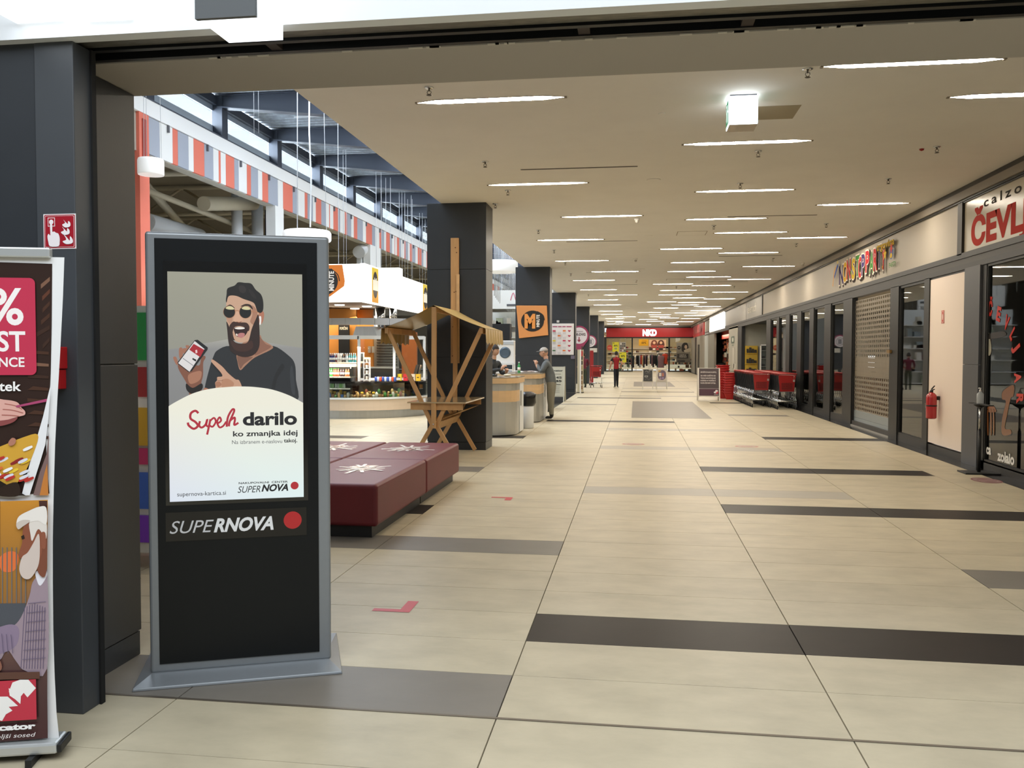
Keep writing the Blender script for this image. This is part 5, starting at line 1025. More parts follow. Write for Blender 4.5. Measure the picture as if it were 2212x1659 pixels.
# beard
C([(945, 600), (955, 720), (965, 850), (980, 930), (1000, 1000), (1090, 1060), (1200, 1085), (1320, 1050), (1390, 950), (1400, 800), (1395, 640), (1385, 500), (1350, 560), (1290, 700), (1240, 870), (1160, 900), (1060, 880), (1010, 800), (985, 680)], '#2a1814')
C([(1000, 650), (1040, 600), (1120, 610), (1220, 615), (1260, 670), (1245, 730), (1200, 680), (1120, 660), (1050, 680), (1020, 760)], '#3a221a'); C([(1000, 860), (1100, 900), (1200, 900), (1290, 860), (1300, 960), (1180, 1010), (1050, 980)], '#3d231b')
C([(985, 660), (1015, 640), (1030, 760), (1060, 850), (1020, 840), (990, 760)], '#33201a')
# cheeks lit
C([(1030, 760), (1050, 840), (1075, 850), (1060, 760)], '#c99d82'); C([(1200, 850), (1240, 800), (1235, 740), (1210, 790)], '#c99d82')
# mouth
C([(1045, 690), (1120, 670), (1235, 690), (1220, 760), (1160, 815), (1080, 800), (1055, 750)], '#2b0f10'); C([(1055, 690), (1120, 672), (1190, 682), (1180, 700), (1100, 705)], '#efe9e0'); C([(1085, 790), (1130, 755), (1190, 760), (1185, 800), (1140, 822)], '#b97a76'); C([(1070, 770), (1090, 765), (1095, 790), (1080, 795)], '#e2d6c8')
# nose
C([(1095, 450), (1130, 460), (1170, 580), (1140, 600), (1080, 605), (1045, 590), (1060, 520)], '#d3a88c'); C([(1080, 598), (1120, 606), (1160, 590), (1120, 618)], '#84513f'); C([(1120, 480), (1165, 540), (1165, 500), (1130, 440)], '#c77a55')
# glasses
for cx, cy, rx, ry in ((985, 470, 78, 80), (1205, 470, 80, 82)):
    a.ell(*qm(cx, cy), rx*.4194/774*SW*1.07, ry*.4194/1299*SH*1.05, '#9a6a4c'); a.ell(*qm(cx, cy), rx*.4194/774*SW, ry*.4194/1299*SH, '#0c0b0b'); C([(cx-50, cy-50), (cx-10, cy-78), (cx+40, cy-72), (cx+68, cy-38), (cx, cy-32)], '#d8cf9f')
a.stroke([qm(1062, 455), qm(1095, 450), qm(1125, 458)], .004, '#b07a58'); a.stroke([qm(1285, 455), qm(1360, 465), qm(1400, 480)], .003, '#b07a58')
# ear bud
C([(1395, 530), (1420, 525), (1425, 570), (1418, 635), (1398, 635), (1402, 580)], '#ece8e2')
# left hand holding the phone
C([(440, 1700), (430, 1560), (400, 1440), (300, 1260), (290, 1180), (360, 1120), (560, 1200), (600, 1080), (650, 1070), (655, 1100), (625, 1160), (620, 1330), (595, 1440), (605, 1560), (620, 1700)], '#80523f'); C([(440, 1440), (420, 1330), (520, 1280), (600, 1280), (585, 1380), (520, 1430)], '#a8755c')
for pts in ([(225, 1085), (265, 1085), (290, 1170), (270, 1190), (240, 1140)], [(305, 970), (345, 960), (355, 1040), (330, 1110), (305, 1080)], [(350, 975), (400, 965), (430, 1000), (400, 1050), (360, 1030)], [(395, 925), (440, 930), (450, 960), (430, 985), (400, 960)]): C(pts, '#a06c55', 3)
C([(395, 1440), (480, 1500), (600, 1440), (605, 1520), (480, 1580), (400, 1530)], '#171312')
Pm([(515, 855), (555, 850), (690, 955), (685, 985), (470, 1275), (430, 1288), (285, 1175), (282, 1155)], '#14161a'); Pm([(515, 868), (645, 975), (440, 1282), (290, 1165)], '#dfdcdb'); Pm([(500, 905), (640, 985), (585, 1085), (440, 985)], '#a81f2c'); Pm([(520, 990), (545, 985), (550, 1025), (525, 1035)], '#e9c7c7'); Pm([(485, 1095), (535, 1120), (525, 1145), (478, 1115)], '#1c1c20'); Pm([(355, 1095), (500, 1200), (496, 1208), (350, 1103)], '#8a8c90')
# pointing hand
C([(735, 1130), (760, 1120), (880, 1210), (960, 1300), (1060, 1385), (1110, 1400), (1150, 1500), (1140, 1600), (820, 1600), (790, 1480), (785, 1430), (810, 1400), (815, 1355), (880, 1345), (860, 1290), (745, 1160)], '#c69a7f'); C([(880, 1400), (960, 1380), (1040, 1440), (1000, 1500), (880, 1500)], '#b58467'); C([(790, 1430), (840, 1415), (870, 1460), (830, 1490), (795, 1480)], '#a9765b'); a.stroke([qm(815, 1400), qm(870, 1405), qm(890, 1390)], .002, '#7d4c3a')
C([(640, 1500), (700, 1520), (720, 1560), (640, 1600), (620, 1560)], '#a8735a')
# white dome
dm = [q7(70, 838), q7(110, 812), q7(200, 768), q7(300, 742), q7(420, 731), q7(480, 730), q7(560, 734), q7(660, 750), q7(760, 785), q7(840, 828)]
dm[0] = (0, dm[0][1]); dm[-1] = (SW, dm[-1][1]); cc = crom(dm, 4, False); a.poly(cc+[(SW, 0), (0, 0)], None, ['#f0eedd']*len(cc)+['#e2f3f2', '#dfe6f2'])
# red script and black text
RS = '#b1283a'
a.stroke([q7(*p) for p in [(232, 880), (215, 866), (190, 880), (188, 910), (215, 930), (228, 952), (205, 968), (178, 950), (172, 932)]], .011, RS); a.stroke([q7(*p) for p in [(240, 925), (236, 950), (250, 962), (272, 945), (282, 915), (276, 948), (290, 958)]], .010, RS); a.stroke([q7(*p) for p in [(300, 915), (290, 960), (280, 1003)]], .010, RS); a.stroke([q7(*p) for p in [(298, 925), (320, 908), (330, 930), (312, 958), (294, 950)]], .009, RS); a.stroke([q7(*p) for p in [(338, 942), (360, 925), (352, 905), (338, 930), (350, 962), (372, 955), (390, 930)]], .009, RS); a.stroke([q7(*p) for p in [(392, 960), (400, 905), (425, 862), (436, 870), (410, 930), (405, 958)]], .010, RS); a.stroke([q7(*p) for p in [(412, 925), (436, 908), (440, 920), (436, 950), (460, 938)]], .010, RS)
def tx7(s, x, y, h, wd, col='#14151a', bold=.0, al='l', sh=0): a.text(s, *q7(x, y), h/1299*SH, col, width=wd/774*SW, bold=bold, align=al, shear=sh)
tx7('darilo', 485, 952, 72, 318, bold=.035); tx7('ko zmanjka idej', 428, 1016, 30, 378, bold=.02); tx7('Na izbranem e-naslovu', 422, 1060, 22, 292, '#55585c'); tx7('takoj.', 724, 1057, 22, 80, bold=.02)
tx7('supernova-kartica.si', 108, 1350, 24, 276, '#26282c'); tx7('NAKUPOVALNI  CENTER', 458, 1292, 11, 288, bold=.02); tx7('SUPER', 452, 1342, 38, 132, '#26282c', sh=.28); tx7('NOVA', 590, 1338, 38, 158, '#101114', bold=.04, sh=.28); a.ell(*q7(786, 1311), .0195, .0195, '#b0232c')
a.build('screen', SCREEN, tt, label='lit poster of a laughing bearded man in round sunglasses holding a phone', world=False)
a = Art((.098, -.0092, .684), (1, 0, 0), (0, 0, 1), eps=.0002); a.text('SUPE', .018, .038, .062, '#c9c9ca', width=.205, shear=.3); a.text('RNOVA', .222, .038, .064, '#e3e3e3', width=.285, bold=.035, shear=.3); a.build('logo', INKG, tt, world=False); a = Art((.098, -.0092, .684), (1, 0, 0), (0, 0, 1), eps=.0002); a.ell(.60, .079, .044, .044, '#b3262a', 30)
a.build('logo_dot', INKG, tt, world=False)
# ================================================================== roll-up banner at the left edge
BA = radians(17); BO = Vector((-2.262, 3.08, 0)); bn = thing('roll_up_banner', 'white edged roll up banner with red discount box and old man in a cap', 'banner', BO, BA)
def ob(px, py): return onpl(px, py, BO, BA)
inv = lambda pts: [ob(*p) for p in pts]
edge = [(139, 556), (136, 640), (130, 760), (124, 860), (119, 960), (116, 1060), (114, 1160), (114, 1260), (115, 1360), (118, 1460), (122, 1540), (128, 1596)]
ev = inv(edge); poly = [(-.86, ev[0][1])]+ev+[(-.86, ev[-1][1])]
b = MB(); b.prism(poly, 0, .0006, axis='y'); b.build('fabric', M('banner_white', '#e4e4e4', .45), bn)
MB().box(-.87, .005, -.02, .016, ob(139, 556)[1]-.005, ob(139, 545)[1]+.015).build('top_rail', M('rail_silver', '#c9cccb', .3, .6), bn, bevel=.006)
MB().box(-.88, .01, -.05, .07, .03, .075).build('base', M('rail_silver', '#c9cccb', .3, .6), bn, bevel=.01); MB().box(.01, .026, -.05, .07, .035, .07).build('end_cap', BLACK, bn, bevel=.004)
for x in (-.8, -.08): MB().box(x-.012, x+.012, -.09, .1, 0, .03).build('foot', BLACK, bn)
a = Art((0, -.0012, 0), (1, 0, 0), (0, 0, 1), eps=.00025)
L_ = -.83
def bp(pts, col, close=True): a.poly(inv(pts) if close else pts, col)
def bc(pts, col): a.curve(inv(pts), col, 4)
def lft(py): return (L_, ob(0, py)[1]+.0)
a.poly([(L_, ob(0, 566)[1]+.01)]+inv([(113, 570), (112, 700), (110, 800), (107, 870), (98, 930), (102, 1000), (107, 1066)])+[(L_, ob(0, 1070)[1])], '#33241f')
random.seed(5)
for k in range(14):
    y = 600+k*26; x = random.uniform(78, 95); c = random.choice(['#5e3a2c', '#4a3227', '#7a5a48', '#3f2c24']); bp([(x, y+14), (108, y-2), (108, y+7), (x, y+24)] if k < 6 else [(60+random.random()*20, y), (106, y+4), (106, y+10), (60, y+8)], c)
for k in range(10): x0 = -.75+k*.05; a.rect(x0, 1.25+(k % 3)*.05, x0+.03, 1.5+(k % 2)*.06, ['#4a3227', '#5a3b2c', '#3f2c24'][k % 3])
r0, r1 = ob(77, 601), ob(77, 810); a.rrect(-.80, r1[1], r0[0], r0[1], .02, '#bf3852')
def bt(s, xr, y, h, col, wd=None, bold=0.03, sh=0): x, z = ob(xr, y); z2 = ob(xr, y-h)[1]; a.text(s, x, z, z2-z, col, width=wd, bold=bold, align='r', shear=sh)
bt('10%', 53, 700, 76, '#f3ecea', .27, .02); bt('POPUST', 57, 758, 42, '#f3ecea', .345, .02); bt('ZA UPOKOJENCE', 55, 792, 20, '#f3ecea', .38, .02); bt('vsak četrtek', 48, 844, 20, '#f3f0ee', .30, .02)
bc([(-30, 862), (10, 863), (38, 868), (48, 880), (56, 888), (55, 896), (40, 900), (20, 906), (0, 912), (-40, 915)], '#d9a79c'); [a.stroke(inv(q), .0035, '#a8645c', 4) for q in ([(12, 872), (34, 876), (50, 884)], [(8, 884), (30, 886), (52, 892)], [(6, 896), (28, 897), (44, 899)])]; bc([(-20, 912), (20, 906), (40, 901), (30, 912), (0, 920)], '#8a4b4a'); bp([(36, 876), (104, 861), (104, 867), (38, 880)], '#a8486e')
bp([(112, 830), (107, 900), (100, 960), (88, 1000), (66, 1069), (49, 1069), (72, 980), (95, 900), (108, 845)], '#e6e6e8'); bp([(108, 930), (103, 980), (88, 1020), (74, 1069), (106, 1069)], '#7c6360'); bp([(104, 1000), (96, 1030), (88, 1069), (107, 1069)], '#c07a3a')
bc([(-60, 985), (0, 965), (50, 945), (84, 938), (76, 975), (50, 1030), (20, 1055), (-40, 1085)], '#d0a03c')
random.seed(9)
for k in range(34):
    cx, cy = random.uniform(-40, 66), random.uniform(968, 1035); 
    if cy < 990-(cx)*.45: continue
    c = random.choice(['#b8332e', '#d9dbe6', '#b4c0e0', '#e6c23c', '#d9703a', '#8d2b2b', '#eeeeee']); a.stroke(inv([(cx-9, cy+4), (cx, cy), (cx+11, cy-5)]), .012, c, 3, True, True)
bc([(22, 955), (30, 945), (38, 948), (36, 958), (26, 962)], '#b07a66'); bp([(-60, 1000), (60, 1069), (-60, 1069)], '#201613'); bc([(0, 1055), (40, 1040), (45, 1069), (0, 1069)], '#2b1d18')
# lower picture
lower = inv([(107, 1078), (106, 1200), (105, 1300), (106, 1400), (106, 1500), (107, 1590)])
a.poly([(L_, ob(0, 1085)[1])]+lower+[(L_, ob(0, 1605)[1])], None, ['#a8742f', '#c98a30', '#a8742f', '#7a5a4c', '#5b3f3c', '#4a3030', '#46282a', '#3c2226'])
bp([(0, 1080), (5, 1080), (5, 1300), (0, 1300)], '#6d3f22'); bp([(88, 1080), (106, 1080), (106, 1110), (90, 1105)], '#4b2c28'); bc([(5, 1200), (30, 1188), (45, 1200), (35, 1230), (8, 1230)], '#e0703a'); a.poly([(L_, ob(0, 1290)[1])]+inv([(60, 1300), (60, 1350), (0, 1350)])+[(L_, ob(0, 1350)[1])], '#4b4f58')
for k in range(6): a.stroke(inv([(10+k*10, 1180), (10+k*10, 1300)]), .004, '#6d6a66', 2)
# man: shirt, neck, head
bc([(106, 1230), (92, 1235), (75, 1255), (68, 1285), (50, 1330), (30, 1350), (0, 1352), (-60, 1370), (-60, 1430), (0, 1425), (20, 1400), (40, 1425), (60, 1445), (106, 1440)], '#9a8894'); bc([(0, 1352), (30, 1345), (46, 1356), (40, 1390), (8, 1408), (-40, 1420), (-50, 1370)], '#8b7a92'); bc([(82, 1232), (102, 1228), (106, 1240), (92, 1262), (84, 1250)], '#e3e1ea')
for k in range(9): a.stroke(inv([(58+k*5.5, 1300+abs(k-4)*2), (50+k*6, 1440)]), .0022, '#5f5470', 3)
for k in range(7): a.stroke(inv([(66-k*2, 1300+k*20), (104, 1296+k*20)]), .0022, '#6a5f78', 3)
for k in range(7): a.stroke(inv([(-30+k*10, 1360+k), (-26+k*10, 1412-k)]), .002, '#5a4f6c', 3)
bc([(-60, 1400), (-10, 1405), (10, 1430), (0, 1446), (-60, 1440)], '#8a5a4a')
bc([(88, 1120), (106, 1118), (106, 1232), (90, 1236), (84, 1200)], '#7a4634'); bc([(60, 1128), (80, 1122), (96, 1140), (96, 1190), (80, 1230), (60, 1240), (50, 1220), (54, 1205), (46, 1196), (54, 1170), (55, 1150)], '#8a4f3a')
bc([(54, 1200), (66, 1190), (78, 1170), (90, 1150), (92, 1190), (88, 1220), (72, 1245), (56, 1244), (48, 1226)], '#cfc0b8'); bc([(70, 1125), (90, 1118), (106, 1124), (106, 1160), (98, 1150), (88, 1140), (76, 1165), (72, 1150)], '#ded6cf'); bc([(94, 1150), (104, 1148), (105, 1178), (97, 1180)], '#8c523e'); bp([(52, 1155), (58, 1152), (60, 1160), (54, 1162)], '#241a18')
bc([(42, 1128), (48, 1112), (70, 1100), (90, 1092), (106, 1094), (106, 1130), (88, 1122), (60, 1128), (46, 1138)], '#e8e2dc'); bc([(42, 1128), (56, 1120), (72, 1122), (56, 1134), (46, 1140)], '#cbbfb6')
bp([(-60, 1448), (92, 1445), (92, 1460), (-60, 1464)], '#5a3a30')
# red logo box
r0, r1 = ob(84, 1461), ob(84, 1547); a.rect(-.80, r1[1], r0[0], r0[1], '#bf3045')
W_ = '#f2f0ee'
bp([(26, 1488), (34, 1468), (50, 1462), (68, 1462), (84, 1480), (66, 1500), (58, 1490), (50, 1500), (50, 1513)], W_); bp([(26, 1488), (34, 1500), (52, 1515), (26, 1510)], '#bf3045')
bp([(26, 1480), (42, 1488), (52, 1498), (51, 1514), (40, 1504), (28, 1496)], W_)
bp([(-8, 1512), (8, 1498), (24, 1498), (46, 1518), (26, 1520), (34, 1528), (20, 1536), (12, 1550), (-8, 1546)], W_)
bt('Mercator', 84, 1566, 12, '#f4f4f4', .235, .05); bt('Tvoj najboljši sosed', 84, 1583, 9, '#e8e4e4', .27, 0, .25)
a.build('print', INKG, bn, world=False)
# ================================================================== things on the dark jamb and above
fs = thing('fire_alarm_sign', 'red and white sign of a hand pressing an alarm with flames on the dark jamb', 'sign', (-2.49, 3.455, 2.06)); a = Art((-2.566, 3.4545, 2.057), (1, 0, 0), (0, 0, 1), eps=.0004)
MB().box(-2.566, -2.412, 3.4545, 3.4558, 2.057, 2.209).build('plate', WHITE, fs, True)
S = .152; a.rrect(0, 0, .154, S, .006, '#e6dede'); a.rrect(.004, .004, .150, S-.004, .006, '#a31f2c'); a.rrect(.008, .008, .146, S-.008, .005, '#e6dede'); a.rrect(.0095, .0095, .1445, S-.0095, .005, '#a31f2c')
a.rect(.022, .098, .056, .136, '#efe6e6'); a.rect(.0245, .101, .0535, .1335, '#a31f2c'); a.ell(.039, .117, .0105, .0105, '#efe6e6')
a.curve([(.033, .105), (.039, .108), (.044, .104), (.044, .075), (.052, .076), (.062, .07), (.072, .066), (.078, .05), (.078, .03), (.072, .012), (.032, .012), (.024, .03), (.020, .055), (.026, .066), (.034, .06)], '#efe6e6', 3)
for sx, sy, s_ in ((.092, .02, 1.0), (.085, .06, .85), (.092, .092, .8)):
    a.curve([(sx, sy+.012), (sx+.018*s_, sy), (sx+.046*s_, sy+.004), (sx+.048*s_, sy+.02), (sx+.036*s_, sy+.034*s_), (sx+.034*s_, sy+.015), (sx+.02*s_, sy+.03*s_), (sx+.006, sy+.042*s_), (sx+.018*s_, sy+.02)], '#efe6e6', 3)
a.build('print', INKG, fs)
cb = thing('alarm_call_box', 'red manual alarm call box on the dark jamb behind the banner', 'alarm box', (-2.5, 3.45, 1.43)); MB().box(-2.57, -2.463, 3.405, 3.456, 1.535, 1.63).build('upper_box', M('alarm_red', '#a5191c', .35), cb, True, bevel=.003); MB().box(-2.565, -2.47, 3.41, 3.456, 1.447, 1.532).build('lower_box', MATS['alarm_red'], cb, True, bevel=.003); MB().tube([(-2.515, 3.40, 1.53), (-2.507, 3.398, 1.50), (-2.512, 3.40, 1.47), (-2.525, 3.40, 1.45)], .003, 5).build('seal', M('seal_grey', '#8a7f78', .3), cb, True)
LS = M('letterbox_glow', (.93, .97, 1), emit=1.7)
for i, (xa, xb, zb_) in enumerate([(421, 551, 41), (96, 205, -6), (-70, 46, -2)]):
    p, q = aY(xa, zb_, 3.14), aY(xb, zb_, 3.14); z = p.z
    o = thing('light_box', ['grey fronted light box with glowing white sides on the white fascia', 'lit box on the fascia, second from the left edge', 'lit box on the fascia at the left edge of the picture'][i], 'light box', (p.x, 3.14, z))
    MB().box(p.x+.006, q.x-.003, 3.16, 3.409, z+.004, z+.55).build('glowing_body', LS, o, True); MB().box(p.x, q.x, 3.14, 3.16, z, z+.554).build('front_plate', M('light_box_grey', '#55585a', .6), o, True)
    area('light_box_spill', ((p.x+q.x)/2, 3.3, z-.01), ((p.x+q.x)/2, 3.36, z-1), .25, .15, .35, (.85, .92, 1))
# ================================================================== red bench island
LE = M('red_leather', '#64161f', .48, noise=.10, nscale=3, bump=.04, bscale=160); PLN = M('plinth_black', '#1a1b1c', .5)
Xr, Xl = -2.19, -4.05; Y0b, Y1b = 7.12, 10.62; Xm, Ym = (Xr+Xl)/2, 8.9
cush = []
for i, (xa, xb, ya_, yb_, lab) in enumerate([(Xm, Xr, Y0b, Ym, 'dark red leather bench block nearest the corridor, front'), (Xm, Xr, Ym, Y1b, 'dark red leather bench block nearest the corridor, rear'), (Xl, Xm, Y0b, Ym, 'dark red leather bench block on the hall side, front'), (Xl, Xm, Ym, Y1b, 'dark red leather bench block on the hall side, rear')]):
    o = thing('bench', lab, 'bench', ((xa+xb)/2, (ya_+yb_)/2, 0), 0, 'red leather bench blocks'); g = .006
    MB().box(xa+g+.07, xb-g-.07, ya_+g+(.07 if ya_ == Y0b else .01), yb_-g-(.07 if yb_ == Y1b else .01), 0, .11).build('plinth', PLN, o, True)
    MB().box(xa+g, xb-g, ya_+g, yb_-g, .105, .475).build('seat', LE, o, True, bevel=.035, seg=4)
    t = thing('tape_cross', 'torn silver tape star stuck on the ' + ['front', 'rear', 'front', 'rear'][i] + ' bench block ' + ['by the corridor', 'by the corridor', 'on the hall side', 'on the hall side'][i], 'tape', ((xa+xb)/2, (ya_+yb_)/2, .476)); random.seed(40+i)
    a = Art(((xa+xb)/2, (ya_+yb_)/2+.1, .4752), (1, 0, 0), (0, 1, 0), eps=.0004)
    a.curve([(.17*cos(k*pi/5)*random.uniform(.6, 1.3), .26*sin(k*pi/5)*random.uniform(.6, 1.2)) for k in range(10)], '#b9a9a2', 2)
    for k in range(11): t_ = k*2*pi/11+random.uniform(-.2, .2); r = random.uniform(.2, .38); a.stroke([(.05*cos(t_), .08*sin(t_)), (r*cos(t_), r*1.25*sin(t_))], .035, random.choice(['#e6e0dc', '#cfc4be', '#d9d4d2']), 2, False)
    for k in range(7): a.stroke([(random.uniform(-.12, .12), random.uniform(-.2, .2)), (random.uniform(-.12, .12), random.uniform(-.2, .2))], .03, random.choice(['#ded6d2', '#a8a09c', '#9c5a5c']), 2, False)
    a.build('tape_strips', M('tape_silver', '#c9c4c0', .3) if 0 else attrmat('tape_print', 0, .25), t)
# ================================================================== wooden market stall
WD = M('pine', '#c79a66', .55, noise=.22, nscale=7, stretch=(1, 1, .15), bump=.02, bscale=40); WD2 = M('pine_light', '#d0a878', .5, noise=.18, nscale=6, stretch=(.15, 1, 1)); CLO = M('oilcloth', '#b59a62', .35, noise=.12, nscale=5)
YN, YF_ = 12.35, 13.82
ms = thing('market_stall', 'small wooden market stall with V shaped legs and a worn cloth roof', 'market stall', (-3.0, 13.1, 0))
def P(px, py, Y): return aY(px, py, Y)
def beam(p0, p1, w=.06, d=.045, name='post', m=WD, up=(0, 1, 0)): return MB().bar(p0, p1, w, d, up=up).build(name, m, ms, True, bevel=.003)
ridN, ridF = P(939, 662, YN), P(939, 662, YN)+Vector((0, YF_-YN, 0))
pivN = P(938, 916, YN); pivF = Vector((pivN.x, YF_, pivN.z))
beam(pivN+Vector((0, -.03, -.06)), ridN+Vector((0, -.03, -.01)), .07, .045); beam(pivF, ridF, .07, .045)
eLN, eRN = P(836, 710, YN), P(1040, 710, YN); eLF, eRF = Vector((eLN.x, YF_, eLN.z)), Vector((eRN.x, YF_, eRN.z))
for e, pv, Y in ((eLN, pivN, YN), (eRN, pivN, YN), (eLF, pivF, YF_), (eRF, pivF, YF_)):
    s_ = 1 if e.x > pv.x else -1; beam(pv+Vector((s_*.03, .02, -.02)), e+Vector((0, .02, 0)), .06, .045)
for e in (eLN, eRN): s_ = 1 if e.x > pivN.x else -1; MB().box(e.x-.02*0-.025, e.x+.025, YN-.03, YF_+.03, e.z-.07, e.z+.015).build('eave_rail', WD, ms, True)
MB().box(ridN.x-.03, ridN.x+.03, YN-.03, YF_+.03, ridN.z-.08, ridN.z-.01).build('ridge_rail', WD, ms, True)
def roofside(e, s_):
    ex = Vector((e.x+s_*.07, 0, e.z+.0)); r = Vector((ridN.x, 0, ridN.z+.012)); vs = []; nn = 8
    for Y in (YN-.06, YF_+.08):
        for k in range(nn+1): t = k/nn; vs.append((r.x*(1-t)+ex.x*t, Y, r.z*(1-t)+ex.z*t-.025*sin(pi*t)))
    fs = [(k, k+1, k+nn+2, k+nn+1) for k in range(nn)]; b = MB(); b.add(vs, fs, 0, True); b.add([(x, y, z+.004) for x, y, z in vs], fs, 0, True); b.build('roof_cloth', CLO, ms, True)
    random.seed(3 if s_ > 0 else 4); n = 26; vs = []; b = MB(); dy = (YF_+.14-YN)/n
    for k in range(n+1): y = YN-.06+k*dy; w_ = .015*sin(k*1.7); vs += [(ex.x, y, ex.z), (ex.x+s_*(.01+w_), y, ex.z-.19-.035*(k % 2)-random.uniform(0, .02))]
    b.add(vs, [(2*k, 2*k+1, 2*k+3, 2*k+2) for k in range(n)], 0, True); b.build('fringe', CLO, ms, True)
roofside(eLN, -1); roofside(eRN, 1)
# table
tz = P(940, 872, YN).z; zt_ = .72; zt_ = P(945, 871, YN).z
tl_, tr_ = P(882, 873, YN).x, P(1000, 873, YN).x
MB().box(tl_, tr_+.05, YN-.06, YF_+.05, zt_, zt_+.02).build('tabletop', M('table_varnish', '#b9a27c', .15, coat=.6), ms, True)
MB().box(tl_+.04, tr_, YN-.02, YN+.0, zt_-.1, zt_).build('apron', WD, ms, True); MB().box(tl_+.04, tr_, YF_, YF_+.02, zt_-.1, zt_).build('apron', WD, ms, True)
b = MB(); b.add([(tr_-.02, YN, zt_-.1), (tr_-.02, YF_, zt_-.1), (pivN.x+.12, YF_, zt_-.22), (pivN.x+.12, YN, zt_-.22)], [(0, 1, 2, 3)]); b.add([(tr_-.02, YN, zt_-.11), (tr_-.02, YF_, zt_-.11), (pivN.x+.12, YF_, zt_-.23), (pivN.x+.12, YN, zt_-.23)], [(0, 1, 2, 3)]); b.build('brace_board', WD2, ms, True)
b = MB(); b.bar((pivN.x+.05, YN+.05, pivN.z-.02), (pivN.x+.05, YF_-.02, pivN.z-.02), .02, .13, up=(.5, 0, 1)); b.bar((pivN.x-.06, YN+.05, pivN.z-.0), (pivN.x-.06, YF_-.02, pivN.z-.0), .02, .12, up=(-.5, 0, 1)); b.build('stretcher', WD2, ms, True)
for pv, Y in ((pivN, YN), (pivF, YF_)):
    for s_ in (-1, 1): beam(Vector((pv.x-s_*.02, Y+s_*.025, pv.z+.06)), Vector((pv.x+s_*.33, Y+s_*.025, 0.02)), .06, .04, 'leg')
b = MB(); b.sph((pivN.x, YN-.055, pivN.z), .012); b.build('bolt', CHROME, ms, True)
# plank standing behind
pk = thing('wooden_plank', 'long knotty wooden plank standing against the first dark column', 'plank', (-2.96, 13.95, 1.44)); MB().box(-3.03, -2.895, 13.955, 13.995, 1.44, 3.5).build('board', WD, pk, True, bevel=.004); MB().box(-2.93, -2.88, 13.93, 13.955, 1.44, 2.9).build('batten', WD2, pk, True)
a = Art((-3.03, 13.9545, 1.44), (1, 0, 0), (0, 0, 1)); [a.ell(x, z, .012, .009, '#5b3014', 10) for x, z in ((.03, .12), (.09, 1.18), (.06, 1.17), (.08, 1.9), (.1, 1.82), (.04, .6))]; a.build('knots', INK, pk)
# M Minute plate on the second column
mm = thing('logo_plate', 'orange M Minute plate with black round logo on the second dark column', 'sign', (-2.95, 24.55, 2.1)); p0 = [aY(*p, 24.54) for p in [(1121, 731), (1184, 724), (1181, 660), (1115, 660)]]
b = MB(); vs = [(p.x, 24.56, p.z) for p in p0]; b.prism([(p.x, p.z) for p in p0], 24.55, 24.6, axis='y'); b.build('plate', M('minute_orange', '#cf8b4e', .5), mm, True, bevel=.01)
a = Art((0, 24.545, 0), (1, 0, 0), (0, 0, 1), eps=.002); cx = (p0[0].x+p0[1].x)/2-.0; cz = 2.53; a.ell(cx-.03, cz, .33, .30, '#15120f', 30); a.stroke([(cx+.1, cz+.27), (cx+.26, cz+.17), (cx+.31, cz+.02)], .035, '#15120f'); a.text('M', cx-.26, cz-.18, .36, '#db8f45', width=.31, bold=.07); a.text('MINUTE', cx+.17, cz-.17, .085, '#efe9df', width=.35, bold=.03, rot=pi/2); a.build('print', INK, mm)
# white notice board on third column
nb = thing('info_board', 'white poster board with small coloured coupons on the third dark column', 'poster board', (-2.96, 35.05, 1.54)); MB().box(-3.43, -2.5, 35.03, 35.08, 1.54, 2.82).build('board', M('board_white', '#d9d5d3', .5), nb, True, bevel=.01)
a = Art((-3.43, 35.025, 1.54), (1, 0, 0), (0, 0, 1), eps=.002); a.rect(.02, .02, .91, 1.26, '#dcd8d6'); [a.rect(x0, 1.13, x1, 1.175, '#a3506e') for x0, x1 in ((.06, .26), (.29, .43), (.46, .6), (.63, .84))]; random.seed(7)
for i in range(4):
    for j in range(5):
        x, z = .07+i*.21, .95-j*.2
        if i < 3: [a.rect(x, z-.03-k*.02, x+.13, z-.022-k*.02, '#a9a6a6') for k in range(5)]
        if (i+j) % 2 == 0 or i == 3: a.rect(x, z, x+.12, z+.06, random.choice(['#d0702a', '#c9b82a', '#b8324a', '#4a6a4a']) if i < 3 else '#b8324a') if i < 3 else a.poly([(x+.06, z-.03), (x+.12, z+.035), (x+.1, z+.065), (x+.06, z+.045), (x+.02, z+.065), (x, z+.035)], '#a82a48')
a.build('sheet', INK, nb)
o = tag(MB().box(-3.2, -3.1, 35.04, 35.09, 2.86, 2.95).build('square_sticker', M('paper_grey2', '#c9c9c4', .6)), 'tiny pale square label above the white poster board', 'label'); o = tag(MB().box(-2.62, -2.46, 35.04, 35.09, 1.38, 1.52).build('picture_sticker', M('violet_grey', '#6a6474', .5)), 'small violet grey sticker below the poster board corner', 'sticker')
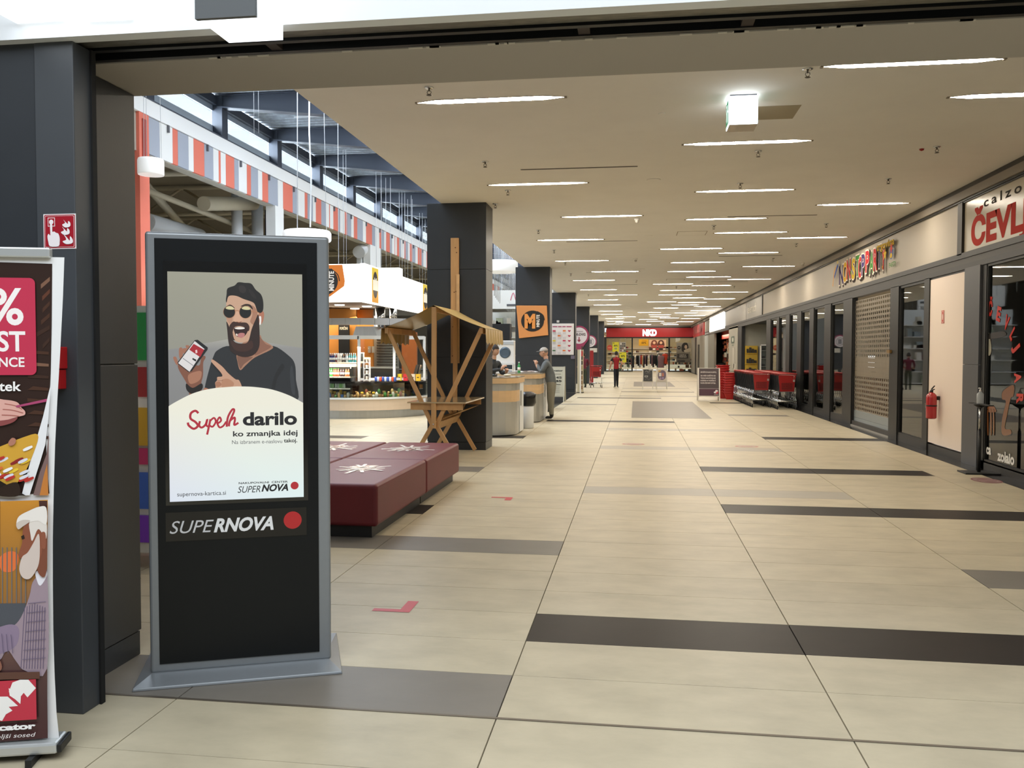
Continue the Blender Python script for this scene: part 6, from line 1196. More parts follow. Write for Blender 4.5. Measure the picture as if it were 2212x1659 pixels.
# pin shaped signs on fourth and fifth columns
for (cx, cy, Y, r, lab, txt) in ((1251, 725, 45.55, .52, 'round pink rimmed pin sign with a down arrow on the fourth column', True), (1275, 738, 56.15, .42, 'round white sign on a dark patterned panel on the fifth column', False)):
    c = aY(cx, cy, Y); o = thing('pin_sign', lab, 'sign', (c.x, Y, c.z)); b = MB(); pts = [(c.x+r*cos(t), c.z+r*sin(t)) for t in [radians(-35+k*10) for k in range(26)]]
    if txt: pts += [(c.x, c.z-r*1.75)]
    b.prism(pts, Y-.03, Y, axis='y'); b.build('plate', M('pin_pink', '#8a3050', .5), o, True); a = Art((c.x, Y-.032, c.z), (1, 0, 0), (0, 0, 1), eps=.003); a.ell(0, 0, r*.83, r*.83, '#c9c2c4', 28)
    if txt: a.text('Prevzem', 0, r*.35, .1, '#5a4a50', width=r*.8, align='c'); a.text('KLIK-DVIG', 0, 0, .13, '#2a2226', width=r*1.3, align='c', bold=.03); a.stroke([(0, -r*.15), (0, -r*.55)], .05, '#8a2a3a'); a.poly([(-.1, -r*.42), (.1, -r*.42), (0, -r*.68)], '#8a2a3a')
    else: a.ell(0, 0, r*.6, r*.6, '#8d8a8c'); a.ell(0, 0, r*.5, r*.5, '#c9c2c4'); a.rect(-.1, -.15, .12, .15, '#77757a')
    a.build('print', INK, o)
# ================================================================== snack bar tables
def bar_table(cx, cy, wx, wy, rz, lab, right_panel=True):
    o = thing('bar_table', lab, 'counter', (cx, cy, 0), rz); pts = []
    for k in range(13): t = pi+pi*k/12; pts.append((wx/2*cos(t), -wy/2+.45*sin(t)+.2))
    body = pts+[(wx/2, wy/2), (-wx/2, wy/2)]
    MB().prism(body, .02, .66, smooth=False).build('body', M('table_steel', '#c4c4c0', .38, .85), o); MB().prism([(x*.97, y*.97) for x, y in body], 0, .02).build('foot', FRAMEL, o)
    MB().prism([(x*1.005, y*1.005) for x, y in body], .66, .88).build('wood_band', M('beech_band', '#cfae84', .45, noise=.08, nscale=5, stretch=(.3, .3, 3)), o); MB().prism([(x, y) for x, y in body], .88, 1.02).build('steel_band', MATS['table_steel'], o); MB().prism([(x*1.05, y*1.04) for x, y in body], 1.02, 1.12).build('wood_rim', MATS['beech_band'], o)
    MB().prism([(x*1.05, y*1.04) for x, y in body], 1.12, 1.14).build('tabletop', M('bar_top', '#9b8d78', .2, coat=.5), o)
    MB().box(wx/2-.0, wx/2+.012, -.0, wy/2, .03, 1.02).build('side_panel', WHITEM, o); MB().box(wx/2+.012, wx/2+.02, .05, .2, .55, .85).build('socket_box', M('socket_grey', '#8d8a86', .4), o)
    return o
bar_table(-2.91, 17.12, 1.2, 1.1, 0, 'nearer high snack bar table with steel body and wood bands'); bar_table(-2.78, 20.7, 1.16, 1.7, 0, 'farther high snack bar table behind the capped man')
bi = thing('waste_bin', 'slim white bin with a black bag hanging out between the bar tables', 'bin', (XY(1138, 18.3), 18.3, 0)); MB().lathe([(.13, 0), (.15, .02), (.15, .62), (.13, .64)], n=18).build('body', WHITEM, bi); random.seed(3); MB().lathe([(.16, .48), (.2, .55), (.19, .66), (.2, .74), (.12, .78), (.05, .74)], n=11).build('bag', M('black_bag', '#0e0e10', .25), bi)
# objects on tables
bottle(-2.75, 20.3, 1.141, '#2f8f50', '#d8d8d8', .26, 'green plastic bottle standing on the farther bar table', None, .036); o = bpy.data.objects['drink_bottle'] if 0 else None
o = thing('newspaper', 'open newspaper lying on the farther bar table', 'newspaper', (-2.75, 20.9, 1.14)); b = MB(); n = 8
vs = []; 
for k in range(n+1): x = -.35+.7*k/n; z = .012+.02*abs(sin(pi*k/n*2)); vs += [(x, -.2, z), (x+.02, .22, z+.006)]
b.add(vs, [(2*k, 2*k+2, 2*k+3, 2*k+1) for k in range(n)], 0, True); b.box(-.36, .36, -.2, .22, 0.001, .006); b.build('pages', M('newsprint', '#c9c2bb', .7, noise=.15, nscale=30), o); MB().box(.05, .3, -.15, .0, .03, .034).build('picture', M('news_pink', '#b98f88', .7), o)
o = thing('ashtray', 'dark glass ashtray on the nearer bar table', 'ashtray', (-2.8, 17.0, 1.14)); MB().lathe([(.05, 0), (.07, .045), (.055, .04), (.04, .01), (.001, .01)], n=14).build('bowl', M('dark_glass', '#1d2a2c', .15, coat=.5), o)
o = thing('paper_napkin', 'crumpled pale napkin on the nearer bar table', 'napkin', (-2.55, 17.1, 1.14)); b = MB(); b.sph((0, 0, .025), .09, .07, .026, 9); b.build('paper', M('napkin', '#cfc6ae', .7, bump=.5, bscale=20), o)
# ================================================================== sign boards on the floor
def aboard(cx, cy, w, h, z0, lab, draw, rz=0, frame='#c9c5bd', lean=.07):
    o = thing('sign_board', lab, 'sign board', (cx, cy, 0), rz); fr = M('frame_'+frame[1:], frame, .4, .3)
    for s_ in (-1, 1):
        b = MB(); yb = s_*.22
        for x in (-w/2+.02, w/2-.02): b.bar((x, yb, .0), (x, s_*.02, h), .04, .03, up=(0, 1, 0))
        b.bar((-w/2, s_*.02, h-.02), (w/2, s_*.02, h-.02), .04, .03); zz = z0; yy = yb+(s_*.02-yb)*zz/h; b.bar((-w/2, yy, zz), (w/2, yy, zz), .04, .03); b.build('frame', fr, o)
        if s_ == -1:
            V = Vector((0, (s_*.02-yb), h)).normalized(); O = Vector((-w/2+.04, yy-.012, zz+.02)); hh = (h-z0)/V.z-.04; b = MB(); q = [O, O+Vector((w-.08, 0, 0)), O+Vector((w-.08, 0, 0))+V*hh, O+V*hh]; b.add(q+[p+Vector((0, .012, 0)) for p in q], [(0, 1, 2, 3), (4, 7, 6, 5), (0, 4, 5, 1), (2, 6, 7, 3), (0, 3, 7, 4), (1, 5, 6, 2)]); b.build('panel', WHITE, o)
            a = Art(O+Vector((0, -.002, 0)), (1, 0, 0), V, eps=.0015); draw(a, w-.08, hh); a.build('sheet', INK, o, world=False)
        else:
            V = Vector((0, (s_*.02-yb), h)).normalized(); O = Vector((-w/2+.04, yy+.0, zz+.02)); hh = (h-z0)/V.z-.04; b = MB(); b.quad(O, O+Vector((w-.08, 0, 0)), O+Vector((w-.08, 0, 0))+V*hh, O+V*hh); b.build('back_panel', WHITE, o)
    return o
def d1(a, w, h):
    a.rect(0, 0, w, h, '#473a3c'); a.rect(0, 0, w, h*.25, '#4a2735'); a.rect(0, h*.25, w, h*.265, '#a59a98')
    for k, s_ in enumerate(['SPOŠTOVANI KUPCI,', 'ZA VAŠO ZAŠČITO SO', 'TUKAJ NAKUPOVALNE', 'KOŠARE IN VOZIČKI Z', 'RAZKUŽENIMI ROČAJI.']): a.text(s_, w*.08, h*(.84-k*.09-(.04 if k else 0)), h*.045, '#d5cbc4', width=w*(.8 if k == 0 else .76), bold=.03)
    a.ell(w*.88, h*.17, w*.07, h*.04, '#e2d8d6'); a.ell(w*.8, h*.12, w*.06, h*.035, '#e2d8d6'); a.poly([(w*.84, h*.05), (w*.98, h*.1), (w*.95, h*.16), (w*.86, h*.12)], '#c23a4a'); a.rect(w*.75, h*.03, w*.97, h*.045, '#d5cbc4')
p, q = fl(1508, 866), fl(1556, 867); hz = aY(1532, 795, p.y).z; aboard((p.x+q.x)/2, p.y+.22, q.x-p.x+.02, hz, .16, 'white framed board with dark red notice text standing before the red baskets', d1, 0, '#d8d2c6')
def d2(a, w, h):
    a.rect(0, 0, w, h, '#2b2a29'); a.stroke([(w*.2, h*.8), (w*.4, h*.88), (w*.5, h*.78), (w*.75, h*.86)], .02, '#7f7c76'); a.stroke([(w*.25, h*.68), (w*.8, h*.7)], .015, '#5a5853'); a.rect(w*.15, h*.35, w*.5, h*.48, '#b3b0a8'); a.rect(w*.2, h*.38, w*.45, h*.45, '#3c3a38'); a.stroke([(w*.2, h*.12), (w*.4, h*.25), (w*.6, h*.14), (w*.9, h*.3)], .03, '#4c4a47'); a.rect(w*.6, h*.93, w*.95, h*.97, '#c9c5bd')
p = fl(1387.5, 841); q = fl(1411, 841); hz = aY(1400, 797.5, p.y).z; aboard((p.x+q.x)/2, p.y+.22, q.x-p.x, hz, .34, 'black chalk style sign board in the middle of the corridor', d2, 0, '#bdb8ac')
def d3(a, w, h):
    a.rect(0, 0, w, h, '#b3a89c'); a.curve([(w*.2, h*.2), (w*.08, h*.5), (w*.2, h*.8), (w*.6, h*.95), (w*.92, h*.75), (w*.9, h*.3), (w*.6, h*.12)], '#574a5c'); a.rect(w*.2, h*.42, w*.45, h*.72, '#c0b8ae'); a.rect(w*.52, h*.42, w*.72, h*.7, '#a8644a'); a.ell(w*.35, h*.25, w*.12, h*.08, '#8a7690'); a.ell(w*.62, h*.27, w*.12, h*.08, '#8a7690'); a.curve([(w*.1, h*.85), (w*.3, h*.95), (w*.4, h*.85), (w*.2, h*.78)], '#a98748')
p = fl(1417.5, 841); q = fl(1441.5, 841); hz = aY(1430, 797.5, p.y).z; aboard((p.x+q.x)/2, p.y+.24, q.x-p.x, hz, .34, 'pale sign board with a violet picture right of the black one', d3, 0, '#bdb8ac')
def d4(a, w, h):
    a.rect(0, 0, w, h, '#b9b7a6'); a.text('Mercator', w*.1, h*.85, h*.06, '#1f1f1d', width=w*.85, bold=.04); a.text('2,45', w*.3, h*.6, h*.07, '#1f1f1d', width=w*.6, bold=.04); a.text('1,45', w*.3, h*.48, h*.07, '#1f1f1d', width=w*.6, bold=.04); a.rect(w*.15, h*.75, w*.85, h*.765, '#5a5a55'); a.rect(w*.15, h*.38, w*.85, h*.4, '#3a3a38'); [a.rect(w*.2, h*(.3-k*.06), w*.8, h*(.31-k*.06), '#77766e') for k in range(4)]
p = fl(1219, 868); aboard(p.x-.32, p.y+.2, .66, aY(1210, 792, p.y).z, .18, 'pale price board standing half hidden behind the capped man', d4, -.05, '#c6c4b4')
# leaflet stand and red items further along
p = fl(1247, 849); q = fl(1259, 849); o = thing('leaflet_stand', 'tall slim stand covered with small pictures at the third column', 'display stand', ((p.x+q.x)/2, p.y, 0)); hz = aY(1250, 755, p.y).z; MB().box(p.x, q.x, p.y, p.y+.4, .03, hz).build('body', M('stand_cream', '#b9b096', .5), o, True); MB().box(p.x+.1, p.x+.15, p.y-.03, p.y, 0, hz).build('edge_strip', WHITE, o, True); MB().box(p.x-.02, q.x+.02, p.y-.02, p.y+.45, 0, .03).build('base', BLACK, o, True)
a = Art((p.x, p.y-.002, 0), (1, 0, 0), (0, 0, 1), eps=.002); random.seed(2); w_ = q.x-p.x
for k in range(9): a.rect(.16, .15+k*.2, w_-.01, .3+k*.2, random.choice(['#7d5a3a', '#9a8a60', '#4a3a2c', '#8a3a34', '#a89a7a', '#2c2a28']))
a.ell(w_*.8, 1.6, .05, .12, '#a83a34'); a.build('print', INK, o)
p = fl(1276, 820); o = thing('red_totem', 'narrow tall red advertising panel behind the lone red trolley', 'advertising panel', (XY(1277.5, 43.5), 43.5, 0)); MB().box(XY(1274, 43.5), XY(1281.5, 43.5), 43.5, 43.6, .1, aY(1278, 757, 43.5).z).build('panel', M('totem_red', '#8f1c1e', .4), o, True); MB().box(XY(1273, 43.5), XY(1282.5, 43.5), 43.4, 43.8, 0, .1).build('base', BLACK, o, True)
o = tag(MB().box(XY(1273.5, 56), XY(1289, 56), 56.15, 56.199, aY(1280, 761, 56).z, aY(1280, 752, 56).z).build('notice', M('paper_white', '#bdb9ae', .6)), 'pale rectangular notice on the fifth column', 'notice')
# rust red mesh snack crate between bar and column
o = thing('goods_crate', 'low wire rack with snacks behind the capped man', 'rack', (-2.9, 24.0, 0)); b = MB(); 
for x in (-.35, .35):
    for y in (-.15, .15): b.box(x-.012, x+.012, y-.012, y+.012, 0, 1.0)
b.build('frame', WHITEM, o)
for k in range(3): MB().box(-.36, .36, -.16, .16, .2+k*.35, .215+k*.35).build('shelf', WHITEM, o)
random.seed(13)
for k in range(3):
    for j in range(6): tag(MB().box(-2.9-.33+j*.11, -2.9-.25+j*.11, 23.88, 24.08, .216+k*.35, .216+k*.35+random.uniform(.1, .2)).build('snack_pack', M('pk'+str(j % 3), ['#c98a3a', '#3a5a9a', '#b8b0a0'][j % 3], .5)), 'small snack pack on the low wire rack by the second column', 'snack pack', 'packs on the low wire rack')
# ================================================================== people
SKIN = M('skin', '#b58a70', .55); SKINL = M('skin_light', '#c49a80', .55); HAIRG = M('hair_dark', '#1c1512', .7)
def skin_mesh(J, edges, root, mats, zone):
    """J: name -> (pos, rx, ry); one continuous skinned surface; zone(center)->material index"""
    names = list(J); idx = {n: i for i, n in enumerate(names)}
    me = bpy.data.meshes.new('s'); me.from_pydata([J[n][0] for n in names], [(idx[a], idx[b]) for a, b in edges], [])
    o = bpy.data.objects.new('s', me); COL.objects.link(o); md = o.modifiers.new('k', 'SKIN'); md.use_smooth_shade = True; md.branch_smoothing = .6
    for n in names:
        sv = me.skin_vertices[0].data[idx[n]]; sv.radius = (J[n][1], J[n][2]); sv.use_root = (n == root)
    sb = o.modifiers.new('u', 'SUBSURF'); sb.levels = 2; sb.render_levels = 2
    bpy.context.view_layer.update(); dg = bpy.context.evaluated_depsgraph_get(); nm = bpy.data.meshes.new_from_object(o.evaluated_get(dg)); bpy.data.objects.remove(o)
    for m in mats: nm.materials.append(m)
    for p in nm.polygons: p.material_index = zone(p.center); p.use_smooth = True
    return nm
def hand_into(b, wrist, d, nrm, thumb, s=1.0, curl=.9, mi=0):
    """palm plus five separate bent fingers; d fingers direction, nrm palm normal, thumb side vector"""
    d = Vector(d).normalized(); nrm = Vector(nrm).normalized(); t = d.cross(nrm).normalized()*(1 if Vector(thumb).dot(d.cross(nrm)) > 0 else -1); w = Vector(wrist)
    c = w+d*.045*s
    b.tube([w-d*.02*s, w+d*.01*s, c, w+d*.085*s], [.027*s, .032*s, .038*s, .034*s], 8, mi)
    for i, (L, k) in enumerate(((.075, .030), (.085, .010), (.078, -.011), (.060, -.030))):
        p = w+d*.075*s+t*k*s; q = [p]; dd = d.copy()
        for j, f in enumerate((.45, .32, .23)): dd = (dd*cos(curl*.55)+nrm*sin(curl*.55)).normalized(); q.append(q[-1]+dd*L*f*s); 
        b.tube(q, [.0095*s, .009*s, .0082*s, .007*s], 6, mi)
    p = w+d*.03*s+t*.03*s; b.tube([p, p+(t*.6+d*.7+nrm*.2).normalized()*.035*s, p+(t*.45+d*.8+nrm*.6).normalized()*.062*s], [.013*s, .011*s, .008*s], 6, mi)
def person(label, loc, rz, J, edges, mats, zone, head, hands, extras, grp=None):
    t = thing('person', label, 'person', loc, rz, grp)
    nm = skin_mesh(J, edges, 'pelvis', mats, zone); b = MB()
    for h in hands: hand_into(b, *h)
    hc, hr, fd = head; fd = Vector(fd).normalized(); sd = fd.cross(Vector((0, 0, 1))).normalized(); upv = sd.cross(fd)
    def hp(f, s_, u): return Vector(hc)+fd*f*hr+sd*s_*hr+upv*u*hr
    vs = []; fs = []; n, m = 18, 12
    for i in range(m+1):
        a_ = pi*i/m
        for k in range(n):
            th = 2*pi*k/n; x, y, z = sin(a_)*cos(th), sin(a_)*sin(th), -cos(a_)
            w_ = .80-.10*max(0, -z); dpt = 1.0-(.12*max(0, -z) if x < 0 else 0); f_ = x*dpt+(.10 if (x > .6 and -.75 < z < -.45) else 0)
            if x > .85 and abs(z+.12) < .2 and abs(y) < .3: f_ += .22*(1-abs(y)/.3)
            vs.append(hp(f_, y*w_, z*1.28))
    for i in range(m):
        for k in range(n): q = i*n+k; r = i*n+(k+1) % n; fs.append((q, r, r+n, q+n))
    b.add(vs, fs, 0, True)
    for s_ in (-1, 1): p = hp(-.05, s_*.82, -.05); b.sph(p, .022*hr/.1, .02*hr/.1, .032*hr/.1, 8, 0)
    tmp = MB(); tmp.v = b.v; tmp.f = b.f; tmp.mi = b.mi; tmp.sm = b.sm; o2 = tmp.build('tmp', mats[0])
    bm = bmesh.new(); bm.from_mesh(nm); bm.from_mesh(o2.data); bm.to_mesh(nm); bm.free(); bpy.data.objects.remove(o2)
    o = bpy.data.objects.new('body', nm); COL.objects.link(o); o.parent = t
    f = MB()
    for s_ in (-1, 1): p = hp(.90, s_*.30, .06); f.sph(p, .009*hr/.1, .012*hr/.1, .007*hr/.1, 6)
    f.build('eyes', M('eye_dark', '#1b1410', .3), t); p = hp(.98, 0, -.52); q = hp(.90, .22, -.5); r = hp(.90, -.22, -.5); MB().tube([q, p, r], .005*hr/.1, 5).build('mouth', M('lips', '#8c4f45', .5), t)
    extras(t, hp, hr); return t
def base(H, lean=0, stance=.09, arms=None, hip=.0, thick=1.0, shoulders=.19, kneeF=(.02, .02), fY=(.0, .0)):
    """figure faces -Y (front is -Y) in its own frame"""
    s = H/1.75; L = lean
    J = {'pelvis': ((0, 0, .95*s), .135*s*thick, .105*s*thick), 'belly': ((0, -L*.3, 1.10*s), .13*s*thick, .11*s*thick), 'chest': ((0, -L*.7, 1.28*s), .155*s*thick, .11*s*thick), 'neckb': ((0, -L, 1.44*s), .075*s, .07*s), 'neck': ((0, -L*1.15, 1.52*s), .062*s, .065*s), 'headb': ((0, -L*1.25, 1.58*s), .05*s, .055*s)}
    E_ = [('pelvis', 'belly'), ('belly', 'chest'), ('chest', 'neckb'), ('neckb', 'neck'), ('neck', 'headb')]
    for i, (n, sx) in enumerate((('L', 1), ('R', -1))):
        x = sx*stance*s
        J['hip'+n] = ((x*.95, 0, .88*s), .098*s*thick, .098*s*thick); J['knee'+n] = ((x, -kneeF[i], .5*s), .066*s*thick, .068*s*thick); J['ank'+n] = ((x, fY[i], .09*s), .05*s, .052*s)
        J['heel'+n] = ((x, fY[i]+.0, .045*s), .042*s, .045*s); J['toe'+n] = ((x, fY[i]-.15*s, .035*s), .04*s, .033*s)
        E_ += [('pelvis', 'hip'+n), ('hip'+n, 'knee'+n), ('knee'+n, 'ank'+n), ('ank'+n, 'heel'+n), ('heel'+n, 'toe'+n)]
        sh = (sx*shoulders*s, -L*.95, 1.40*s); J['sh'+n] = (sh, .068*s*thick, .07*s*thick); e, w = arms[n]; J['el'+n] = (e, .052*s*thick, .052*s*thick); J['wr'+n] = (w, .036*s, .036*s); E_ += [('chest', 'sh'+n), ('sh'+n, 'el'+n), ('el'+n, 'wr'+n)]
    return J, E_, s
# --- man with the cap eating at the bar: faces -X (towards the bar), seen from his left side
H = 1.74; J, E_, s = base(H, lean=.13, stance=.075, thick=1.34, arms={'L': ((.22, -.22, 1.14), (.10, -.37, 1.34)), 'R': ((-.22, -.24, 1.13), (-.07, -.39, 1.35))}, kneeF=(.03, .02))
GREYJ = M('jacket_grey', '#5c6163', .85, noise=.1, nscale=12); TROU = M('trousers_grey', '#827e6f', .85, noise=.08, nscale=10); SHOE = M('shoe_black', '#0e0e10', .5)
def z1(c):
    if c.z < .12: return 3
    if c.z < .90: return 2
    if c.y < -.345 and c.z > 1.2: return 0
    if c.z > 1.47: return 0
    return 1
def ex1(t, hp, hr):
    b = MB(); vs = []; n = 16
    for i in range(6):
        a_ = pi/2*i/5
        for k in range(n): th = 2*pi*k/n; vs.append(hp(cos(a_)*cos(th)*1.08, cos(a_)*sin(th)*.9, .42+sin(a_)*.92))
    b.add(vs, [(i*n+k, i*n+(k+1) % n, (i+1)*n+(k+1) % n, (i+1)*n+k) for i in range(5) for k in range(n)], 0, True); b.build('cap', M('cap_grey', '#a6a19b', .8), t)
    b = MB(); pts = [(.95, -.6), (1.55, -.5), (1.85, 0), (1.55, .5), (.95, .6)]; top = [hp(x, y, .50) for x, y in pts]; bot = [hp(x, y, .42) for x, y in pts]; b.add(top+bot, [(0, 1, 2, 3, 4), (9, 8, 7, 6, 5)]+[(i, (i+1) % 5, (i+1) % 5+5, i+5) for i in range(5)]); b.build('cap_peak', MATS['cap_grey'], t)
    b = MB(); vs = []
    for z in (.42, .05, -.1):
        for k in range(9): th = pi*.55+k*pi*.9/8; vs.append(hp(cos(th)*.98, sin(th)*.84, z))
    b.add(vs, [(i*9+k, i*9+k+1, (i+1)*9+k+1, (i+1)*9+k) for i in range(2) for k in range(8)], 0, True); b.build('hair', M('hair_grey', '#6d665f', .8), t)
    for sx in (-1, 1): MB().box(sx*.07-.05, sx*.07+.05, -.2, .05, 0, .018).build('shoe_sole', M('sole_white', '#c9c9c7', .5), t, bevel=.004)
person('man in a pale cap, grey jacket and grey trousers eating at the high bar table', (-2.03, 20.93, 0), -pi/2, J, E_, [SKIN, GREYJ, TROU, SHOE], z1, ((0, -.19, 1.635*s), .098, (0, -1, -.12)),
       [((.10, -.37, 1.34), (-.25, -.2, .85), (-.6, -.2, -.2), (0, 1, 1), 1.0, 1.6), ((-.07, -.39, 1.35), (.3, -.15, .85), (.6, -.2, -.2), (0, 1, 1), 1.0, 1.6)], ex1)
# --- man half hidden by the column, leaning on the near bar table, faces right (+X)
J, E_, s = base(1.76, lean=.14, arms={'L': ((.24, -.2, 1.16), (.10, -.44, 1.2)), 'R': ((-.26, -.16, 1.2), (-.02, -.40, 1.26))}, thick=1.1)
DG = M('jacket_darkgrey', '#33373b', .85)
def z2(c):
    if c.z < .12: return 3
    if c.z < .9: return 2
    if c.y < -.40 and c.z > 1.1: return 0
    if c.z > 1.48: return 0
    return 1
def hairf(col, back=False):
    def f(t, hp, hr):
        b = MB(); vs = []; n = 16
        for i in range(7):
            a_ = pi/2*(i/6)*1.0
            for k in range(n):
                th = 2*pi*k/n; low = -.55 if cos(th) < .1 else .35; z = low+(1.36-low)*sin(a_); r = cos(a_*.98)*1.0+.04 if i else 1.03
                r = sqrt(max(1-(z/1.36)**2, 0))*1.07 if z > 0 else 1.05; vs.append(hp(cos(th)*r, sin(th)*r*.84, z))
        b.add(vs, [(i*n+k, i*n+(k+1) % n, (i+1)*n+(k+1) % n, (i+1)*n+k) for i in range(6) for k in range(n)], 0, True); b.build('hair', col, t)
        for sx in (-1, 1): MB().box(sx*.09-.045, sx*.09+.045, -.19, .05, 0, .015).build('shoe_sole', BLACK, t)
    return f
person('dark haired man in a grey jacket with raised hands behind the near bar table', (-3.22, 18.7, 0), radians(60), J, E_, [SKINL, DG, M('trousers_dark', '#23242a', .8), SHOE], z2, ((0, -.19, 1.66*s), .098, (.1, -1, -.1)),
       [((.10, -.44, 1.2), (-.4, -.5, .6), (-.5, -.1, -.3), (0, 1, 1), 1.0, 1.3), ((-.02, -.40, 1.26), (.3, -.4, .8), (.5, -.1, -.3), (0, 1, 1), 1.0, 1.2)], hairf(HAIRG))
# --- person in red vest walking away
p = fl(1331, 836); J, E_, s = base(1.70, stance=.055, thick=1.0, shoulders=.2, arms={'L': ((.25, .05, 1.13), (.31, .0, .90)), 'R': ((-.26, .05, 1.12), (-.22, -.12, .98))}, fY=(.12, -.12), kneeF=(-.03, .08))
REDV = M('vest_red', '#8c151c', .8); NAV = M('navy_cloth', '#10131c', .85)
def z3(c):
    if c.z < .09: return 3
    if c.z < .88: return 2
    if abs(c.x) > .19 and c.z < 1.24: return 0
    if abs(c.x) > .165 and c.z > 1.2: return 4
    if c.z > 1.45: return 0
    return 1
person('person with short black hair in a red vest and dark trousers walking away', (p.x, p.y, 0), pi, J, E_, [SKIN, REDV, NAV, SHOE, NAV], z3, ((0, -.02, 1.64*s), .095, (0, -1, 0)),
       [((.31, .0, .90), (.3, -.1, -1), (-.3, -1, 0), (0, -1, 0), .95, .5), ((-.22, -.12, .98), (0, -.5, -1), (.6, -.3, 0), (0, -1, 0), .95, .8)], hairf(M('hair_black', '#0c0a0a', .7)))
# --- person in a dark magenta top beyond the leaflet stand
p = fl(1263, 838); J, E_, s = base(1.66, lean=.05, thick=1.0, arms={'L': ((.25, -.05, 1.1), (.22, -.25, .98)), 'R': ((-.25, -.05, 1.1), (-.2, -.25, 1.0))})
def z4(c): return 3 if c.z < .09 else 2 if c.z < .88 else 0 if (c.z > 1.44 or (c.y < -.2 and c.z < 1.1)) else 1
person('person in a dark magenta top and olive trousers behind the leaflet stand', (p.x-.08, p.y+.6, 0), radians(200), J, E_, [SKIN, M('top_magenta', '#5f1a2e', .8), M('trousers_olive', '#3a4030', .85), SHOE], z4, ((0, -.08, 1.63*s), .095, (0, -1, 0)),
       [((.22, -.25, .98), (-.1, -.8, -.3), (-.5, 0, .2), (0, 0, 1), .95, 1.0), ((-.2, -.25, 1.0), (.1, -.8, -.3), (.5, 0, .2), (0, 0, 1), .95, 1.0)], hairf(HAIRG))
# ================================================================== shopping trolleys
CR = M('trolley_red', '#9c1a1d', .35, coat=.3); CRD = M('trolley_mesh_red', '#4c1013', .6); DGR = M('trolley_grey', '#23262b', .5)
def make_cart(lab, loc, grp):
    t = thing('shopping_trolley', lab, 'trolley', loc, 0, grp); w = .26
    b = MB(); b.add([(-w+.02, 0, .98), (w-.02, 0, .98), (w-.06, .03, .52), (-w+.06, .03, .52)], [(0, 1, 2, 3)]); b.add([(-w+.02, .015, .98), (w-.02, .015, .98), (w-.06, .045, .52), (-w+.06, .045, .52)], [(0, 3, 2, 1)]); b.add([(-w+.02, 0, .98), (-w+.02, .015, .98), (-w+.06, .045, .52), (-w+.06, .03, .52)], [(0, 1, 2, 3)]); b.add([(w-.02, 0, .98), (w-.02, .015, .98), (w-.06, .045, .52), (w-.06, .03, .52)], [(0, 3, 2, 1)])
    b.build('front_panel', CR, t); b = MB()
    b.box(-.155, .155, .002, .012, .57, .77)
    b.build('grid_panel', CRD, t); b = MB()
    for k in range(13): x = -.15+k*.025; b.box(x-.003, x+.003, -.006, .002, .57, .77)
    for k in range(8): b.box(-.155, .155, -.006, .002, .575+k*.027, .580+k*.027)
    b.build('grid_bars', CR, t)
    b = MB()
    for s_ in (-1, 1): b.add([(s_*(w-.01), .0, 1.0), (s_*(w-.09), .82, .92), (s_*(w-.12), .82, .6), (s_*(w-.05), .03, .5), (s_*(w-.025), .0, 1.0), (s_*(w-.105), .82, .92), (s_*(w-.135), .82, .6), (s_*(w-.065), .03, .5)], [(0, 1, 2, 3), (4, 7, 6, 5), (0, 3, 7, 4), (0, 4, 5, 1)])
    b.add([(-w+.09, .82, .92), (w-.09, .82, .92), (w-.12, .82, .6), (-w+.12, .82, .6)], [(0, 1, 2, 3)]); b.add([(-w+.06, .03, .5), (w-.06, .03, .5), (w-.12, .82, .6), (-w+.12, .82, .6)], [(0, 1, 2, 3)]); b.build('basket', DGR, t)
    b = MB(); b.tube([(-w, .0, 1.0), (-w, -.03, 1.03), (w, -.03, 1.03), (w, 0, 1.0)], .016, 8); b.build('handle', CR, t)
    b = MB()
    for s_ in (-1, 1): b.tube([(s_*(w), 0, 1.0), (s_*(w-.09), .82, .93)], .012, 6)
    b.tube([(-w+.09, .82, .93), (w-.09, .82, .93)], .012, 6); b.build('rim', CR, t)
    b = MB()
    for s_ in (-1, 1):
        b.tube([(s_*(w-.03), .04, .52), (s_*(w-.02), .10, .38), (s_*(w-.0), .02, .24), (s_*(w-.0), .0, .15)], .011, 6); b.tube([(s_*w, .0, .24), (s_*(w-.08), .78, .17)], .011, 6)
    for k in range(5): y = .05+k*.15; ww = w-.08*y/.78; b.tube([(-ww, y, .235-.08*y), (ww, y, .235-.08*y)], .006, 5)
    b.tube([(-w, .0, .24), (w, .0, .24)], .011, 6); b.build('chassis', CHROME, t)
    for x, y in ((-w, .0), (w, .0), (-w+.09, .76), (w-.09, .76)):
        wb_ = MB(); wb_.lathe([(.02, -.016), (.058, -.014), (.062, 0), (.058, .014), (.02, .016)], n=14); o = wb_.build('wheel', RUBBER, t); o.rotation_euler = (0, pi/2, 0); o.location = (x, y+.02, .062)
        MB().box(x-.022, x+.022, y-.005, y+.03, .06, .15).build('castor_fork', CHROME, t)
    MB().tube([(w-.08, -.035, 1.02), (w-.08, -.04, .9), (w-.075, -.035, .82)], .004, 5).build('coin_chain', CHROME, t); MB().box(w-.1, w-.055, -.05, -.02, .80, .86).build('coin_lock', M('lock_grey', '#a29d98', .4), t)
    return t
c0 = make_cart('front trolley of the nested row nearer the corridor middle', (3.715, 26.45, 0), None); ct_ = family(c0)
c1 = make_cart('second trolley of the nested row nearer the corridor middle', (3.711, 26.72, 0), 'trolleys nested in the left row')
for ch in [c for c in COL.objects if c.parent == c1 and c.name.split('.')[0] in ('front_panel', 'grid_panel', 'grid_bars', 'coin_chain', 'coin_lock')]: bpy.data.objects.remove(ch)
cn_ = family(c1)
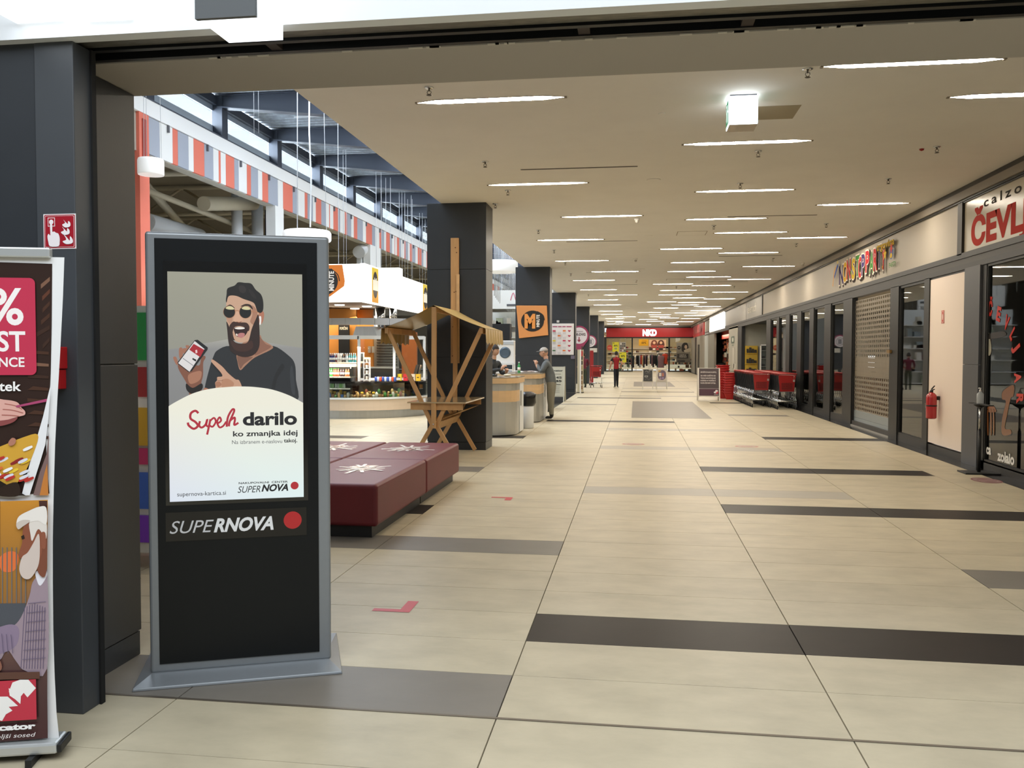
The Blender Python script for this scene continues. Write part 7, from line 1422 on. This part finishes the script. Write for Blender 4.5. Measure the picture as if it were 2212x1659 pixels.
for k in range(2, 17): dup(c1, (3.715-.004*k, 26.45+.27*k, 0), None, '%s trolley of the nested row nearer the corridor middle' % ORD[k], 'trolleys nested in the left row', cn_)
dup(c0, (4.30, 25.55, 0), None, 'front trolley of the nested row along the shop windows', None, ct_)
for k in range(1, 19): dup(c1, (4.30, 25.55+.27*k, 0), None, '%s trolley of the nested row along the shop windows' % ORD[k], 'trolleys nested in the right row', cn_)
p = fl(1288, 838); dup(c0, (p.x+.0, p.y, 0), None, 'lone red trolley standing by the far dark columns', None, ct_)
for q in COL.objects:
    if q.name.startswith('shopping_trolley') and q['label'].startswith('lone'): lone = q
# stacks of red baskets
RB = M('basket_red', '#b01f20', .35, coat=.2)
def basket(lab, loc, grp, rz=0):
    t = thing('shopping_basket', lab, 'basket', loc, rz, grp); b = MB(); n = 4
    def ring(w, d, z): return [(-w, -d, z), (w, -d, z), (w, d, z), (-w, d, z)]
    vs = ring(.15, .11, 0)+ring(.215, .155, .24)+ring(.205, .145, .24)+ring(.142, .102, .008); b.add(vs, [(0, 3, 2, 1)]+[(i, (i+1) % 4, (i+1) % 4+4, i+4) for i in range(4)]+[(i+4, (i+1) % 4+4, (i+1) % 4+8, i+8) for i in range(4)]+[(i+8, (i+1) % 4+8, (i+1) % 4+12, i+12) for i in range(4)]+[(12, 13, 14, 15)]); b.build('tub', RB, t)
    b = MB(); q = ring(.228, .168, .245); b.tube([q[0], q[1], q[2], q[3], q[0]], .014, 6); b.build('rim', RB, t)
    b = MB(); b.tube([(-.2, -.02, .25), (-.15, -.02, .30), (.15, -.02, .30), (.2, -.02, .25)], .008, 6); b.build('handle', BLACK, t); return t
p = fl(1576, 863); bx, by = p.x+.05, p.y+.2
b0 = basket('lowest red basket of the stack right of the notice board', (bx, by, 0.0), 'red shopping baskets in the nearer stack'); bt_ = family(b0)
for k in range(1, 9): dup(b0, (bx, by, .085*k), 0, '%s red basket from the floor in the stack right of the notice board' % ORD[k], 'red shopping baskets in the nearer stack', bt_)
for k in range(0, 12): dup(b0, (bx-.22, by+.55, .085*k), 0, '%s red basket from the floor in the taller stack behind the notice board' % ORD[k], 'red shopping baskets in the taller stack', bt_)
# ================================================================== sub-parts: pieces that belong to a part hang under it
PAIRS = [('print', ('plate', 'board', 'fabric', 'cylinder', 'carton', 'body')), ('sheet', ('board', 'panel')), ('lettering', ('panel', 'board')), ('pictogram', ('light_box',)), ('screen', ('bezel',)), ('logo', ('logo_strip',)), ('logo_dot', ('logo_strip',)), ('pane', ('window_frame', 'frame')), ('grid_bars', ('grid_panel',)), ('grid_panel', ('front_panel',)),
         ('cap_peak', ('cap',)), ('diffuser', ('frame', 'shade')), ('seal', ('upper_box',)), ('canopy_print', ('canopy_panel',)), ('price_strip', ('shelf',)), ('screen_glass', ('screen_frame',)), ('knots', ('board',)), ('wheel', ('castor_fork',)), ('coin_lock', ('coin_chain',)), ('bag', ('body',)), ('slot', ('frame',)), ('nozzle', ('rosette',)), ('grille', ('ring',)), ('tape_strips', ()), ('hanger_hook', ('body',)), ('lock', ('guide_rail',)), ('pump', ('bottle_body',)), ('cap', ('bottle_body',)), ('label', ('bottle_body',)), ('lid', ('carton', 'can_body')), ('fringe', ('roof_cloth',)), ('bolt', ('post',)), ('glowing_body', ()), ('wood_rim', ('body',)), ('socket_box', ('side_panel',)), ('door', ('body',)), ('handle', ('tub', 'rim'))]
CH = {}
for o in COL.objects:
    if o.parent: CH.setdefault(o.parent.name, []).append(o)
base_ = lambda o: o.name.split('.')[0]
for r in list(COL.objects):
    if r.parent is not None or r.name not in CH: continue
    ch = CH[r.name]; by = {}
    for c in ch: by.setdefault(base_(c), []).append(c)
    moved = set()
    for child, parts in PAIRS:
        for pn_ in parts:
            if pn_ in by and child in by and child != pn_:
                for i, c in enumerate(by[child]):
                    p = by[pn_][min(i, len(by[pn_])-1)]
                    if p.name in moved or c.name in CH: continue
                    if any(x.parent == c for x in ch): continue
                    q = p.rotation_euler
                    if p.location.length > 1e-6 or abs(q.x)+abs(q.y)+abs(q.z) > 1e-6: continue
                    c.parent = p; moved.add(c.name)
                break
